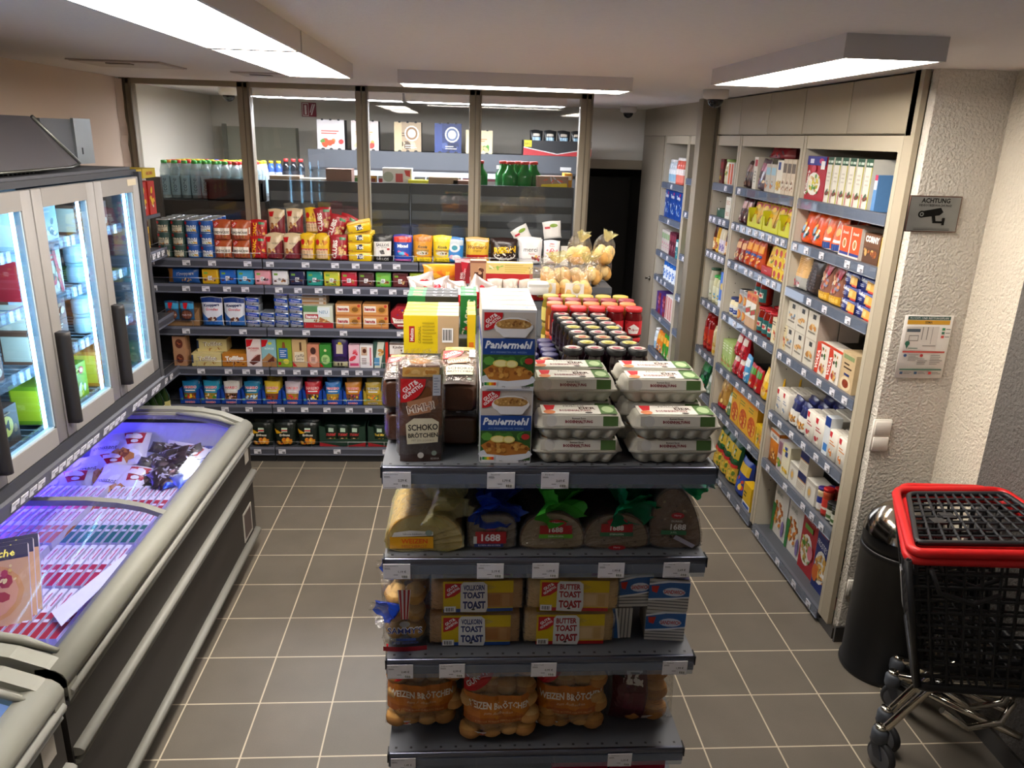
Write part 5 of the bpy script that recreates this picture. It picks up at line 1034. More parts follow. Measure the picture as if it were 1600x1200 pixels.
# back row on riser
K['org']=bag('snack_bag','orange and yellow snack bag',.2,.09,.05,'e08a14',[('n',.05,.1,.95,.8,8,.14,['e8a82a','d8681e','f0c03a'],10)],False)
put(K['org'],-.10,3.87,1.602,.1,'orange and yellow snack bag lying on the far gondola riser')
K['krb']=carton('chocolate_box','dark red chocolate box with white stripes',.075,.115,.06,'8a1a22',[('r',0,.9,1,1,'d8c8c8'),('p',[(.4,.95),(.9,.9),(.7,.4),(.5,.5)],'c02030'),T('EDEL',.45,.35,.1,'f0d8d8',rot=85,b=.02),T('TROPFEN',.65,.4,.08,'f0d8d8',rot=85)])
put(K['krb'],.0,3.87,1.602,.0,'dark red chocolate box with white stripes on the far gondola riser')
K['brx']=carton('chocolate_box','brown and beige chocolate drink box',.08,.115,.06,'b98a68',[('r',.25,.1,.8,.5,'4a241a'),('r',.0,.9,1,1,'8a5a48'),('n',.2,.3,.9,.8,4,.12,['c9a080','5a3020'],11)])
put(K['brx'],.08,3.87,1.602,.0,'brown and beige chocolate drink box on the far gondola riser')
K['but']=carton('biscuit_tin','wide yellow and red biscuit box',.235,.105,.06,'d8c070',[('r',0,0,1,.5,'b01e22'),('r',0,.5,1,1,'d8c27a'),('lines',.4,.55,.98,.95,4,'c4a850'),('n',.02,.6,.4,.95,5,.06,['8ab04a','e8e0c0','d8a03a'],12)])
put(K['but'],.235,3.87,1.602,0,'wide yellow and red biscuit box on the far gondola riser')
for i in range(3):
    if i==0: K['cdy']=bag('sweets_bag','small clear bag of wrapped sweets',.08,.09,.05,'c8bcb0',[('n',.05,.05,.95,.8,16,.12,['b82a2a','e8e0d0','d8d0c8','9a1c1c'],13)],False,5)
    put(K['cdy'],.16+i*.075,3.72,1.560,.2*i,mklabel(K['cdy'].desc,['before the biscuit box',['left','middle','right'][i]]))
K['tub']=carton('spread_tub','small white plastic tub',.1,.055,.09,'e6e4e0',[('r',0,.7,1,.95,'cfcdc9')],r=.04,m='plastic')
put(K['tub'],.36,3.62,1.60,0,'small white plastic tub standing behind the orange lidded jars')
def ringcake(desc,col,seed,red=False):
    mb=MB()
    for i in range(9):
        a=2*PI*i/9; blob(mb,.055*math.cos(a),.03*math.sin(a),.045+.015*math.sin(i*2),.03,.028,.035,['d8ae68','e4c486','cf9c52'][i%3],seed=i)
    if red: mb.rbox(-.075,-.045,0,.075,.045,.03,.01,'b8141c','film'); mb.box(-.045,-.049,.02,.045,-.046,.085,'e8e2dc','carton')
    f=MB(); bagM(f,.165,.1,.15,'ffffff',(),False,seed,'clearfilm')
    y=MB(); ruffle(y,0,-.01,.115,.012,.055,.05,(.1,-.3,1),'yellowfilm' if not red else 'clearfilm',seed)
    return Kind('cake_bag','bag',desc,None,.16,.15,.1,(('cakes',mb.mesh('cakes'),None),('film',f.mesh('film'),None),('gathered_end',y.mesh('gathered_end'),None)))
K['ck1']=ringcake('clear bag of golden cakes with yellow tie',None,3); K['ck2']=ringcake('clear bag of biscuits with red base',None,7,True)
for i,(x,y,z,d) in enumerate(((.47,3.83,.002,'lower left'),(.62,3.83,.002,'lower middle'),(.70,3.95,.002,'lower right'),(.60,3.97,.09,'upper left'),(.72,3.93,.10,'upper right'))):
    put(K['ck1'],x,y,1.60+z,.3*i,mklabel(K['ck1'].desc,[d+' of the far gondola pile']),group='cake bags on the gondola')
for i in range(2): put(K['ck2'],.40+i*.15,3.70+.0*i,1.56,.1-.3*i,mklabel(K['ck2'].desc,['behind the jam jars',['left','right'][i]]))
for i in range(1): riser(.30,.64,3.64,3.78,1.555,'low grey riser under the biscuit bags on the gondola')
# --- jam jars ---
gz=1.387
def jam(d,body,lid,lab=None,ops=(),lt=None,r=.038,h=.125): return jar('jam_jar',d,r,h,body,lid,lab,ops,lt,lidh=.016)
K['j1']=jam('tall jam jar with red lid','5a0f12','b81c22','c0202a',[('p',[(.3,.1),(.7,.1),(.78,.5),(.5,.8),(.22,.5)],'ece4e0'),T('Erdbeer',.5,.4,.16,'a01c28',sh=.3),('p',[(.05,.95),(.25,.95),(.12,.7)],'8a1018')])
K['j1b']=jam('tall jam jar with red lid and white back label','5a0f12','b81c22','e4dcdc',[('r',0,.8,1,1,'c0202a'),('lines',.1,.2,.9,.72,6,'9a8a8a'),('r',.4,.02,.6,.2,'ffffff')])
K['j2']=jam('tall jam jar with orange lid','8a4a14','cc6a3a','d8944a')
K['j3']=jam('tall jam jar with dark red lid','3a0a10','7a1a28','b83040')
K['j4']=jam('tall jam jar with olive yellow lid','7a6a1a','a8903a','d8c86a')
fj=lambda x0,y0:(lambda s,dep,zz:(x0+s,y0+dep,gz+zz,RJ.uniform(-.5,.5)))
run(fj(.365,3.12),'red jam rows, left end',[(K['j1b'],1,2,1,dict(front=.0,full=1))])
run(fj(.445,3.12),'red jam row',[(K['j1'],4,2,1,dict(front=0,full=1))],.4)
run(fj(.355,3.20),'row behind the red lids',[(K['j2'],5,2,1,dict(front=.0,full=1))],.4)
run(fj(.365,3.28),'third jam row',[(K['j3'],5,2,1,dict(front=.0))],.4)
run(fj(.355,3.36),'fourth jam row',[(K['j4'],5,2,1,dict(front=.0))],.4)
LT=[('e8d8c0','b8707a'),('e8dc7a','c8b83a'),('e8c8a8','a84a3a'),('e0d87a','a8b83a'),('e4d0c0','a86a7a'),('e8b8a0','c04a3a'),('dce07a','9ab03a'),('e8d0b8','b06a5a')]
K['blk']=[jar('jam_jar','black lidded jam jar with %s lid centre'%n,.0365,.115,'1d0c12','17171a',None,(),[(.86,'1d1d20'),(.8,a),(.45,b)],lidh=.02) for n,a,b in [('pink','e8d0c8','a84a5a'),('yellow','e8dc8a','b8a83a'),('peach','e8c8a0','b85a3a')]]
sel=[0,1,2,0,1,0,2,0]
for r in range(8):
    n=4 if r==0 else 3
    x0=.384 if r==0 else (.452-.006*r)
    for c in range(n):
        for u in (0,1):
            if u==0 and r>0 and c>0: continue
            k=K['blk'][sel[r]]
            put(k,x0+.0765*c+(.0 if r else .0),2.565+.0765*r,gz+u*.1165,RJ.uniform(0,6),'black lidded jam jar, %s row from the front, %s, %s layer'%(ORD[r],nth(c,n) or 'single',['lower','upper'][u]),group='black lidded jam jars')
K['blu2']=jar('jam_jar','x',.036,.11,'1a1030','2c2a5a',None,(),None,lidh=.018)
for r in range(2):
    for c in range(4): put(K['blu2'],.41+.078*c-.0,2.565+.0765*(8+r)-.06+.06,gz+.02+.1,RJ.uniform(0,6),'dark blue lidded jam jar, %s row behind the black lids, %s'%(ORD[r],nth(c,4)),group='dark blue lidded jam jars')
for r in range(4):
    put(K['blk'][2 if r%2 else 0],.325,2.60+.0765*r*.98,gz+.0,RJ.uniform(0,6),'black lidded jam jar standing low beside the breadcrumb boxes, %s from the front'%ORD[r],group='low black lidded jam jars')
for r in range(4):
    for c in range(2): put(K['blu2'],.27+.08*c,2.92+.0765*r*.95,gz,0,'dark blue lidded jam jar standing low before the red ones, %s row, %s'%(ORD[r],['left','right'][c]),group='low dark blue lidded jam jars')
# --- shelf two: loaves ---
def loafprof(w,h,kind):
    if kind=='round': return [(-w*.5,.0),(w*.5,.0),(w*.53,h*.25),(w*.5,h*.5),(w*.4,h*.78),(w*.22,h*.95),(0,h),(-w*.22,h*.95),(-w*.4,h*.78),(-w*.5,h*.5),(-w*.53,h*.25)]
    if kind=='half': return [(-w*.5,0),(w*.5,0),(w*.52,h*.15),(w*.45,h*.42),(w*.3,h*.72),(w*.05,h*.97),(-w*.15,h),(-w*.32,h*.93),(-w*.45,h*.8),(-w*.52,h*.5),(-w*.54,h*.2)]
    return [(-w*.47,0),(w*.47,0),(w*.49,h*.3),(w*.5,h*.72),(w*.46,h*.9),(w*.34,h),(0,h*1.02),(-w*.34,h),(-w*.46,h*.9),(-w*.5,h*.72),(-w*.49,h*.3)]
def smoothp(P,it=2):
    for _ in range(it):
        Q=[]
        for i in range(len(P)):
            a,b=P[i],P[(i+1)%len(P)]; Q+=[(a[0]*.75+b[0]*.25,a[1]*.75+b[1]*.25),(a[0]*.25+b[0]*.75,a[1]*.25+b[1]*.75)]
        P=Q
    return P
def loaf(w,h,L,kind,crumb,crust,spots,ops,film,seed,tail='up',tcol='greenfilm',tr=(0,0)):
    P=smoothp(loafprof(w,h,kind)); mb=MB()
    rings=[]; n=int(L/.012)
    for i in range(n+1):
        k=1-.012*(i%2); rings.append([(x*k,-L/2+L*i/n,max(z*k,.001)) for x,z in P])
    mb.loft(rings,(lambda i,j:crust),'bread')
    f=len(mb.v); mb.poly([(x*.97,-L/2-.0015,.002+z*.965) for x,z in P][::-1] if 0 else [(x*.955,-L/2-.0015,.003+z*.95) for x,z in P],crumb,'bread')
    S=plane((-w/2,-L/2-.0018,0),(1,0,0),(0,0,1),(0,-1,0))
    art(mb,S,w,h,[('n',.14,.08,.86,.85,26,.022,spots,seed)],'bread',o0=.0004,do=.00003)
    pr=MB(); S=plane((-w/2,-L/2-.009,0),(1,0,0),(0,0,1),(0,-1,0)); art(pr,S,w,h,ops,'film')
    fm=MB(); R=random.Random(seed); rings=[]
    for i in range(9):
        t=i/8; y=-L/2-.007+(L+.014)*t; rings.append([(x*(1.05+.02*math.sin(j*1.7+i)),y+.004*math.sin(j*2.3),z*(1.045+.015*math.sin(j*1.3+i*2))+.001) for j,(x,z) in enumerate(P)])
    fm.loft(rings,'ffffff',film,cap=True)
    tl=MB(); LT_=min(.10,max(.03,(.235-h)*.9)); ruffle(tl,tr[0],-L/2+.05,h*.96,.02,min(.08,LT_*1.2),LT_,(tr[1],-.25,.8),tcol,seed,amp=.16); ruffle(tl,tr[0]+tr[1]*.03,-L/2+.025,h*.96+LT_*.3,.03,min(.085,LT_*1.2),.055,(tr[1]*.8,-.75,-.25),tcol,seed+3,amp=.14)
    for i in range(3): ruffle(tl,tr[0],-L/2+.10+.07*i,h*.95,.015,.04,LT_*.5,(0,.1,1),tcol,seed+7+i)
    return (('bread',mb.mesh('bread'),None),('print',pr.mesh('print'),None),('film',fm.mesh('film'),None),('gathered_end',tl.mesh('gathered_end'),None))
def harry(cx,top,txt='STEINOFEN',g='5a9a2a',s=1.0,dark=False):
    return [('r',cx-.2*s,top-.36,cx+.2*s,top-.12,'a81822'),('e',cx,top-.06,.13*s,.10,'b01c26'),T('Harry',cx,top-.055,.085,'f0e0e0',b=.02,sh=.2,fit=.2*s),T('1688',cx,top-.235,.15,'efe8e4',b=.03,fit=.28*s),('r',cx-.21*s,top-.47,cx+.21*s,top-.36,g),T(txt,cx,top-.415,.05,'e8f0e0',fit=.34*s)]
z2=EZ[1]+.001
LV=[(-.108,.222,.125,'round','c0a978','c99a58',['d4bf92','a88c5a'],[('r',.02,.1,.62,.42,'e0a012'),T('WEIZEN',.36,.3,.13,'e05a12',b=.03,fit=.38),T('MISCHBROT',.36,.16,.08,'c04a10',fit=.4),('p',[(.05,.42),(.62,.46),(.62,.56),(.3,.6),(.08,.54)],'d8d4cc'),T('hilcona bäckerbrot',.36,.5,.05,'3a3a34',fit=.4),('e',.56,.53,.05,.08,'8a9a8a')],'yellowfilm','yellowfilm','pale wheat loaf in a clear bag with orange print',(.03,.6)),
 (.100,.150,.115,'square','6a5c48','4a3a28',['8a7a5a','3a3024','a8946a'],[('r',.16,.2,.8,.56,'a81822'),T('Harry',.48,.62,.1,'d03840',b=.02,sh=.2),T('1688',.48,.38,.22,'efe8e4',b=.03,fit=.4),('r',.14,.1,.74,.2,'1c2c6a'),T('KORN AN KORN',.45,.15,.055,'d8d8e8',fit=.5),('r',.12,.2,.19,.42,'c8c4bc')],'clearfilm','bluefilm','small dark grain loaf with blue gathered bag end',(0,.2)),
 (.290,.195,.125,'round','a08a68','6a4a2c',['b8a27c','7a6444'],harry(.55,.80,'DEIN KORN','5aa02a',1.3),'clearfilm','greenfilm','round grey loaf with bright green gathered bag end',(.0,.3)),
 (.492,.200,.122,'round','8a755a','5a3c24',['9c8868','6c5840'],harry(.5,.86,'STEINOFEN','2a6a44',1.25)+[('e',.52,.06,.14,.07,'a81822'),T('Harry',.52,.065,.07,'f0e0e0',fit=.18)],'clearfilm','darkgreenfilm','round grey loaf with dark green gathered bag end',(.03,.3)),
 (.690,.160,.215,'half','6e5540','3a281c',['4a3426','8a7256','a08a68','32241a'],[('e',.5,.55,.13,.05,'a81822'),T('Harry',.5,.55,.04,'e8d0d0',fit=.2),T('DUNKEL',.5,.46,.03,'d8d0c0',fit=.22),T('1688',.53,.37,.095,'d8d4cc',b=.02,fit=.5),('r',.2,.24,.7,.31,'2a6a44'),T('JUFEL',.45,.275,.035,'c0d8c0'),('p',[(.5,.24),(.9,.08),(.85,.03),(.45,.18)],'9a94a0')],'clearfilm','darkgreenfilm','tall dark half loaf at the right end',(.0,.9))]
for i,(x,w_,h_,kd,cr,cu,sp,ops,fl,tc_,d,trr) in enumerate(LV):
    P=loaf(w_,h_,.25,kd,cr,cu,sp,ops,fl,40+i,tcol=tc_,tr=trr); k=Kind('bread_loaf','bread',d,None,w_,h_,.25,P)
    put(k,x,2.15+.125+(.0 if i else -.01),z2,[.0,0,0,0,-.06][i],d+', second gondola end shelf' )
    if i==0:
        for q in range(2):
            put(k,x+.02*q+.01,2.16+.14+.03*q,z2+.002,.0,'x') if False else None
K['ghb']=None
g=MB(); ruffle(g,0,0,0,.02,.05,.16,(1,-.15,-.08),'darkgreenfilm',77,amp=.25); ruffle(g,.03,.0,-.005,.03,.045,.13,(1,-.1,-.15),'greenfilm',79,amp=.2)
props(obj('empty_bread_bag',g,loc=(.655,2.30,1.285)),'green gathered plastic bag end sticking out to the right above the dark half loaf','bag')
# --- shelf three: toast ---
def toast(w,name,lab,c1,c2,seed):
    h,d=.118,.13; mb=MB()
    prof=smoothp([(-d/2,0),(d/2,0),(d/2*1.02,h*.4),(d/2,h*.55),(d/2*1.04,h*.8),(d/2*.85,h),(-d/2*.85,h),(-d/2*1.04,h*.8),(-d/2,h*.55),(-d/2*1.02,h*.4)],1)
    n=22; rings=[[(-w/2+w*i/n,y*(1-.01*(i%2)),.001+z*(1-.008*(i%2))) for y,z in prof] for i in range(n+1)]
    mb.loft(rings,'c0915c' if name=='VOLLKORN' else 'd8b47a','bread')
    for s in (-1,1): mb.poly([(s*(w/2+.001),y*.93,.004+z*.93) for y,z in prof],'c9a878' if name=='VOLLKORN' else 'e0c890','bread')
    def S(x,y,o): # wraps the front
        v=y/h; bul=.0022*math.sin(PI*v)
        return (x-w/2,-d/2*1.03-bul-o-.002,y+.001)
    red=name!='VOLLKORN'
    ops=[('r',.13,.02,.90,.98,'d8b80e'),('r',.13,0.02,.90,.13,c1),('r',.55,.16,.90,.62,'b07c46' if not red else 'd0ac74'),('r',.58,.22,.76,.56,'a8703a' if not red else 'd8b884'),('r',.78,.2,.86,.58,'b98a55' if not red else 'c8a060'),
         gs(.15,.92,.2,w,h*.55*2.0),('r',.14,.03,.27,.22,'e8e8e8'),('bars',.15,.04,.26,.2),
         ('p',[(.32,.04),(.60,.02),(.62,.2),(.61,.88),(.57,.97),(.35,.97),(.32,.88)],'dcdcdc'),T(name,.465,.80,.17,c2,b=.04,fit=.23),T('TOAST',.465,.57,.2,c2,b=.04,fit=.24),T('TOAST',.47,.26,.25,c2,b=.05,fit=.25),('e',.46,.12,.02,.03,'2a2a2a')]
    pr=MB(); art(pr,S,w,h,ops,'film',step=.03)
    S2=plane((-w/2,-d/2+.004,h+.0035),(1,0,0),(0,1,0),(0,0,1)); art(pr,S2,w,d-.01,[('r',.13,0,.90,1,'d8b80e'),('r',.13,.6,.9,1,c1),('p',[(.4,.25),(.68,.25),(.7,.6),(.66,.9),(.42,.9)],'dcdcdc'),T('TOAST',.55,.45,.22,c2,b=.03,fit=.2,rot=180),('r',.2,.7,.36,.9,'c98a4a'),('p',[(.7,.1),(.87,.1),(.85,.4),(.74,.45)],'b01420')],'film')
    f=MB(); rings=[[(-(w/2+.006)+(w+.012)*i/8,y*1.06+.002*math.sin(i*2+j),.0015+z*1.05+.0015*math.sin(i+j*2)) for j,(y,z) in enumerate(prof)] for i in range(9)]; f.loft(rings,'ffffff','clearfilm')
    return Kind('toast_pack','bread',lab,None,w,h*1.055,d,(('bread',mb.mesh('bread'),None),('print',pr.mesh('print'),None),('film',f.mesh('film'),None)))
K['to']=toast(.292,'VOLLKORN','wholemeal toast pack with blue lettering','1c4a9a','1c2c6a',1); K['tb']=toast(.292,'BUTTER','butter toast pack with red lettering','b81c22','a01420',2)
z3=EZ[2]+.001
for q,(k,x) in enumerate(((K['to'],.052),(K['tb'],.362))):
    for u in range(2):
        put(k,x+(.004 if u else 0)+(.005 if q and u else 0),2.225,z3+u*.127,(.02 if q==0 else -.04)*u,mklabel(k.desc,['third shelf of the gondola end',['lower','upper'][u]]),group='toast packs')
        put(k,x+.02,2.395-.01,z3+u*.127,.03,mklabel(k.desc,['hidden behind the front stack',['lower','upper'][u]]),group='toast packs') if u==1 else None
def sandwich(desc,w,h,d,seed):
    mb=MB(); n=9
    mb.rbox(-w/2,-d/2,0,w/2,d/2,h,.012,'9a9488','bread',b=.004)
    pr=MB(); S=plane((-w/2,-d/2-.001,0),(1,0,0),(0,0,1),(0,-1,0))
    ops=[('r',.0,.0,1,1,'c4c2bc')]+[('r',.0,.08+.1*i,1,.115+.1*i,'6a6c70') for i in range(9)]+[('p',[(0,.3),(.4,.38),(1,.50),(1,.98),(.6,.95),(0,.82)],'1d5ea8'),('p',[(.0,.80),(.5,.92),(1,.94),(1,.98),(.4,.97),(0,.86)],'e4e8ee'),('p',[(0,.3),(.5,.36),(1,.46),(1,.50),(.5,.42),(0,.36)],'e4e8ee'),('e',.62,.62,.28,.14,'cfd8e8'),T('SANDWICH',.62,.62,.13,'b82030',b=.03,fit=.5),('p',[(.05,.78),(.25,.8),(.2,.56),(.08,.6)],'c8281e')]
    art(pr,S,w,h,ops,'film'); S2=plane((-w/2,-d/2,h+.001),(1,0,0),(0,1,0),(0,0,1)); art(pr,S2,w,d,[('r',.02,.02,.98,.98,'1a1c4a'),('n',.05,.3,.95,.9,14,.12,['c9a074','8a5a3a','e0c8a0'],seed),T('SANDWICH',.6,.2,.12,'c8ccd8',fit=.5)],'film')
    return Kind('sandwich_bread_pack','bread',desc,None,w,h,d,(('bread',mb.mesh('bread'),None),('print',pr.mesh('print'),None)))
K['sw']=sandwich('blue and grey sandwich bread pack',.115,.12,.13,5)
put(K['sw'],.580,2.255,z3+.123,.02,mklabel(K['sw'].desc,['upper of the left stack, third shelf']))
put(K['sw'],.578,2.255,z3+.116/2+.001,0,mklabel(K['sw'].desc,['turned on its side under the left stack']),ry=0).rotation_euler=(0,-PI/2,0)
bpy.context.view_layer.update()
COL.objects[-1]
K['sw2']=sandwich('larger blue and grey sandwich bread pack',.132,.115,.14,6)
put(K['sw2'],.695,2.245,z3,-.10,mklabel(K['sw2'].desc,['lower of the right stack'])); put(K['sw2'],.70,2.245,z3+.117,-.14,mklabel(K['sw2'].desc,['upper of the right stack']))
put(K['sw2'],.705,2.265,z3+.234,-.12,mklabel(K['sw2'].desc,['topmost of the right stack'])) if False else None
def sammy():
    mb=MB()
    for i in range(2):
        for u in range(3): blob(mb,(-.032+.064*i),0,.045+.062*u,.036,.055,.03,'c89850',seed=i+u,top='d8b070')
    f=MB(); bagM(f,.16,.125,.25,'ffffff',[],True,3,'clearfilm')
    pr=MB()
    def S(x,y,o): return (x-.07,-.065-o-.006*math.sin(PI*x/.14),y)
    art(pr,S,.14,.24,[T("SAMMY'S",.5,.32,.11,'e8ecf4',b=.05,fit=.8),T("SAMMY'S",.5,.315,.09,'1c2c7a',b=.01,fit=.78),('e',.5,.42,.12,.05,'8a8a8a'),('r',.3,.16,.75,.2,'2a4a9a'),T('SUPER SANDWICH',.5,.13,.04,'3a5ab0',fit=.6),('p',[(.35,.95),(.65,.95),(.58,.5),(.42,.5)],'e0dcd8'),('p',[(.38,.95),(.43,.95),(.45,.5),(.42,.5)],'b02028'),('p',[(.48,.95),(.53,.95),(.52,.5),(.48,.5)],'b02028'),('p',[(.58,.95),(.63,.95),(.57,.5),(.54,.5)],'b02028'),('r',.0,.0,1,.07,'9a1c28')],'film',step=.03)
    ru=MB(); ruffle(ru,-.02,-.05,.155,.012,.05,.06,(-.75,-.6,.1),'bluefilm',5,amp=.1); ruffle(ru,-.04,-.07,.15,.02,.06,.05,(-.85,-.5,.0),'clearfilm',6,amp=.15)
    return Kind('burger_bun_pack','bread','burger bun pack with striped print and blue bag end',None,.15,.24,.12,(('buns',mb.mesh('buns'),None),('print',pr.mesh('print'),None),('film',f.mesh('film'),None),('gathered_end',ru.mesh('gathered_end'),'blue gathered bag end')))
K['sam']=sammy()
put(K['sam'],-.175,2.205,z3,.03,mklabel(K['sam'].desc,['front, third shelf left end'])); put(K['sam'],-.165,2.35,z3+.06,-.05,mklabel(K['sam'].desc,['behind, raised, third shelf left end']))
K['bl']=Kind('bread_loaf','bread','plain loaf behind the toast',None,.2,.12,.25,loaf(.16,.11,.14,'square','a08a68','8a6a44',['b8a27c'],[('r',.4,.2,.9,.5,'b8404a')],'clearfilm',66,tcol='bluefilm'))
# shelf four
def weizen(seed,txt2):
    w,h,d=.262,.315,.16; bn=MB(); R=random.Random(seed)
    for r in range(5):
        for c in range(4):
            blob(bn,-.084+.056*c+R.uniform(-.012,.012)+.012*(r%2),-.014+R.uniform(-.006,.006)-.014*math.sin(PI*(r+.6)/5.2),.042+.055*r+R.uniform(-.01,.01),.042,.040,.034,['b98246','c48f50','cfa062'][(r+c)%3],seed=r*3+c,n=12,k=8,top=['c89450','d8ac6c'][(r*c)%2])
    f=MB(); bagM(f,w,d,h,'ffffff',(),False,seed,'clearfilm',nu=14,nv=16)
    pr=MB(); sub=MB()
    ops=[('r',.03,.36,.97,.62,'c4701a'),('r',.03,.28,.97,.36,'b05a14'),('n',.03,.3,.97,.6,10,.08,['d0801e','b8641a','c97820'],seed),T('WEIZEN BRÖTCHEN',.5,.52,.10,'ece4d4',b=.03,fit=.86),T('zum Aufbacken',.5,.425,.035,'e0c8a0',sh=.3),T('6 STÜCK RUNDE FERTIG SACHE',.5,.32,.03,'e0b878',fit=.7),
      gg(.04,.98,.42,w,h),('nutri',.08,.07,.26,.05)]
    bagM(sub,w,d,h,'ffffff',ops,False,seed,'clearfilm',artm='film')
    # keep only the printed faces
    kf=[i for i,mm in enumerate(sub.m) if mm=='film']
    pr.v=sub.v; pr.f=[sub.f[i] for i in kf]; pr.c=[sub.c[i] for i in kf]; pr.m=[sub.m[i] for i in kf]; pr.s=[False]*len(kf)
    return Kind('bread_roll_bag','bread','orange printed bag of wheat rolls',None,w,h,d,(('rolls',bn.mesh('rolls'),None),('print',pr.mesh('print'),'orange print with white lettering'),('film',f.mesh('film'),None)))
z4=EZ[3]+.001
for i,(x,y,rz_,dz) in enumerate(((-.125,2.235,.03,0),(.135,2.185,-.02,-.0),(.385,2.215,-.05,0))):
    k=weizen(50+i,''); put(k,x,y-.01*(i==1),z4-.006+.006,rz_,'orange printed bag of wheat rolls, bottom visible shelf, '+['left','middle','right'][i],group='wheat roll bags',rx=-.10)
def kuerbis():
    bn=MB()
    for r in range(3):
        for c in range(2): blob(bn,.0+.075*c-.03,-.01,.05+.075*r,.05,.05,.042,'a87238',seed=r+c,n=12,k=8,top='c9924e')
    f=MB(); bagM(f,.25,.16,.29,'ffffff',(),False,8,'clearfilm')
    pr=MB(); sub=MB(); ops=[('p',[(.05,.05),(.5,.05),(.55,.5),(.5,.97),(.05,.97)],'4a1420'),('p',[(.2,.62),(.48,.58),(.46,.92),(.22,.92)],'cac4bc'),('lines',.3,.66,.45,.88,4,'4a3a34'),('r',.06,.68,.22,.9,'1c1c20'),('e',.14,.8,.06,.05,'a8a82a'),('p',[(.2,.28),(.5,.25),(.5,.5),(.22,.5)],'5a1a2a'),('r',.5,.1,.7,.16,'c8c4c0')]
    bagM(sub,.25,.16,.29,'ffffff',ops,False,8,'clearfilm',artm='film'); kf=[i for i,mm in enumerate(sub.m) if mm=='film']
    pr.v=sub.v; pr.f=[sub.f[i] for i in kf]; pr.c=[sub.c[i] for i in kf]; pr.m=[sub.m[i] for i in kf]; pr.s=[False]*len(kf)
    return Kind('bread_roll_bag','bread','maroon printed bag of seeded rolls',None,.25,.29,.16,(('rolls',bn.mesh('rolls'),None),('print',pr.mesh('print'),'maroon print'),('film',f.mesh('film'),None)))
put(kuerbis(),.645,2.24,z4,-.05,'maroon printed clear bag of bread rolls, bottom visible shelf, right end',rx=-.1)
K['red']=carton('snack_box','bright pink red snack box',.2,.12,.2,'c81c44',[('r',.1,.2,.9,.8,'d83a5a')])
for i in range(2): put(K['red'],.44+.21*i,2.30,.142,0,'bright pink red box on the lowest shelf of the gondola end, '+['left','right'][i],group='pink boxes on the lowest gondola shelf')
# ================= RIGHT CUPBOARD GOODS =================
def fr_r(y1,z,x0=XC):
    return lambda s,dep,zz:(x0+dep+.004,y1-s,z+zz+.001,-PI/2)
SZ=[.07,.515,.82,1.19,1.555,1.805,2.035]; SZ=[z-.002 for z in SZ]
Y4,Y3,Y2=4.18,5.18,5.69
def box(name,desc,w,h,d,base,front=(),**k): return carton(name,desc,w,h,d,base,front,**k)
def cereal(desc,base,script,bowl,seed,extra=(),w=.19,h=.27,d=.07,side='e8e4e0',top=None):
    ops=[T("Kellogg's",.5,.9,.11,script,sh=.25,b=.03,fit=.9),('e',.42,.38,.36,.26,'ece8e0'),('n',.1,.14,.76,.62,34,.05,bowl,seed)]+list(extra)
    return box('cereal_box',desc,w,h,d,base,ops,side=[('r',.0,0,1,1,side),('lines',.2,.2,.8,.7,8,'b0a8a0'),('r',.2,.8,.8,.92,script)],top=top or [('r',.1,.1,.9,.9,base)])
# bay beside the white end wall --------------------------------
c1=cereal('red cereal box with green and white bowl','a81428','f0ece8',['c9a05a','e8d8b0','5a9a3a','d8c83a'],31,[('r',0,.80,1,1,'2a2c8a'),('r',.15,.84,.35,.94,'d8d8f0'),('e',.75,.9,.12,.06,'b82a6a'),T("Kellogg's",.12,.4,.16,'f0ece8',sh=.25,b=.03,rot=80),('r',.75,.72,.95,.9,'e8e8e8'),('e',.4,.72,.12,.08,'c83a50')],w=.22,h=.225,d=.07,side='a81428',top=[('r',0,0,1,1,'2a2c8a'),('r',.3,.2,.5,.6,'d8d8f0'),('e',.75,.5,.12,.25,'b82a6a')])
c2=box('cereal_box','white cereal box seen from its narrow side',.062,.225,.19,'dcd8cc',[('r',.86,0,1,1,'b0a818'),('r',0,.84,1,1,'1c4a30'),('r',.5,.88,.95,.93,'d0dcd0'),('e',.25,.905,.18,.03,'b0c8b0'),('lines',.2,.45,.7,.7,3,'c4beb0'),T('FRUIT N FIBRE',.55,.22,.3,'3a4a30',rot=83,b=.02,fit=.8) if 0 else ('n',.3,.05,.75,.4,5,.14,['3a5a3a','8a3a2a'],3),('r',.06,.03,.14,.3,'c83a4a')],top=[('r',0,0,1,1,'1c4a30'),('e',.3,.5,.18,.1,'b0c8b0'),('r',.55,.45,.9,.6,'d0dcd0')])
c2b=box('cereal_box','small blue cereal box at the near end',.03,.16,.19,'5a8ac0',[('r',.1,.6,.9,.9,'d8e4f0'),('r',.1,.85,.9,1,'c83a5a')])
run(fr_r(Y4,SZ[6]),'top shelf, nearest cupboard',[(c1,1,1,1,dict(gap=.0)),(c2,6,1,1,dict(sp=.016,gap=.01)),(None,.03),(c2b,1,1,1,{})],.2)
o1=bag('granola_bag','orange muesli bag with mixed print',.13,.17,.09,'d8501a',[('n',.05,.1,.95,.8,22,.1,['8ab0d0','e8a01e','f0e8d8','2a3a3a','c03a14'],32)])
o2=bag('granola_bag','orange and white muesli bag',.10,.17,.09,'d8581c',[('p',[(.02,.02),(.4,.9),(.15,.9),(.02,.5)],'ece4d8'),('r',.3,.08,.9,.26,'24468a'),('r',.4,.3,.9,.38,'f0e8e0'),('e',.6,.6,.22,.12,'d8a860'),('p',[(.0,.0),(1,0),(1,.08),(.3,.05)],'dfe0e4')])
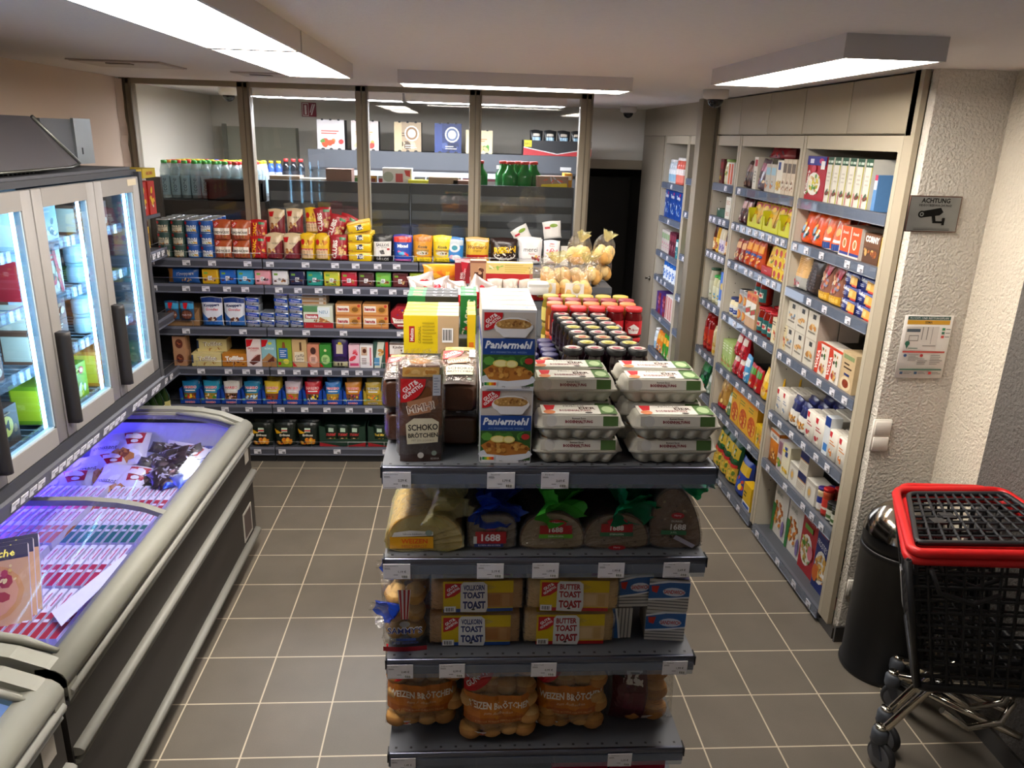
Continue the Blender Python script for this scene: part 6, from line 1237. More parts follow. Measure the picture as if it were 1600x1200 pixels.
o3=box('rusk_box','orange rusk box with blue base',.095,.145,.12,'d8541c',[('r',0,0,.08,1,'e8d8c8'),('r',0,.0,1,.08,'e8d8d0'),('r',.08,.08,1,.17,'2a3c8a'),T('Brandt',.52,.80,.10,'f0e4d8',b=.03,sh=.2,fit=.6),('e',.52,.45,.2,.17,'e8d8c0'),('e',.52,.45,.12,.12,'b87a34')],rside=[('r',0,0,1,1,'e2d8cc')],top=[('r',0,0,1,1,'e0b49a')])
o4=box('muesli_bar_box','brown muesli bar box with white lettering',.145,.135,.05,'5a3a24',[('r',.0,.55,1,1,'6a4428'),T('CORNY',.5,.82,.22,'f0e8e0',b=.06,fit=.85),('n',.05,.2,.95,.55,10,.09,['c9924f','d8a860','8a4a24','b06a2a'],33)])
o5=box('muesli_bar_box','yellow muesli bar box with banana picture',.12,.13,.05,'e8b816',[T('CORNY',.5,.82,.2,'f4ecdc',b=.06,fit=.85),('e',.4,.3,.24,.2,'d8a02a'),('e',.6,.35,.14,.17,'e8c87a'),('n',.1,.1,.9,.4,6,.08,['c98a2a','8a5a1a'],34)])
run(fr_r(Y4,SZ[5]),'second shelf, nearest cupboard',[(o1,2,1,2,dict(sp=.0)),(o2,2,1,2,dict(gap=.002)),(o3,2,1,1,dict(gap=.012)),(None,.03),(o4,1,1,1,dict(gap=.006)),(o5,1,1,1,dict(gap=.006))],.5)
w1=bag('waffle_pack','clear pack of golden waffles',.15,.2,.07,lambda u,v:'d8b078' if v>.38 else 'a8a8a4',[('lines',.2,.45,.95,.95,12,'b88a4a'),('n',.1,.05,.7,.3,6,.12,['b83a4a','8a8a8a','d8d8d8'],35)])
w2=bag('pumpernickel_pack','very dark pack of rye bread',.16,.19,.08,'2a201c',[('lines',.1,.1,.9,.9,9,'4a3a34')])
w3=bag('snack_bag','transparent nut snack bag with gold base',.115,.19,.06,'8a5a48',[('n',.1,.28,.9,.95,26,.08,['c0805a','a8382a','d8b08a','8a8aa8','b8b8bc'],36),('r',.02,.02,.98,.26,'c9982a'),('r',.1,.1,.9,.2,'e0bc5a'),('p',[(.5,.98),(.95,.95),(.8,.7),(.55,.75)],'a83048')])
w4=box('biscuit_pack','blue biscuit roll pack with butter biscuit print',.145,.062,.12,'24307a',[T('Leibniz',.3,.78,.3,'e8ecf4',b=.04,fit=.4,rot=-8),('lines',.08,.25,.35,.5,2,'c0c8e0'),('p',[(.45,.15),(.5,.85),(.95,.75),(.95,.15)],'d8a850'),('p',[(.5,.3),(.55,.7),(.72,.7),(.70,.25)],'e8c882'),('r',.6,.02,.95,.16,'c8382a')],m='film',r=.028)
run(fr_r(Y4,SZ[4]),'third shelf, nearest cupboard',[(w1,1,1,1,dict(gap=.0)),(w2,1,1,1,dict(gap=.0)),(w3,2,1,2,dict(gap=.01)),(None,.02),(w4,2,3,1,dict(ups=[3,3],sp=.01))],.6)
q1=lambda dsc,pc,sd: box('cracker_box',dsc,.125,.145,.11,'cdc7b8',[('r',.42,.76,.72,.93,'3a3a38'),('n',.15,.3,.9,.62,14,.08,[pc,'b07a3a','d8b070'],sd),('r',.2,.24,.85,.3,'7a7468'),('r',.0,.0,1,.03,'b0a898')],rside=[('r',0,0,1,1,'b5a79a')],top=[('r',0,0,1,1,'c8c2b4'),('r',.35,.1,.75,.3,'5a5850')])
qa=q1('cream cracker box with blue foot','7a98b0',37); qb=q1('cream cracker box with crisp picture','c9924f',38); qc=q1('cream cracker box with golden picture','c98a3a',39)
was=box('crispbread_box','white and red crispbread box',.13,.16,.1,'e0d8cc',[('p',[(0,0),(.28,0),(.4,.8),(.3,1),(0,1)],'c83a1e'),T('WASA',.16,.45,.17,'f0e4dc',rot=82,b=.03),('n',.4,.5,.8,.95,10,.07,['4a3a2a','c98a4a','2a6a2a'],40),('n',.4,.05,.85,.45,10,.09,['c9924f','d8b070','a83a2a'],41)],top=[('r',0,0,1,.25,'c83a1e')])
brd=box('bread_mix_pack','beige bread package with dark bread picture',.13,.19,.09,'c9b088',[('r',.1,.82,.9,.93,'8a9a6a'),('lines',.2,.55,.8,.75,2,'4a3a2a'),('r',.3,.4,.7,.46,'2a3c7a'),('e',.5,.2,.4,.18,'e0cca8'),('e',.5,.2,.24,.11,'8a3a24')],m='film')
run(fr_r(Y4,SZ[3]),'fourth shelf, nearest cupboard',[(qa,1,2,3,dict(gap=.0)),(qb,1,2,3,dict(gap=.006)),(qc,1,2,2,dict(gap=.012)),(None,.02),(was,2,1,1,dict(sp=.004)),(brd,1,1,1,dict(gap=.01))],.4)
def paper(desc,ac,seed,w=.085,h=.15,d=.07,base='d8d2c6'):
    return box('flour_pack',desc,w,h,d,base,[('p',[(.1,.95),(.4,.95),(.35,.75),(.12,.78)],'c01c28'),('lines',.2,.5,.8,.68,2,ac),('n',.15,.08,.85,.42,6,.1,[ac,'c8b890','e8e0d0'],seed)],top=[('p',[(.05,.4),(.5,.55),(.95,.4),(.5,.35)],'b8b0a4')],r=.01,m='matte')
p1=paper('white sugar pack with grey print','7a8aa0',42); p2=bag('pasta_bag','navy topped pasta bag',.115,.165,.08,'1c2050',[('r',.04,.04,.96,.55,'d8d4cc'),('n',.1,.08,.9,.45,14,.09,['a8743a','c9984f','7a4a1e'],43),('r',.1,.8,.9,.88,'2c3270')])
p3=paper('white flour pack with red emblem','a8303a',44,w=.1,h=.16); p4=paper('white flour pack with orange foot','c9741e',45,w=.095,h=.15)
p5=box('pasta_box','tall narrow blue and white box',.055,.2,.06,'d8dce0',[('r',0,.75,1,1,'1c3c88'),('r',.2,.1,.9,.3,'3a7ac0')])
run(fr_r(Y4,SZ[2]),'fifth shelf, nearest cupboard',[(p1,2,1,3,dict(sp=.001)),(p2,2,1,3,dict(gap=.004,sp=.0)),(p3,2,1,3,dict(gap=.004)),(p5,1,1,1,dict(gap=.01)),(p4,2,1,2,dict(gap=.002))],.6)
oat=box('oat_pack','orange oat pack with white top',.13,.2,.09,'c8741a',[('r',0,.72,1,.92,'e0dcd4'),('r',0,.92,1,1,'c8641a'),T('Vitalis',.5,.82,.11,'4a4a5a',b=.02),('n',.3,.05,.95,.5,14,.08,['d89a4a','8a4a1e','e8c890'],46)],top=[('r',0,0,1,1,'cfc9bd')],r=.02)
mb1=box('baking_box','narrow white and purple baking box',.06,.18,.09,'c8b8b8',[('r',.1,.55,.9,.95,'8a5a6a'),('n',.1,.05,.9,.5,7,.2,['5a9a3a','c8903a','e8e0d0'],47)])
mb2=box('dumpling_box','white and yellow potato dumpling box',.1,.185,.09,'ddd6b8',[('r',.0,.72,.5,.8,'e0c81a'),('r',.35,.62,.7,.78,'1c3c7a'),('n',.1,.05,.9,.3,14,.09,['e0b82a','e8d070','c99a1a'],48),('r',.3,.82,.6,.92,'24468a')],top=[('r',0,0,1,1,'d8d2c4')])
mb3=box('rice_box','white and navy rice box',.11,.12,.09,'d8d4c8',[('e',.4,.45,.22,.28,'b8ac98'),('e',.4,.45,.13,.16,'d8a850'),('r',.0,.85,1,1,'bcb6aa')])
mb4=box('salt_pack','white pack with navy wrapper top',.1,.115,.09,'d4ccbc',[('r',0,.65,1,1,'1c2454'),('r',0,.6,1,.65,'b87a3a'),('lines',.1,.15,.9,.5,4,'a8a090')],top=[('r',0,0,1,1,'1c2454')])
sp1=bottle('spice_jar','spice jar with purple cap',.022,.13,'c8b890','3a2a7a','e4dfd8',[('r',0,.5,1,1,'2a3a8a')],neck=.85,sh=.75,cat='spice jar'); sp2=bottle('spice_jar','spice jar with bright red cap',.026,.15,'a8442a','c81c1c','c83a30',[('r',0,.3,1,.45,'e0d0c8')],neck=.85,sh=.75,cat='spice jar')
sp3=bottle('spice_jar','small dark jar with black cap',.025,.1,'2a2c20','1a1a1a','c8c8b8',[('r',0,.2,1,.5,'4a6a3a')],neck=.85,sh=.75,cat='spice jar'); sp4=can('milk_can','slim blue and white can',.026,.14,'6a9ac0',[('r',.1,.3,.9,.8,'e0e8ee'),('e',.5,.6,.2,.1,'c82a3a')])
run(fr_r(Y4,SZ[1]),'sixth shelf, nearest cupboard',[(oat,1,1,1,dict(gap=.0)),(mb1,1,1,1,{}),(mb2,1,1,1,{}),(mb3,1,1,1,dict(gap=.01)),(mb4,1,2,1,dict(gap=.004)),(mb3,1,1,1,dict(gap=.01,tag='beyond the navy packs')),(sp1,1,1,2,dict(gap=.01)),(sp2,1,1,2,dict(gap=.008)),(sp3,2,1,1,dict(gap=.006)),(sp4,1,1,2,dict(gap=.004))],.4)
k1=cereal('white cereal box with green edge','dcd8d2','b01830',['d8882a','e0a040','b8641a'],49,[('p',[(0,0),(.14,0),(.22,.5),(0,.5)],'2a7a34'),('e',.82,.2,.1,.14,'7a6aa0'),T('CORN FLAKES',.35,.72,.07,'3a4a3a',fit=.5)],w=.19,h=.37,d=.06)
k3=cereal('red cereal box with froot rings bowl','a81824','e8dcd8',['c9a05a','5a8a2a','d8c050','8a9a2a'],50,[('r',.2,.72,.7,.8,'6a9a3a'),('e',.7,.4,.16,.12,'d87a8a')],w=.19,h=.35,d=.06)
k4=cereal('blue cereal box with flakes bowl','1c2c74','a82040',['d8a84a','e8c070','c98a2a'],51,[T('FROSTIES',.4,.73,.09,'e8e8f0',fit=.6,rot=-8),('e',.2,.25,.18,.14,'c8641e')],w=.175,h=.36,d=.06)
k5=cereal('dark green cereal box with brown bowl','1c4430','b01c34',['3a2418','5a3a24','2a1a12'],52,[T('Crunchy',.5,.7,.11,'e8e8e0',b=.03,rot=-8,fit=.6),('e',.8,.2,.14,.12,'c83a40')],w=.17,h=.36,d=.06)
run(fr_r(Y4-.04,SZ[0]),'lowest shelf, nearest cupboard',[(k1,2,1,2,dict(sp=.02,front=.08)),(k3,1,1,2,dict(gap=.015,front=.07)),(k4,1,1,2,dict(gap=.01,front=.06)),(k5,1,1,2,dict(gap=.006,front=.05))],.3)
# middle bay ----------------------------------------------------
def gen(name,desc,w,h,d,base,cols,seed,kind='box',extra=()):
    ops=[('r',.08,.62,.92,.88,cols[0]),('n',.08,.08,.92,.55,12,.09,cols,seed)]+list(extra)
    return bag(name,desc,w,h,d,base,ops,seed=seed) if kind=='bag' else box(name,desc,w,h,d,base,ops)
b1=gen('coffee_pack','dark brown coffee pack',.075,.17,.08,'3a2018',['7a4a34','a8805a','2a1410'],53,'bag'); b2=box('baking_box','narrow white box with red mark',.06,.2,.08,'dad4c4',[('r',.2,.72,.9,.92,'b01c30'),('lines',.3,.2,.7,.6,4,'8a8478')])
b3=gen('muesli_bag','grey and purple patterned bag',.13,.19,.08,'5a4a54',['8a2a4a','b8b0a8','3a4a6a','c8a878'],54,'bag'); b4=gen('rice_pack','beige and light blue rice pack',.075,.165,.08,'c4bcae',['9ac0d0','d87a2a','8a8478'],55)
b5=box('couscous_box','white box with blue emblem and grain picture',.085,.19,.08,'e2dccc',[('r',.2,.72,.6,.95,'24408a'),('n',.1,.05,.9,.5,18,.08,['d8b83a','e8d890','c99a3a'],56)]); b6=gen('tea_box','pale tall tea box',.055,.2,.08,'d0c0a8',['6a5a4a','a8683a','e8e0d0'],57)
b7=gen('snack_bag','dark red bag lying on top of the packs',.3,.09,.14,'7a141c',['a81c28','4a4a50'],58,'bag')
run(fr_r(Y3,SZ[6]),'top shelf, middle cupboard',[(b1,2,1,1,dict(gap=.03)),(b2,1,1,1,dict(gap=.02)),(b3,1,1,1,{}),(b4,2,1,1,dict(gap=.02)),(b5,1,1,1,dict(gap=.01)),(b6,3,1,1,dict(gap=.004,sp=.006))],.5)
put(b7,XC+.12,4.74,SZ[6]+.195,-PI/2,'dark red bag lying on top of the packs, top shelf of the middle cupboard')
d1=gen('coffee_pack','dark maroon coffee pack',.085,.165,.08,'3a1418',['b8908a','6a2a24','d8c8b0'],59,'bag')
def soup_tray(dsc):
    mb=MB(); w,d,h=.25,.16,.12; Yc='c8c81a'
    mb.box(-w/2,-d/2,0,w/2,d/2,.004,Yc,'carton')
    for s in (-1,1): mb.box(s*w/2-.0015,-d/2,0,s*w/2+.0015,d/2,h,Yc,'carton')
    for q in (-1,1): 
        x0=0 if q>0 else -w/2; x1=x0+w/2
        mb.poly([(x0,-d/2,0),(x1,-d/2,0),(x1,-d/2,h*.75),(x1-.02,-d/2,h*.7),(x1-.035,-d/2,.035),(x0+.035,-d/2,.035),(x0+.02,-d/2,h*.7),(x0,-d/2,h*.75)],Yc,'carton')
    return Kind('display_tray','tray',dsc,mb.mesh('display_tray'),w,h,d)
st=soup_tray('yellow green display tray of seasoning pouches')
sp=gen('seasoning_pouch','yellow seasoning pouch',.115,.15,.02,'d8a814',['c9a83a','8a4a1e','e8d8a8','5a8a2a'],60,extra=[('r',.1,.8,.9,.95,'b81c20'),('e',.5,.8,.25,.1,'e8c01a')])
run(fr_r(Y3,SZ[5]),'second shelf, middle cupboard',[(d1,2,1,2,dict(gap=.02)),(st,3,1,1,dict(gap=.02,sp=.006,front=.01))],.3)
for i in range(6):
    for dd in range(3):
        put(sp,XC+.045+dd*.045,4.925-i*.128,SZ[5]+.012+.016*dd,-PI/2+RJ.uniform(-.06,.06),'yellow seasoning pouch in the yellow green trays, %s, %s'%(nth(i,6),['front','second row','third row'][dd]),group='seasoning pouches in the yellow green trays',rx=-.28)
e1=gen('rice_pack','red brown rice pouch',.09,.15,.06,'8a2a1c',['d8a878','c0c4b0','5a2014'],61,'bag'); e2=gen('pasta_sauce_pack','orange red packet with white band',.1,.175,.07,'c04a1c',['e8a03a','b82a1c','e8dcc8'],62,'bag',[('r',.1,.45,.9,.55,'24468a')])
rt=box('display_tray','red display tray of yellow pouches',.16,.05,.14,'b01c1c',[('lines',.3,.4,.7,.6,1,'e0a0a0')],cat='tray'); yb=box('stock_cube_box','small yellow stock box with red lettering',.065,.062,.1,'e0be14',[('e',.5,.5,.3,.3,'b82a20'),('n',.1,.05,.9,.35,6,.12,['c98a3a','8a3a1e','f0e8d0'],63)])
run(fr_r(Y3,SZ[4]),'third shelf, middle cupboard',[(e1,2,1,2,dict(gap=.015)),(e2,3,1,2,dict(gap=.004,sp=0)),(rt,1,1,1,dict(gap=.03)),(yb,3,3,1,dict(gap=.015,sp=.002))],.4)
for i in range(3):
    put(sp,XC+.05+.03*i,4.565-.0*i,SZ[4]+.05+.01*i,-PI/2,'yellow seasoning pouch standing in the red tray, '+['front','middle','back'][i],group='seasoning pouches in the red tray',rx=-.25)
mj=jar('mayonnaise_jar','mayonnaise jar with navy lid',.036,.12,'e4d8b0','1c2c64','e8e4d8',[('r',.1,.1,.9,.6,'1c3c8a'),T('Miracel',.5,.4,.2,'e8e8f0',fit=.6)]); tc=can('food_can','silver food can with round picture',.04,.10,'b0b2b4',[('e',.5,.4,.3,.32,'c9742e'),('e',.5,.4,.2,.22,'d8a050'),('r',0,.8,1,1,'9a9ca0')])
tk=box('tomato_carton','white green and red tomato carton',.085,.22,.08,'c8a078',[('r',0,.75,1,1,'d8803a'),('n',.05,.78,.95,.98,8,.1,['c83a20','e8d0a8'],64),('r',0,.3,1,.75,'e4e0d4'),('p',[(0,.35),(1,.45),(1,.62),(0,.5)],'3a8a3a'),('e',.3,.45,.22,.08,'c01c1c'),('e',.72,.5,.2,.08,'c01c1c')])
sj=jar('pasta_sauce_jar','sauce jar with teal label and red lid',.042,.165,'7a1c10','a8141c','1c5a58',[('r',.2,.3,.8,.7,'d8d0c0'),('r',.3,.4,.7,.6,'b82a2a')]); bx=box('pasta_box','cream pasta box with green flower',.07,.15,.08,'d8cca8',[('n',.1,.1,.9,.6,9,.11,['c8902a','b82a2a','e8d8b0'],65),('lines',.1,.7,.9,.9,2,'5a4a3a')])
run(fr_r(Y3,SZ[3]),'fourth shelf, middle cupboard',[(mj,2,1,1,dict(gap=.03)),(tc,2,2,2,dict(gap=.01)),(tk,2,1,1,dict(gap=.012)),(sj,3,1,2,dict(gap=.01)),(bx,3,1,1,dict(gap=.01))],.3)
run(fr_r(Y3-.42,SZ[3]+.17),'fourth shelf, middle cupboard',[(sj,2,1,1,dict(front=.02,tag='standing above'))],.3)
g1=box('soup_box','pale green soup box',.065,.185,.09,'a8c070',[('lines',.1,.6,.9,.9,3,'e0e8c8'),('n',.1,.05,.9,.5,8,.12,['8ab03a','c83a3a','e8e0b0'],66)]); g2=gen('lentil_bag','red and white lentil bag',.1,.16,.08,'b81c28',['e0d0c0','8a141c','d87a6a'],67,'bag'); g3=gen('rice_pack','light blue rice packet',.09,.19,.06,'4a94c4',['d8e4ec','2a6aa0','e8e8e8'],68,'bag'); g4=gen('sauce_packet','red packet with vegetable picture',.1,.16,.06,'a81a1c',['4a8a2a','d8b03a','e8d8c0','c83a20'],69,'bag'); g5=gen('pasta_bag','yellow pasta bag with noodle picture',.13,.19,.09,'e0b01a',['e8c860','c99a3a','d8b878','b8541e'],70,'bag')
run(fr_r(Y3,SZ[2]),'fifth shelf, middle cupboard',[(g1,3,1,1,dict(gap=.01,sp=.002)),(g2,2,2,1,dict(gap=.01,uf=.8)),(g3,1,1,1,dict(gap=.005)),(g4,2,1,1,dict(gap=.01)),(g5,2,1,2,dict(gap=.01,sp=0))],.5)
h1=gen('pasta_bag','large clear bag of spiral pasta with red base',.19,.26,.12,'c09040',['d8b060','a87430','e8c880','c8a050'],71,'bag',[('r',.05,.02,.95,.16,'b01c28'),('n',.05,.5,.95,.95,18,.08,['d8b060','b8843a','e0bc70'],72)]); h2=gen('noodle_pack','small green and clear noodle pack',.1,.16,.07,'6a8a5a',['d8d8c8','2a5a8a','e0c02a'],73,'bag')
h3=box('pizza_kit_box','yellow orange pizza kit box',.15,.235,.05,'e0a82a',[('r',0,.9,1,1,'e88a1e'),('e',.5,.35,.42,.28,'c85a1e'),('n',.15,.12,.85,.6,18,.06,['d87a2a','b82a14','e8c050'],74),('lines',.1,.7,.7,.86,2,'7a8a3a')],top=[('r',0,0,1,1,'c8841e')]); h4=box('spaetzle_box','bright yellow box with green and pink print',.16,.145,.09,'e2b41a',[('n',.05,.05,.95,.7,24,.07,['5a8a2a','c87a6a','e8d8a8','d8903a'],75),('r',0,.85,1,1,'e8c020')],top=[('r',0,0,1,1,'e4bc10'),('r',.2,.2,.5,.4,'8a9a2a')])
run(fr_r(Y3,SZ[1]),'sixth shelf, middle cupboard',[(h1,1,1,1,dict(gap=.01)),(h2,1,1,1,{}),(h3,3,1,1,dict(gap=.01,sp=.004)),(h4,1,1,2,dict(gap=.015))],.4)
i1=gen('pasta_bag','dark green topped bag of yellow pasta',.17,.3,.13,'14502c',['e0c040','d8b02a','c9a030'],76,'bag',[('r',.03,.03,.97,.42,'c8a030'),('n',.05,.04,.95,.42,26,.06,['e8cc50','b8902a','d8b83a','5a7a2a'],77),('r',.05,.42,.95,.5,'c02a2a'),('n',.1,.55,.9,.9,8,.06,['2a7a44','d8e0d0'],78)]); i2=gen('crisps_bag','blue crisps bag with yellow shapes',.2,.25,.12,'1c3ca0',['e8c02a','d84a2a','2a5ac0'],79,'bag'); i3=box('sugar_box','yellow box with white and blue foot, tilted',.13,.16,.06,'e0b40c',[('r',0,0,1,.22,'e8e8ec'),('r',.1,.03,.9,.16,'2a50a0'),('lines',.1,.4,.5,.7,2,'3a3a1a')])
run(fr_r(Y3+.02,SZ[0]),'lowest shelf, middle cupboard',[(i1,3,1,2,dict(gap=.03,sp=-.03,front=.03)),(i2,1,1,1,dict(gap=.02,front=.03)),(i3,1,1,1,dict(gap=.03))],.5)
# narrow bay ----------------------------------------------------
m1=gen('coffee_pack','dark red narrow pack',.07,.17,.08,'5a1018',['8a1c20','2a4a2a','c0a030'],80); m2=jar('instant_coffee_jar','green lidded jar with pale label',.04,.17,'c8c49a','8aa85a','d8d0a8',[('n',.1,.1,.9,.9,10,.1,['5a8a3a','c8a83a'],81)]); m3=box('tea_box','orange and white striped box',.12,.15,.08,'e0dcd0',[('r',.15,.05,.45,.95,'d8641c'),('r',.6,.05,.9,.95,'c8481c')])
run(fr_r(Y2,SZ[6]),'top shelf, narrow cupboard',[(m1,1,1,1,dict(gap=.05)),(m2,1,1,2,dict(gap=.01)),(m3,1,1,1,dict(gap=.01))],.3)
m4=box('display_tray','small dark green tray of packets',.16,.06,.12,'1c4a34',[('p',[(.1,1),(.3,1),(.2,.7)],'d8c8c8')],cat='tray'); m5=box('candle_box','white box with orange lettering',.1,.075,.08,'dcd8c8',[T('BIO',.5,.5,.4,'b0703a')]); m6=gen('tea_packet','pink green packet in the green tray',.05,.12,.02,'9a8a8a',['c05a6a','5a8a5a'],82)
run(fr_r(Y2,SZ[5]),'second shelf, narrow cupboard',[(m4,1,1,1,dict(gap=.08)),(m5,1,2,1,dict(gap=.015))],.3)
for i in range(2): put(m6,XC+.07,5.56-.06*i,SZ[5]+.03,-PI/2,mklabel(m6.desc,[['left one','right one'][i]]),rx=-.3)
n1=bottle('sauce_bottle','brown sauce bottle with navy cap',.03,.2,'4a2014','1c2438','c8843a',[('e',.5,.4,.3,.3,'e8d8b0')],neck=.6,sh=.6); n2=bottle('sauce_bottle','pale sauce bottle with navy cap',.03,.2,'cfc4a8','1c2438','d8d0d8',[('e',.5,.4,.3,.3,'6a5aa0')],neck=.6,sh=.6); n3=bottle('sauce_bottle','yellow sauce bottle with navy cap',.03,.2,'c8962a','1c2438','e0c04a',[('e',.5,.4,.3,.3,'8a2a2a')],neck=.6,sh=.6)
run(fr_r(Y2,SZ[4]),'third shelf, narrow cupboard',[(n1,1,1,2,dict(gap=.04)),(n3,1,1,2,dict(gap=.01)),(n2,2,1,2,dict(gap=.01)),(n1,1,1,2,dict(gap=.01,tag='near side'))],.3)
r1=jar('dressing_jar','clear dressing jar with dark green lid',.04,.24,'bcb8a4','2a4a34','c8c8b0',[('n',.1,.1,.9,.6,6,.12,['7a9a5a','e8e8d8'],83)]); r2=jar('dressing_jar','pale dressing jar with bright green lid',.04,.20,'c8c49a','2a9a3a','d8d8b8',[('n',.1,.1,.9,.6,6,.12,['5a9ac0','c8a83a'],84)]); r3=box('milk_carton','blue carton with white foot',.07,.25,.07,'2a6ac8',[('r',0,0,1,.2,'e4e8ec'),('e',.5,.6,.3,.1,'d8b83a')])
run(fr_r(Y2,SZ[3]),'fourth shelf, narrow cupboard',[(r1,1,1,2,dict(gap=.05)),(r2,2,1,2,dict(gap=.01)),(r3,1,1,1,dict(gap=.015))],.3)
s1=bottle('ketchup_bottle','red ketchup bottle with patterned label',.042,.27,'8a1614','a01c1a','b82a1c',[('n',.1,.1,.9,.9,10,.12,['e8b030','d84a20','7a100e'],85)],neck=.5,sh=.75); s2=bottle('sauce_bottle','cream mustard bottle with yellow foot',.035,.22,'d8c89a','d8d0b8','d8c08a',[('r',0,0,1,.2,'d8a81a'),('n',.1,.3,.9,.9,6,.12,['8a2a2a','c8a04a'],86)],neck=.5,sh=.8)
run(fr_r(Y2,SZ[2]),'fifth shelf, narrow cupboard',[(s1,2,1,2,dict(gap=.05)),(s2,1,1,2,dict(gap=.05))],.3)
u1=gen('frozen_herb_bag','dark green shiny bag of leaves',.2,.22,.14,'0f4a2a',['2a8a4a','0a3018','1c6a3a'],87,'bag',[('r',.6,.05,.85,.2,'a81c24')])
u2=gen('oil_bottle_pack','green and white net pack',.12,.16,.1,'8aa08a',['d8e0d8','2a6a34','c8c05a'],88,'bag')
run(fr_r(Y2,SZ[1]),'sixth shelf, narrow cupboard',[(u1,1,1,1,dict(gap=.02)),(u2,1,1,1,dict(gap=.01))],.4)
run(fr_r(Y2,SZ[0]),'lowest shelf, narrow cupboard',[(u1,1,1,1,dict(gap=.1)),(u2,1,1,1,dict(gap=.02))],.4)
# rear units ----------------------------------------------------
RZ=[.07,.42,.78,1.12,1.35,1.66,1.96]; NZ=[.07,.42,.78,1.08,1.42,1.77,2.03]
v1=bottle('shampoo_bottle','pale blue shampoo bottle',.035,.2,'c8d4dc','e0e0e0','8ab4d0',[('r',0,.6,1,1,'e8ecf0')],neck=.6,sh=.7); v2=bottle('shampoo_bottle','coral and white shampoo bottle',.035,.22,'d86a5a','ece8e4','e07a68',[('r',0,.55,1,1,'ece4e0')],neck=.6,sh=.7)
v3=box('tissue_pack','large blue pack of tissues',.19,.24,.12,'1c4494',[('n',.05,.05,.95,.6,16,.07,['c8d4e8','8aa8d8','2a5ab8'],89),T('Tempo',.4,.78,.17,'e8ecf4',b=.03,fit=.6),('e',.6,.9,.08,.06,'c82a6a')],m='film')
v4=gen('wash_bottle','white green and pink shower gel',.065,.19,.05,'c8c0b8',['8aa87a','c86a8a','e0d8d0'],90); v5=gen('wash_bottle','dark maroon shower gel',.07,.2,.05,'5a2030',['8a3a4a','3a1420','b87a8a'],91); v6=gen('wash_bottle','teal cosmetic pack',.07,.16,.05,'2a8088',['d8e8e8','1c5a64'],92)
v7=bottle('cleaner_bottle','blue cleaner bottle with orange cap',.045,.24,'1c5cb0','e07a1c','d8e0e8',[('e',.5,.5,.3,.3,'2a6ac0')],neck=.6,sh=.75); v8=box('washing_powder_box','purple and red washing powder box',.16,.19,.12,'4a2c78',[('r',.5,0,1,1,'8a2434'),('n',.05,.1,.95,.9,10,.1,['c87a8a','6a4a9a'],93)])
v9=box('foil_box','red and white striped roll box',.07,.22,.07,'e0dcd4',[('r',.2,.05,.5,.95,'c02028'),('r',.7,.05,.85,.95,'c02028')]); va=gen('wash_pack','green and orange detergent pouch',.1,.21,.07,'3a8a2a',['e8a02a','8ab04a','d8d0b0'],94,'bag'); vb=gen('wash_pack','orange detergent pouch',.1,.2,.07,'d87a1e',['e8b04a','3a5a8a','d8d0c8'],95,'bag')
W1,W2='far rear unit','narrow rear unit'
F=lambda z:fr_r(7.14,z)
run(F(RZ[6]),'top shelf, '+W1,[(v1,3,1,1,dict(gap=.05)),(v2,3,1,1,dict(gap=.03))],.3); run(F(RZ[5]),'second shelf, '+W1,[(v3,3,1,1,dict(gap=.02))],.3)
run(F(RZ[4]),'third shelf, '+W1,[(v4,4,1,1,dict(gap=.03)),(v5,3,1,1,{}),(v6,1,1,1,{})],.3); run(F(RZ[3]-.03),'fourth shelf, '+W1,[(v7,5,1,1,dict(gap=.15,sp=.01))],.3)
run(F(RZ[2]),'fifth shelf, '+W1,[(v8,2,1,1,dict(gap=.03)),(v9,4,1,1,dict(gap=.01))],.3); run(F(RZ[1]),'sixth shelf, '+W1,[(v1,1,1,1,dict(gap=.05)),(vb,2,1,1,{}),(va,3,1,1,{})],.3); run(F(RZ[0]),'lowest shelf, '+W1,[(vb,2,1,1,dict(gap=.1)),(v3,2,1,1,dict(gap=.05))],.3)
F=lambda z:fr_r(6.38,z)
vw=box('toilet_roll_pack','plain white box',.17,.1,.1,'d4d2d0',[('r',.0,.5,1,.52,'b8b6b4')])
run(F(NZ[5]),'second shelf, '+W2,[(vw,1,1,1,dict(gap=.08))]); run(F(NZ[4]+.0),'third shelf, '+W2,[(va,1,1,1,dict(gap=.05)),(v9,1,1,1,{}),(vb,1,1,1,{})],.3); run(F(NZ[3]),'fourth shelf, '+W2,[(v1,2,1,1,dict(gap=.05)),(v7,1,1,1,dict(gap=.03))],.3)
run(F(NZ[2]),'fifth shelf, '+W2,[(v7,2,1,1,dict(gap=.1)),(v2,1,1,1,dict(gap=.02))],.3)
v0=bottle('spray_can','tall blue and red spray can',.035,.28,'2a70b8','c02a4a','2a70c0',[T('ATA',.5,.3,.2,'e8f0f8',b=.03)],neck=.7,sh=.78)
run(F(NZ[1]),'sixth shelf, '+W2,[(va,1,1,1,dict(gap=.05)),(v0,2,1,1,dict(gap=.04))],.3); run(F(NZ[0]),'lowest shelf, '+W2,[(vb,2,1,1,dict(gap=.1))],.3)
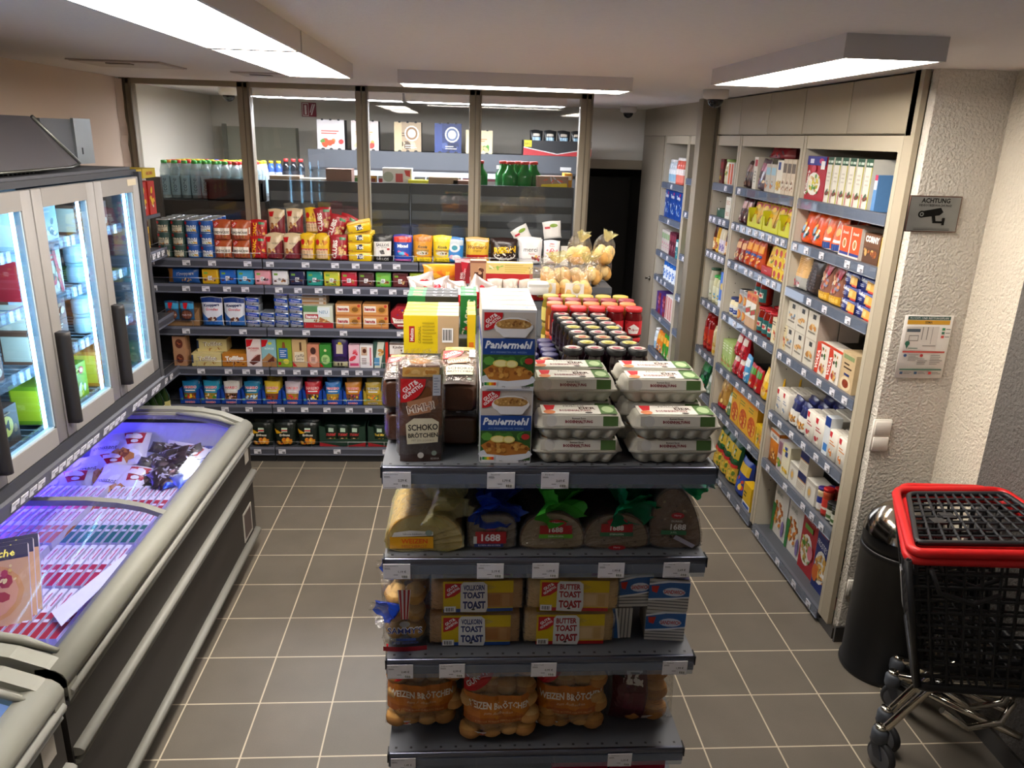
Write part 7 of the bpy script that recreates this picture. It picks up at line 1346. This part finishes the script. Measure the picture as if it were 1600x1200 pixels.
# ---------------- goods behind the glass ----------------
def carrier(desc,base,cols,seed,w=.24,h=.25,d=.16,circ=None):
    ops=[('n',.02,.02,.98,.4,10,.12,cols,seed),('lines',.15,.5,.85,.66,2,cols[0])]
    if circ: ops+=[('r',.0,0,.28,1,circ[0]),('e',.65,.62,.27,.27,'dcd8cc'),('e',.65,.62,.22,.22,circ[1]),('e',.65,.62,.15,.15,'dcd8cc'),('lines',.4,.1,.9,.25,2,'c8c4b8')]
    ops+=[('e',.2+.3*i,0.0,.07,.05,'2a2a2c') for i in range(3)]+[('e',.2+.3*i,1.0,.05,.03,'2a2a2c') for i in range(3)]
    mb=cartonM(MB(),w,d,h,base,ops,side=[('r',0,0,1,1,'2a2c34')]); return Kind('drinks_carrier','carrier',desc,mb.mesh('drinks_carrier'),w,h,d)
for x,k in ((-1.18,carrier('white drinks carrier with red fruit','d8d4d4',['d8502a','e87a3a','5a8a3a','c83a3a'],101)),(-.88,carrier('orange and white drinks carrier','dcd0cc',['e8a04a','c8443a','e8c090'],102)),(-.50,carrier('beige drinks carrier with round emblem','a89478',['5a4a3a','c8b894'],103,circ=('c8b48c','8a6a4a'))),(-.14,carrier('dark blue drinks carrier with round emblem','2c3a68',['1c2848','4a5a8a'],104,circ=('3a4a80','5a6a8a'))),(.14,carrier('cream drinks carrier with orange fruit','d0c49c',['d8642a','4a8a3a','e8a87a'],105,h=.2))):
    put(k,x,7.38,2.157,0,k.desc+' on top of the refrigerated display',group='drinks carriers on the refrigerated display')
t=cartonM(MB(),.62,.2,.13,'2a2c30',[('p',[(0,0),(1,0),(1,.5),(.5,.08),(0,.5)],'b0343a'),('p',[(0,.5),(.5,.08),(1,.5),(1,.56),(.5,.14),(0,.56)],'d0d0d0'),('r',.01,.55,.12,1,'d8cc2a'),T('BBQ',.065,.75,.18,'5a3a1a')])
props(obj('display_tray',t,loc=(.85,7.38,2.157)),'black and red display tray of snack bags on the refrigerated display','tray')
kp=bag('snack_bag','black and gold peanut bag',.12,.2,.08,'1c1e20',[('n',.1,.1,.9,.5,12,.1,['c8943a','8a5a2a','e0b860'],106),('r',.2,.55,.8,.7,'8ab0c8'),('r',.25,.75,.75,.85,'d8d0c0')])
for i in range(4): put(kp,.66+.125*i,7.36,2.165+.01,0,mklabel(kp.desc,['in the tray on the display',nth(i,4)]),group='peanut bags in the rear tray')
# on the slatted racks
gb=bottle('syrup_bottle','green bottle with red cap',.062,.2,'1c6a2c','b82a24',neck=.42,sh=.5,cat='bottle')
for i,x in enumerate((.125,.31,.36,.42,.47,.545)): put(gb,x,6.12+.08*(i%2),1.932,0,mklabel(gb.desc,['on the rear rack',nth(i,6)]),group='green bottles on the rear rack')
def pb(desc,x,w,h,col,ops=(),y=6.12,d=.16,name='cardboard_box',z=1.932): props(obj(name,cartonM(MB(),w,d,h,col,list(ops)),loc=(x,y,z)),desc,'box')
pb('brown cardboard box on the rear rack behind the second post',-.93,.19,.11,'7a5a4c'); pb('flat pale box at the left on the rear rack',-1.12,.2,.035,'c4beae'); pb('long flat kraft box behind the second pane',-1.33,.22,.05,'a08870')
pb('white dog food box with red lettering on the rear rack',-.50,.22,.125,'d0ccc8',[('e',.2,.5,.18,.3,'9aa090'),('r',.45,.2,.7,.7,'c04a4a'),('p',[(.75,.9),(.95,.9),(.95,.5),(.8,.6)],'b83030')],y=6.16)
pb('bright yellow pack lying on the rear rack',-.34,.15,.045,'d4cc1e',y=6.08,d=.1); pb('long low kraft box on the rear rack',-.15,.22,.07,'8a7258'); pb('low brown box right of the fourth post',.0,.15,.05,'7a5040')
pb('yellow and brown biscuit box at the right on the rear rack',.68,.24,.10,'8a6a58',[('p',[(.1,.0),(1,.0),(.95,.5),(.15,.4)],'d0b81e'),('n',.1,.5,.9,.95,6,.1,['c84a2a','a0a0b0'],107)]); pb('orange and white box at the right end of the rear rack',.81,.06,.12,'e0a030',[('r',.1,.6,.9,.85,'e8e0d0')],y=6.2)
gj=jar('storage_jar','x',.09,.32,'8a6a3a','5a4a3a'); 
# water bottles with coloured caps
def wb(cap): return bottle('water_bottle','x',.034,.27,'ffffff',cap,'9ab4c0',[T('icone',.5,.5,.22,'3a4a5a',rot=90)],neck=.5,sh=.72,m='petclear')
WK=[('green',wb('2a9a3a')),('red',wb('d82a24')),('orange',wb('e88a24')),('yellow',wb('d8d824')),('blue',wb('2a5ac8'))]
R=random.Random(8)
for r in range(6):
    for c in range(9):
        ci=0 if r==0 and c<7 else R.choice([0,1,1,2,3,0] if r<4 else [3,4,1,3])
        put(WK[ci][1],-2.20+.073*c+.01*r,6.045+.072*r,1.803,0,'clear water bottle with %s cap behind the left pane, %s row, %s'%(WK[ci][0],ORD[r],nth(c,9)),group='water bottles behind the left pane')
pk=bottle('juice_bottle','x',.03,.22,'3a5aa8','e0c02a','8a6a9a',[('r',0,.5,1,1,'c8d0e0')],neck=.5,sh=.7); pk2=bottle('juice_bottle','x',.03,.24,'1a1a1e','c83030','2a2a30',neck=.5,sh=.7)
props(obj('display_table',MB().box(-1.92,6.75,0,-1.28,7.0,1.838,'a09880')),'pale low stand carrying juice bottles behind the second pane','stand')
for c in range(9): put(pk if c<6 else pk2,-1.86+.062*c,6.84,1.84,0,('small blue juice bottle with yellow cap' if c<6 else 'black bottle with red cap')+' behind the second pane, '+nth(c if c<6 else c-6,6 if c<6 else 3),group='juice bottles behind the second pane')
m=MB(); m.box(-2.3,7.95,0,-1.62,8.09,2.33,'8f8d7c'); m.box(-2.31,7.93,0,-2.27,7.95,2.35,'6f6d60'); props(obj('metal_locker',m),'grey green metal cabinet against the rear wall behind the first post','cabinet')
# small lit goods inside the refrigerated display
R=random.Random(5)
for i in range(20):
    if i==0: lk=[box('dairy_pack','x',.1,.2,.1,c,[('r',.1,.5,.9,.9,c2),('n',.1,.05,.9,.45,4,.12,['f0f0f0',c2],i)]) for i,(c,c2) in enumerate((('d8d4d0','c83a3a'),('dfe4e8','4a8ac0'),('e0d8a0','5a9a4a'),('d87a8a','f0e8e8'),('e8a03a','8a3a2a')))]
    k=lk[R.randrange(5)]; put(k,-1.2+.113*i,7.58,1.722,0,'small bright pack on the upper shelf of the lit display, '+nth(i,22)if i<15 or i==21 else 'small bright pack on the upper shelf of the lit display, number %d'%(i+1),group='packs on the lit display shelf')
# ================= FREEZER AND CORNER GOODS =================
UFX=-1.9
def icebox(desc,w,h,d,base,cols,seed,extra=()): return box('ice_cream_box',desc,w,h,d,base,[('n',.05,.05,.95,.6,12,.1,cols,seed),('lines',.1,.7,.8,.9,2,cols[0])]+list(extra),side=[('r',.05,.1,.95,.9,cols[0])])
fr_u=lambda y0,z:(lambda s,dep,zz:(-1.735-dep,y0+s,z+zz+.005,PI/2))
UZ=[1.10,1.36,1.60,1.82]
ia=icebox('light blue ice cream box',.17,.17,.12,'b8d4e0',['e8f0f4','7ab0c8','4a6a7a'],201); ib=icebox('brown and cream ice cream box',.15,.13,.12,'7a4a34',['e0d0b8','4a2a1c','c89a6a'],202)
ic=icebox('green and yellow ice lolly box',.2,.165,.12,'8aa81e',['d8d82a','e8e8a0','3a8a2a','f0f0e0'],203,[('e',.75,.8,.1,.1,'e0302a'),('e',.75,.8,.06,.06,'f0e8e0')]); id_=icebox('white and red ice cream pack',.16,.2,.12,'d4dce0',['c8242c','e8ecf0','5a3a2a'],204,[('p',[(.55,1),(.7,1),(.95,.0),(.8,.0)],'c82028')])
ie=jar('ice_cream_tub','round white ice cream tub',.05,.09,'c4dce8','a8ccd8','d8e8f0',[('n',.1,.1,.9,.9,6,.12,['7a98a8','4a6a8a'],205)],cat='ice cream tub'); 
im=icebox('dark brown ice cream box with round yellow emblem',.17,.16,.12,'4a3020',['8a6a3a','2a1a10'],206,[('e',.5,.55,.26,.26,'d8c85a'),T('M',.5,.56,.26,'2a1a10',b=.03)])
ig=icebox('orange striped ice cream pack',.16,.17,.12,'e08a1e',['f0d03a','c84a1e','8ac03a'],207)
doors=[('fourth door',2.07),('third door',2.58),('second door',3.10),('far door',3.62)]
pl=[[(im,2,1),(ia,2,1),(id_,2,1),(ib,2,1)],[(im,2,1),(ib,2,1),(ia,2,1),(ie,3,2)],[(ic,2,1),(ib,2,2),(id_,2,1),(ia,2,1)],[(ig,2,1),(ie,3,2),(ie,3,2),(ib,2,1)]]
for (dn,y0),col_ in zip(doors,pl):
    for si,(k,na,nu) in enumerate(col_):
        run(fr_u(y0+.02,UZ[si]),['lowest','second','third','top'][si]+' shelf, freezer '+dn,[(k,na,nu if k.h<.14 else 1,1,dict(sp=.01,front=.0))],.4)
# chest goods: bottom layer, then pizza boxes standing, bags in front part
b=MB(); b.box(-2.04,2.03,.30,-1.25,4.01,.40,'b8b8dc'); props(obj('freezer_insert',b,loc=(0,0,0)),'pale raised floor of the long chest freezer under the pizza boxes','insert')
pz=[('blue edged','2a4aa8'),('red edged','b01c34'),('orange edged','c8743a'),('teal edged','1c6a64'),('pink edged','d04a7a')]
PZ=[box('pizza_box','upright frozen pizza box, %s'%n,.30,.27,.026,'d8d4e4',[('r',0,.0,1,.3,c),('e',.5,.6,.4,.34,'c8743a')],top=[('r',0,.06,.5,.94,c),('r',.5,.1,1,.9,'e8e4f0'),('n',.52,.1,.98,.9,6,.05,['b0344a',c],i+300),('r',.30,.15,.36,.85,'e0dce8'),('r',.62,.2,.9,.42,'c05a78')]) for i,(n,c) in enumerate(pz)]
cnt=0
for blk,(y0,cols_) in enumerate(((2.42,(1,1)),(2.74,(0,1)),(3.06,(2,3)),(3.30,(4,1)))):
    for half in range(2):
        for i in range(9 if blk else 9):
            k=PZ[cols_[half]]
            x=-1.97+half*.33+.034*i+.02
            # thin edges run away from the viewer
            put(k,x,y0,.402,PI/2,'%s, block %s, %s half, %s'%(k.desc,ORD[blk],['wall','aisle'][half],nth(i,9)),group='pizza boxes standing in the long chest freezer')
            cnt+=1
pb2=box('pizza_box','x',.28,.28,.03,'d4cede',[('r',0,0,1,1,'d8a878'),('r',0,.82,1,1,'22204a'),T('Ofenfrische',.55,.91,.1,'e8e070',b=.02,sh=.2,fit=.85),('e',.5,.42,.44,.38,'d89a5a'),('e',.5,.42,.38,.33,'e0a07a'),('n',.12,.1,.88,.76,16,.075,['b83a4a','c8485a','a82a3a'],310),('n',.12,.1,.88,.76,14,.03,['f0d890','e8c060'],311)],top=[('r',0,0,1,1,'e0dcec')])
for i in range(3): put(pb2,-1.60-.0*i,2.38+.035*i-.05,.66,.40,'large tilted pizza box with salami picture lying on the pizza boxes, '+['front one','middle one','rear one'][i],group='tilted salami pizza boxes',rx=-.75)
fb=bag('frozen_pastry_bag','x',.30,.24,.09,'d8d0dc',[('p',[(.55,.92),(.92,.95),(.90,.62),(.66,.55)],'c0202c'),('n',.05,.05,.95,.95,9,.1,['e8e4ee','c8c0d0'],77),T('nestlé',.4,.4,.0001,'c0202c') if 0 else T('croissant',.3,.5,.09,'3a2a3a',sh=.2,fit=.45),('n',.3,.1,.85,.45,6,.14,['c8843a','e0a860','8a4a24'],320),('r',.6,.72,.85,.85,'f0e0e4')],False,12)
fd=bag('frozen_pastry_bag','x',.26,.2,.08,'2a1c1e',[('n',.1,.1,.9,.9,10,.12,['4a2a24','d8ccd4','1a1012'],321)],False,13)
for i,(x,y,z,rx,rz_) in enumerate(((-1.80,3.72,.60,-1.1,.4),(-1.66,3.50,.62,-1.0,-.25),(-1.90,3.50,.60,-1.1,.3),(-1.52,3.82,.60,-.9,-.5),(-1.78,3.88,.64,-1.0,.15))):
    put(fb,x,y-.1,z-.04,rz_,'white and red frozen pastry bag at the far end of the chest, '+['middle','front right','front left','right','back'][i],group='frozen pastry bags',rx=rx)
for i,(x,y,z,rz_) in enumerate(((-1.48,3.50,.60,.5),(-1.62,3.36,.56,-.2))): put(fd,x,y,z,rz_,'black frozen bag between the white pastry bags, '+['right','front'][i],group='black frozen bags',rx=-1.0)
cb=bag('ice_bar','x',.15,.075,.04,'3a2830',[('n',.1,.1,.9,.9,8,.12,['d8ccd8','6a4a4a','e8e0f0'],330)],False,14,'foil'); cc=bag('ice_bar','x',.15,.075,.04,'2a50c8',[('n',.1,.1,.9,.9,8,.12,['d8e0f8','1c3aa0','e8ecff'],331)],False,15,'foil')
R=random.Random(9)
for i in range(22):
    x=-1.44+R.uniform(-.12,.14); y=3.45+R.uniform(0,.48); k=cc if x>-1.40 else cb
    put(k,x+.02,y-.05,.66+R.uniform(0,.05),R.uniform(-1,1),('blue' if k is cc else 'dark brown')+' wrapped ice bar loose beside the pastry bags',group=('blue' if k is cc else 'dark brown')+' ice bars in the chest',rx=-1.2,ry=R.uniform(-.4,.4))
b=MB(); b.box(-1.95,3.40,.4,-1.27,3.98,.53,'9a94c0'); props(obj('freezer_insert',b),'pale box under the frozen bags at the far end of the chest','insert')
b=MB(); b.poly([(-1.40,2.38,.70),(-1.33,2.30,.70),(-1.25,2.70,.73),(-1.29,2.72,.73)],'f0eef6','carton'); b.poly([(-1.40,2.38,.699),(-1.29,2.72,.729),(-1.25,2.70,.729),(-1.33,2.30,.699)],'f0eef6','carton'); props(obj('paper_strip',b),'torn white paper strip lying across the pizza boxes','paper')
b=MB(); b.box(-2.0,.2,.4,-1.3,1.8,.5,'a8d0d0'); props(obj('freezer_insert',b),'pale turquoise floor of the nearer chest freezer','insert')
# corner rack goods
wk=bottle('spirit_bottle','amber spirit bottle with yellow label',.038,.30,'5a2808','2a1a10','d8a81c',[('r',.2,.3,.8,.7,'8a5a10')],neck=.36,sh=.6)
fc=lambda y0,z:(lambda s,dep,zz:(-1.935-dep,y0+s,z+zz,PI/2))
run(fc(4.45,1.561),'upper shelf of the corner rack',[(wk,6,1,1,dict(sp=.02,front=.01))],.2)
gw=bottle('wine_bottle','dark green bottle',.038,.28,'1c3014','2a4a24','b8b070',[('r',.2,.3,.8,.7,'e0dcc8')],neck=.36,sh=.6)
run(fc(4.2,.422),'low shelf of the corner rack',[(gw,9,1,2,dict(sp=.02,front=.01))],.2)
yb2=box('snack_box','x',.2,.055,.2,'d8bc18',[T('AROMA',.5,.5,.4,'b84a1e',b=.03,fit=.8)])
for i in range(3): put(yb2,-2.03,4.62+.21*i,2.003,PI/2,'flat yellow box with red lettering on top of the corner rack, '+['near one','middle one','far one'][i],group='yellow boxes on the corner rack')
cr2=box('crisps_box','red and yellow pack on the high corner shelf',.1,.2,.12,'b82a1c',[('n',.1,.1,.9,.9,12,.12,['e8c02a','e8e0d0','8a1a14'],340)])
b=MB(); b.box(-2.27,4.17,1.76,-1.93,5.15,1.78,'44474e'); props(obj('extra_shelf',b),'thin dark shelf near the top of the corner rack','shelf')
run(fc(4.75,1.781),'high shelf of the corner rack',[(cr2,3,1,1,dict(front=.0,sp=.03))],.2)
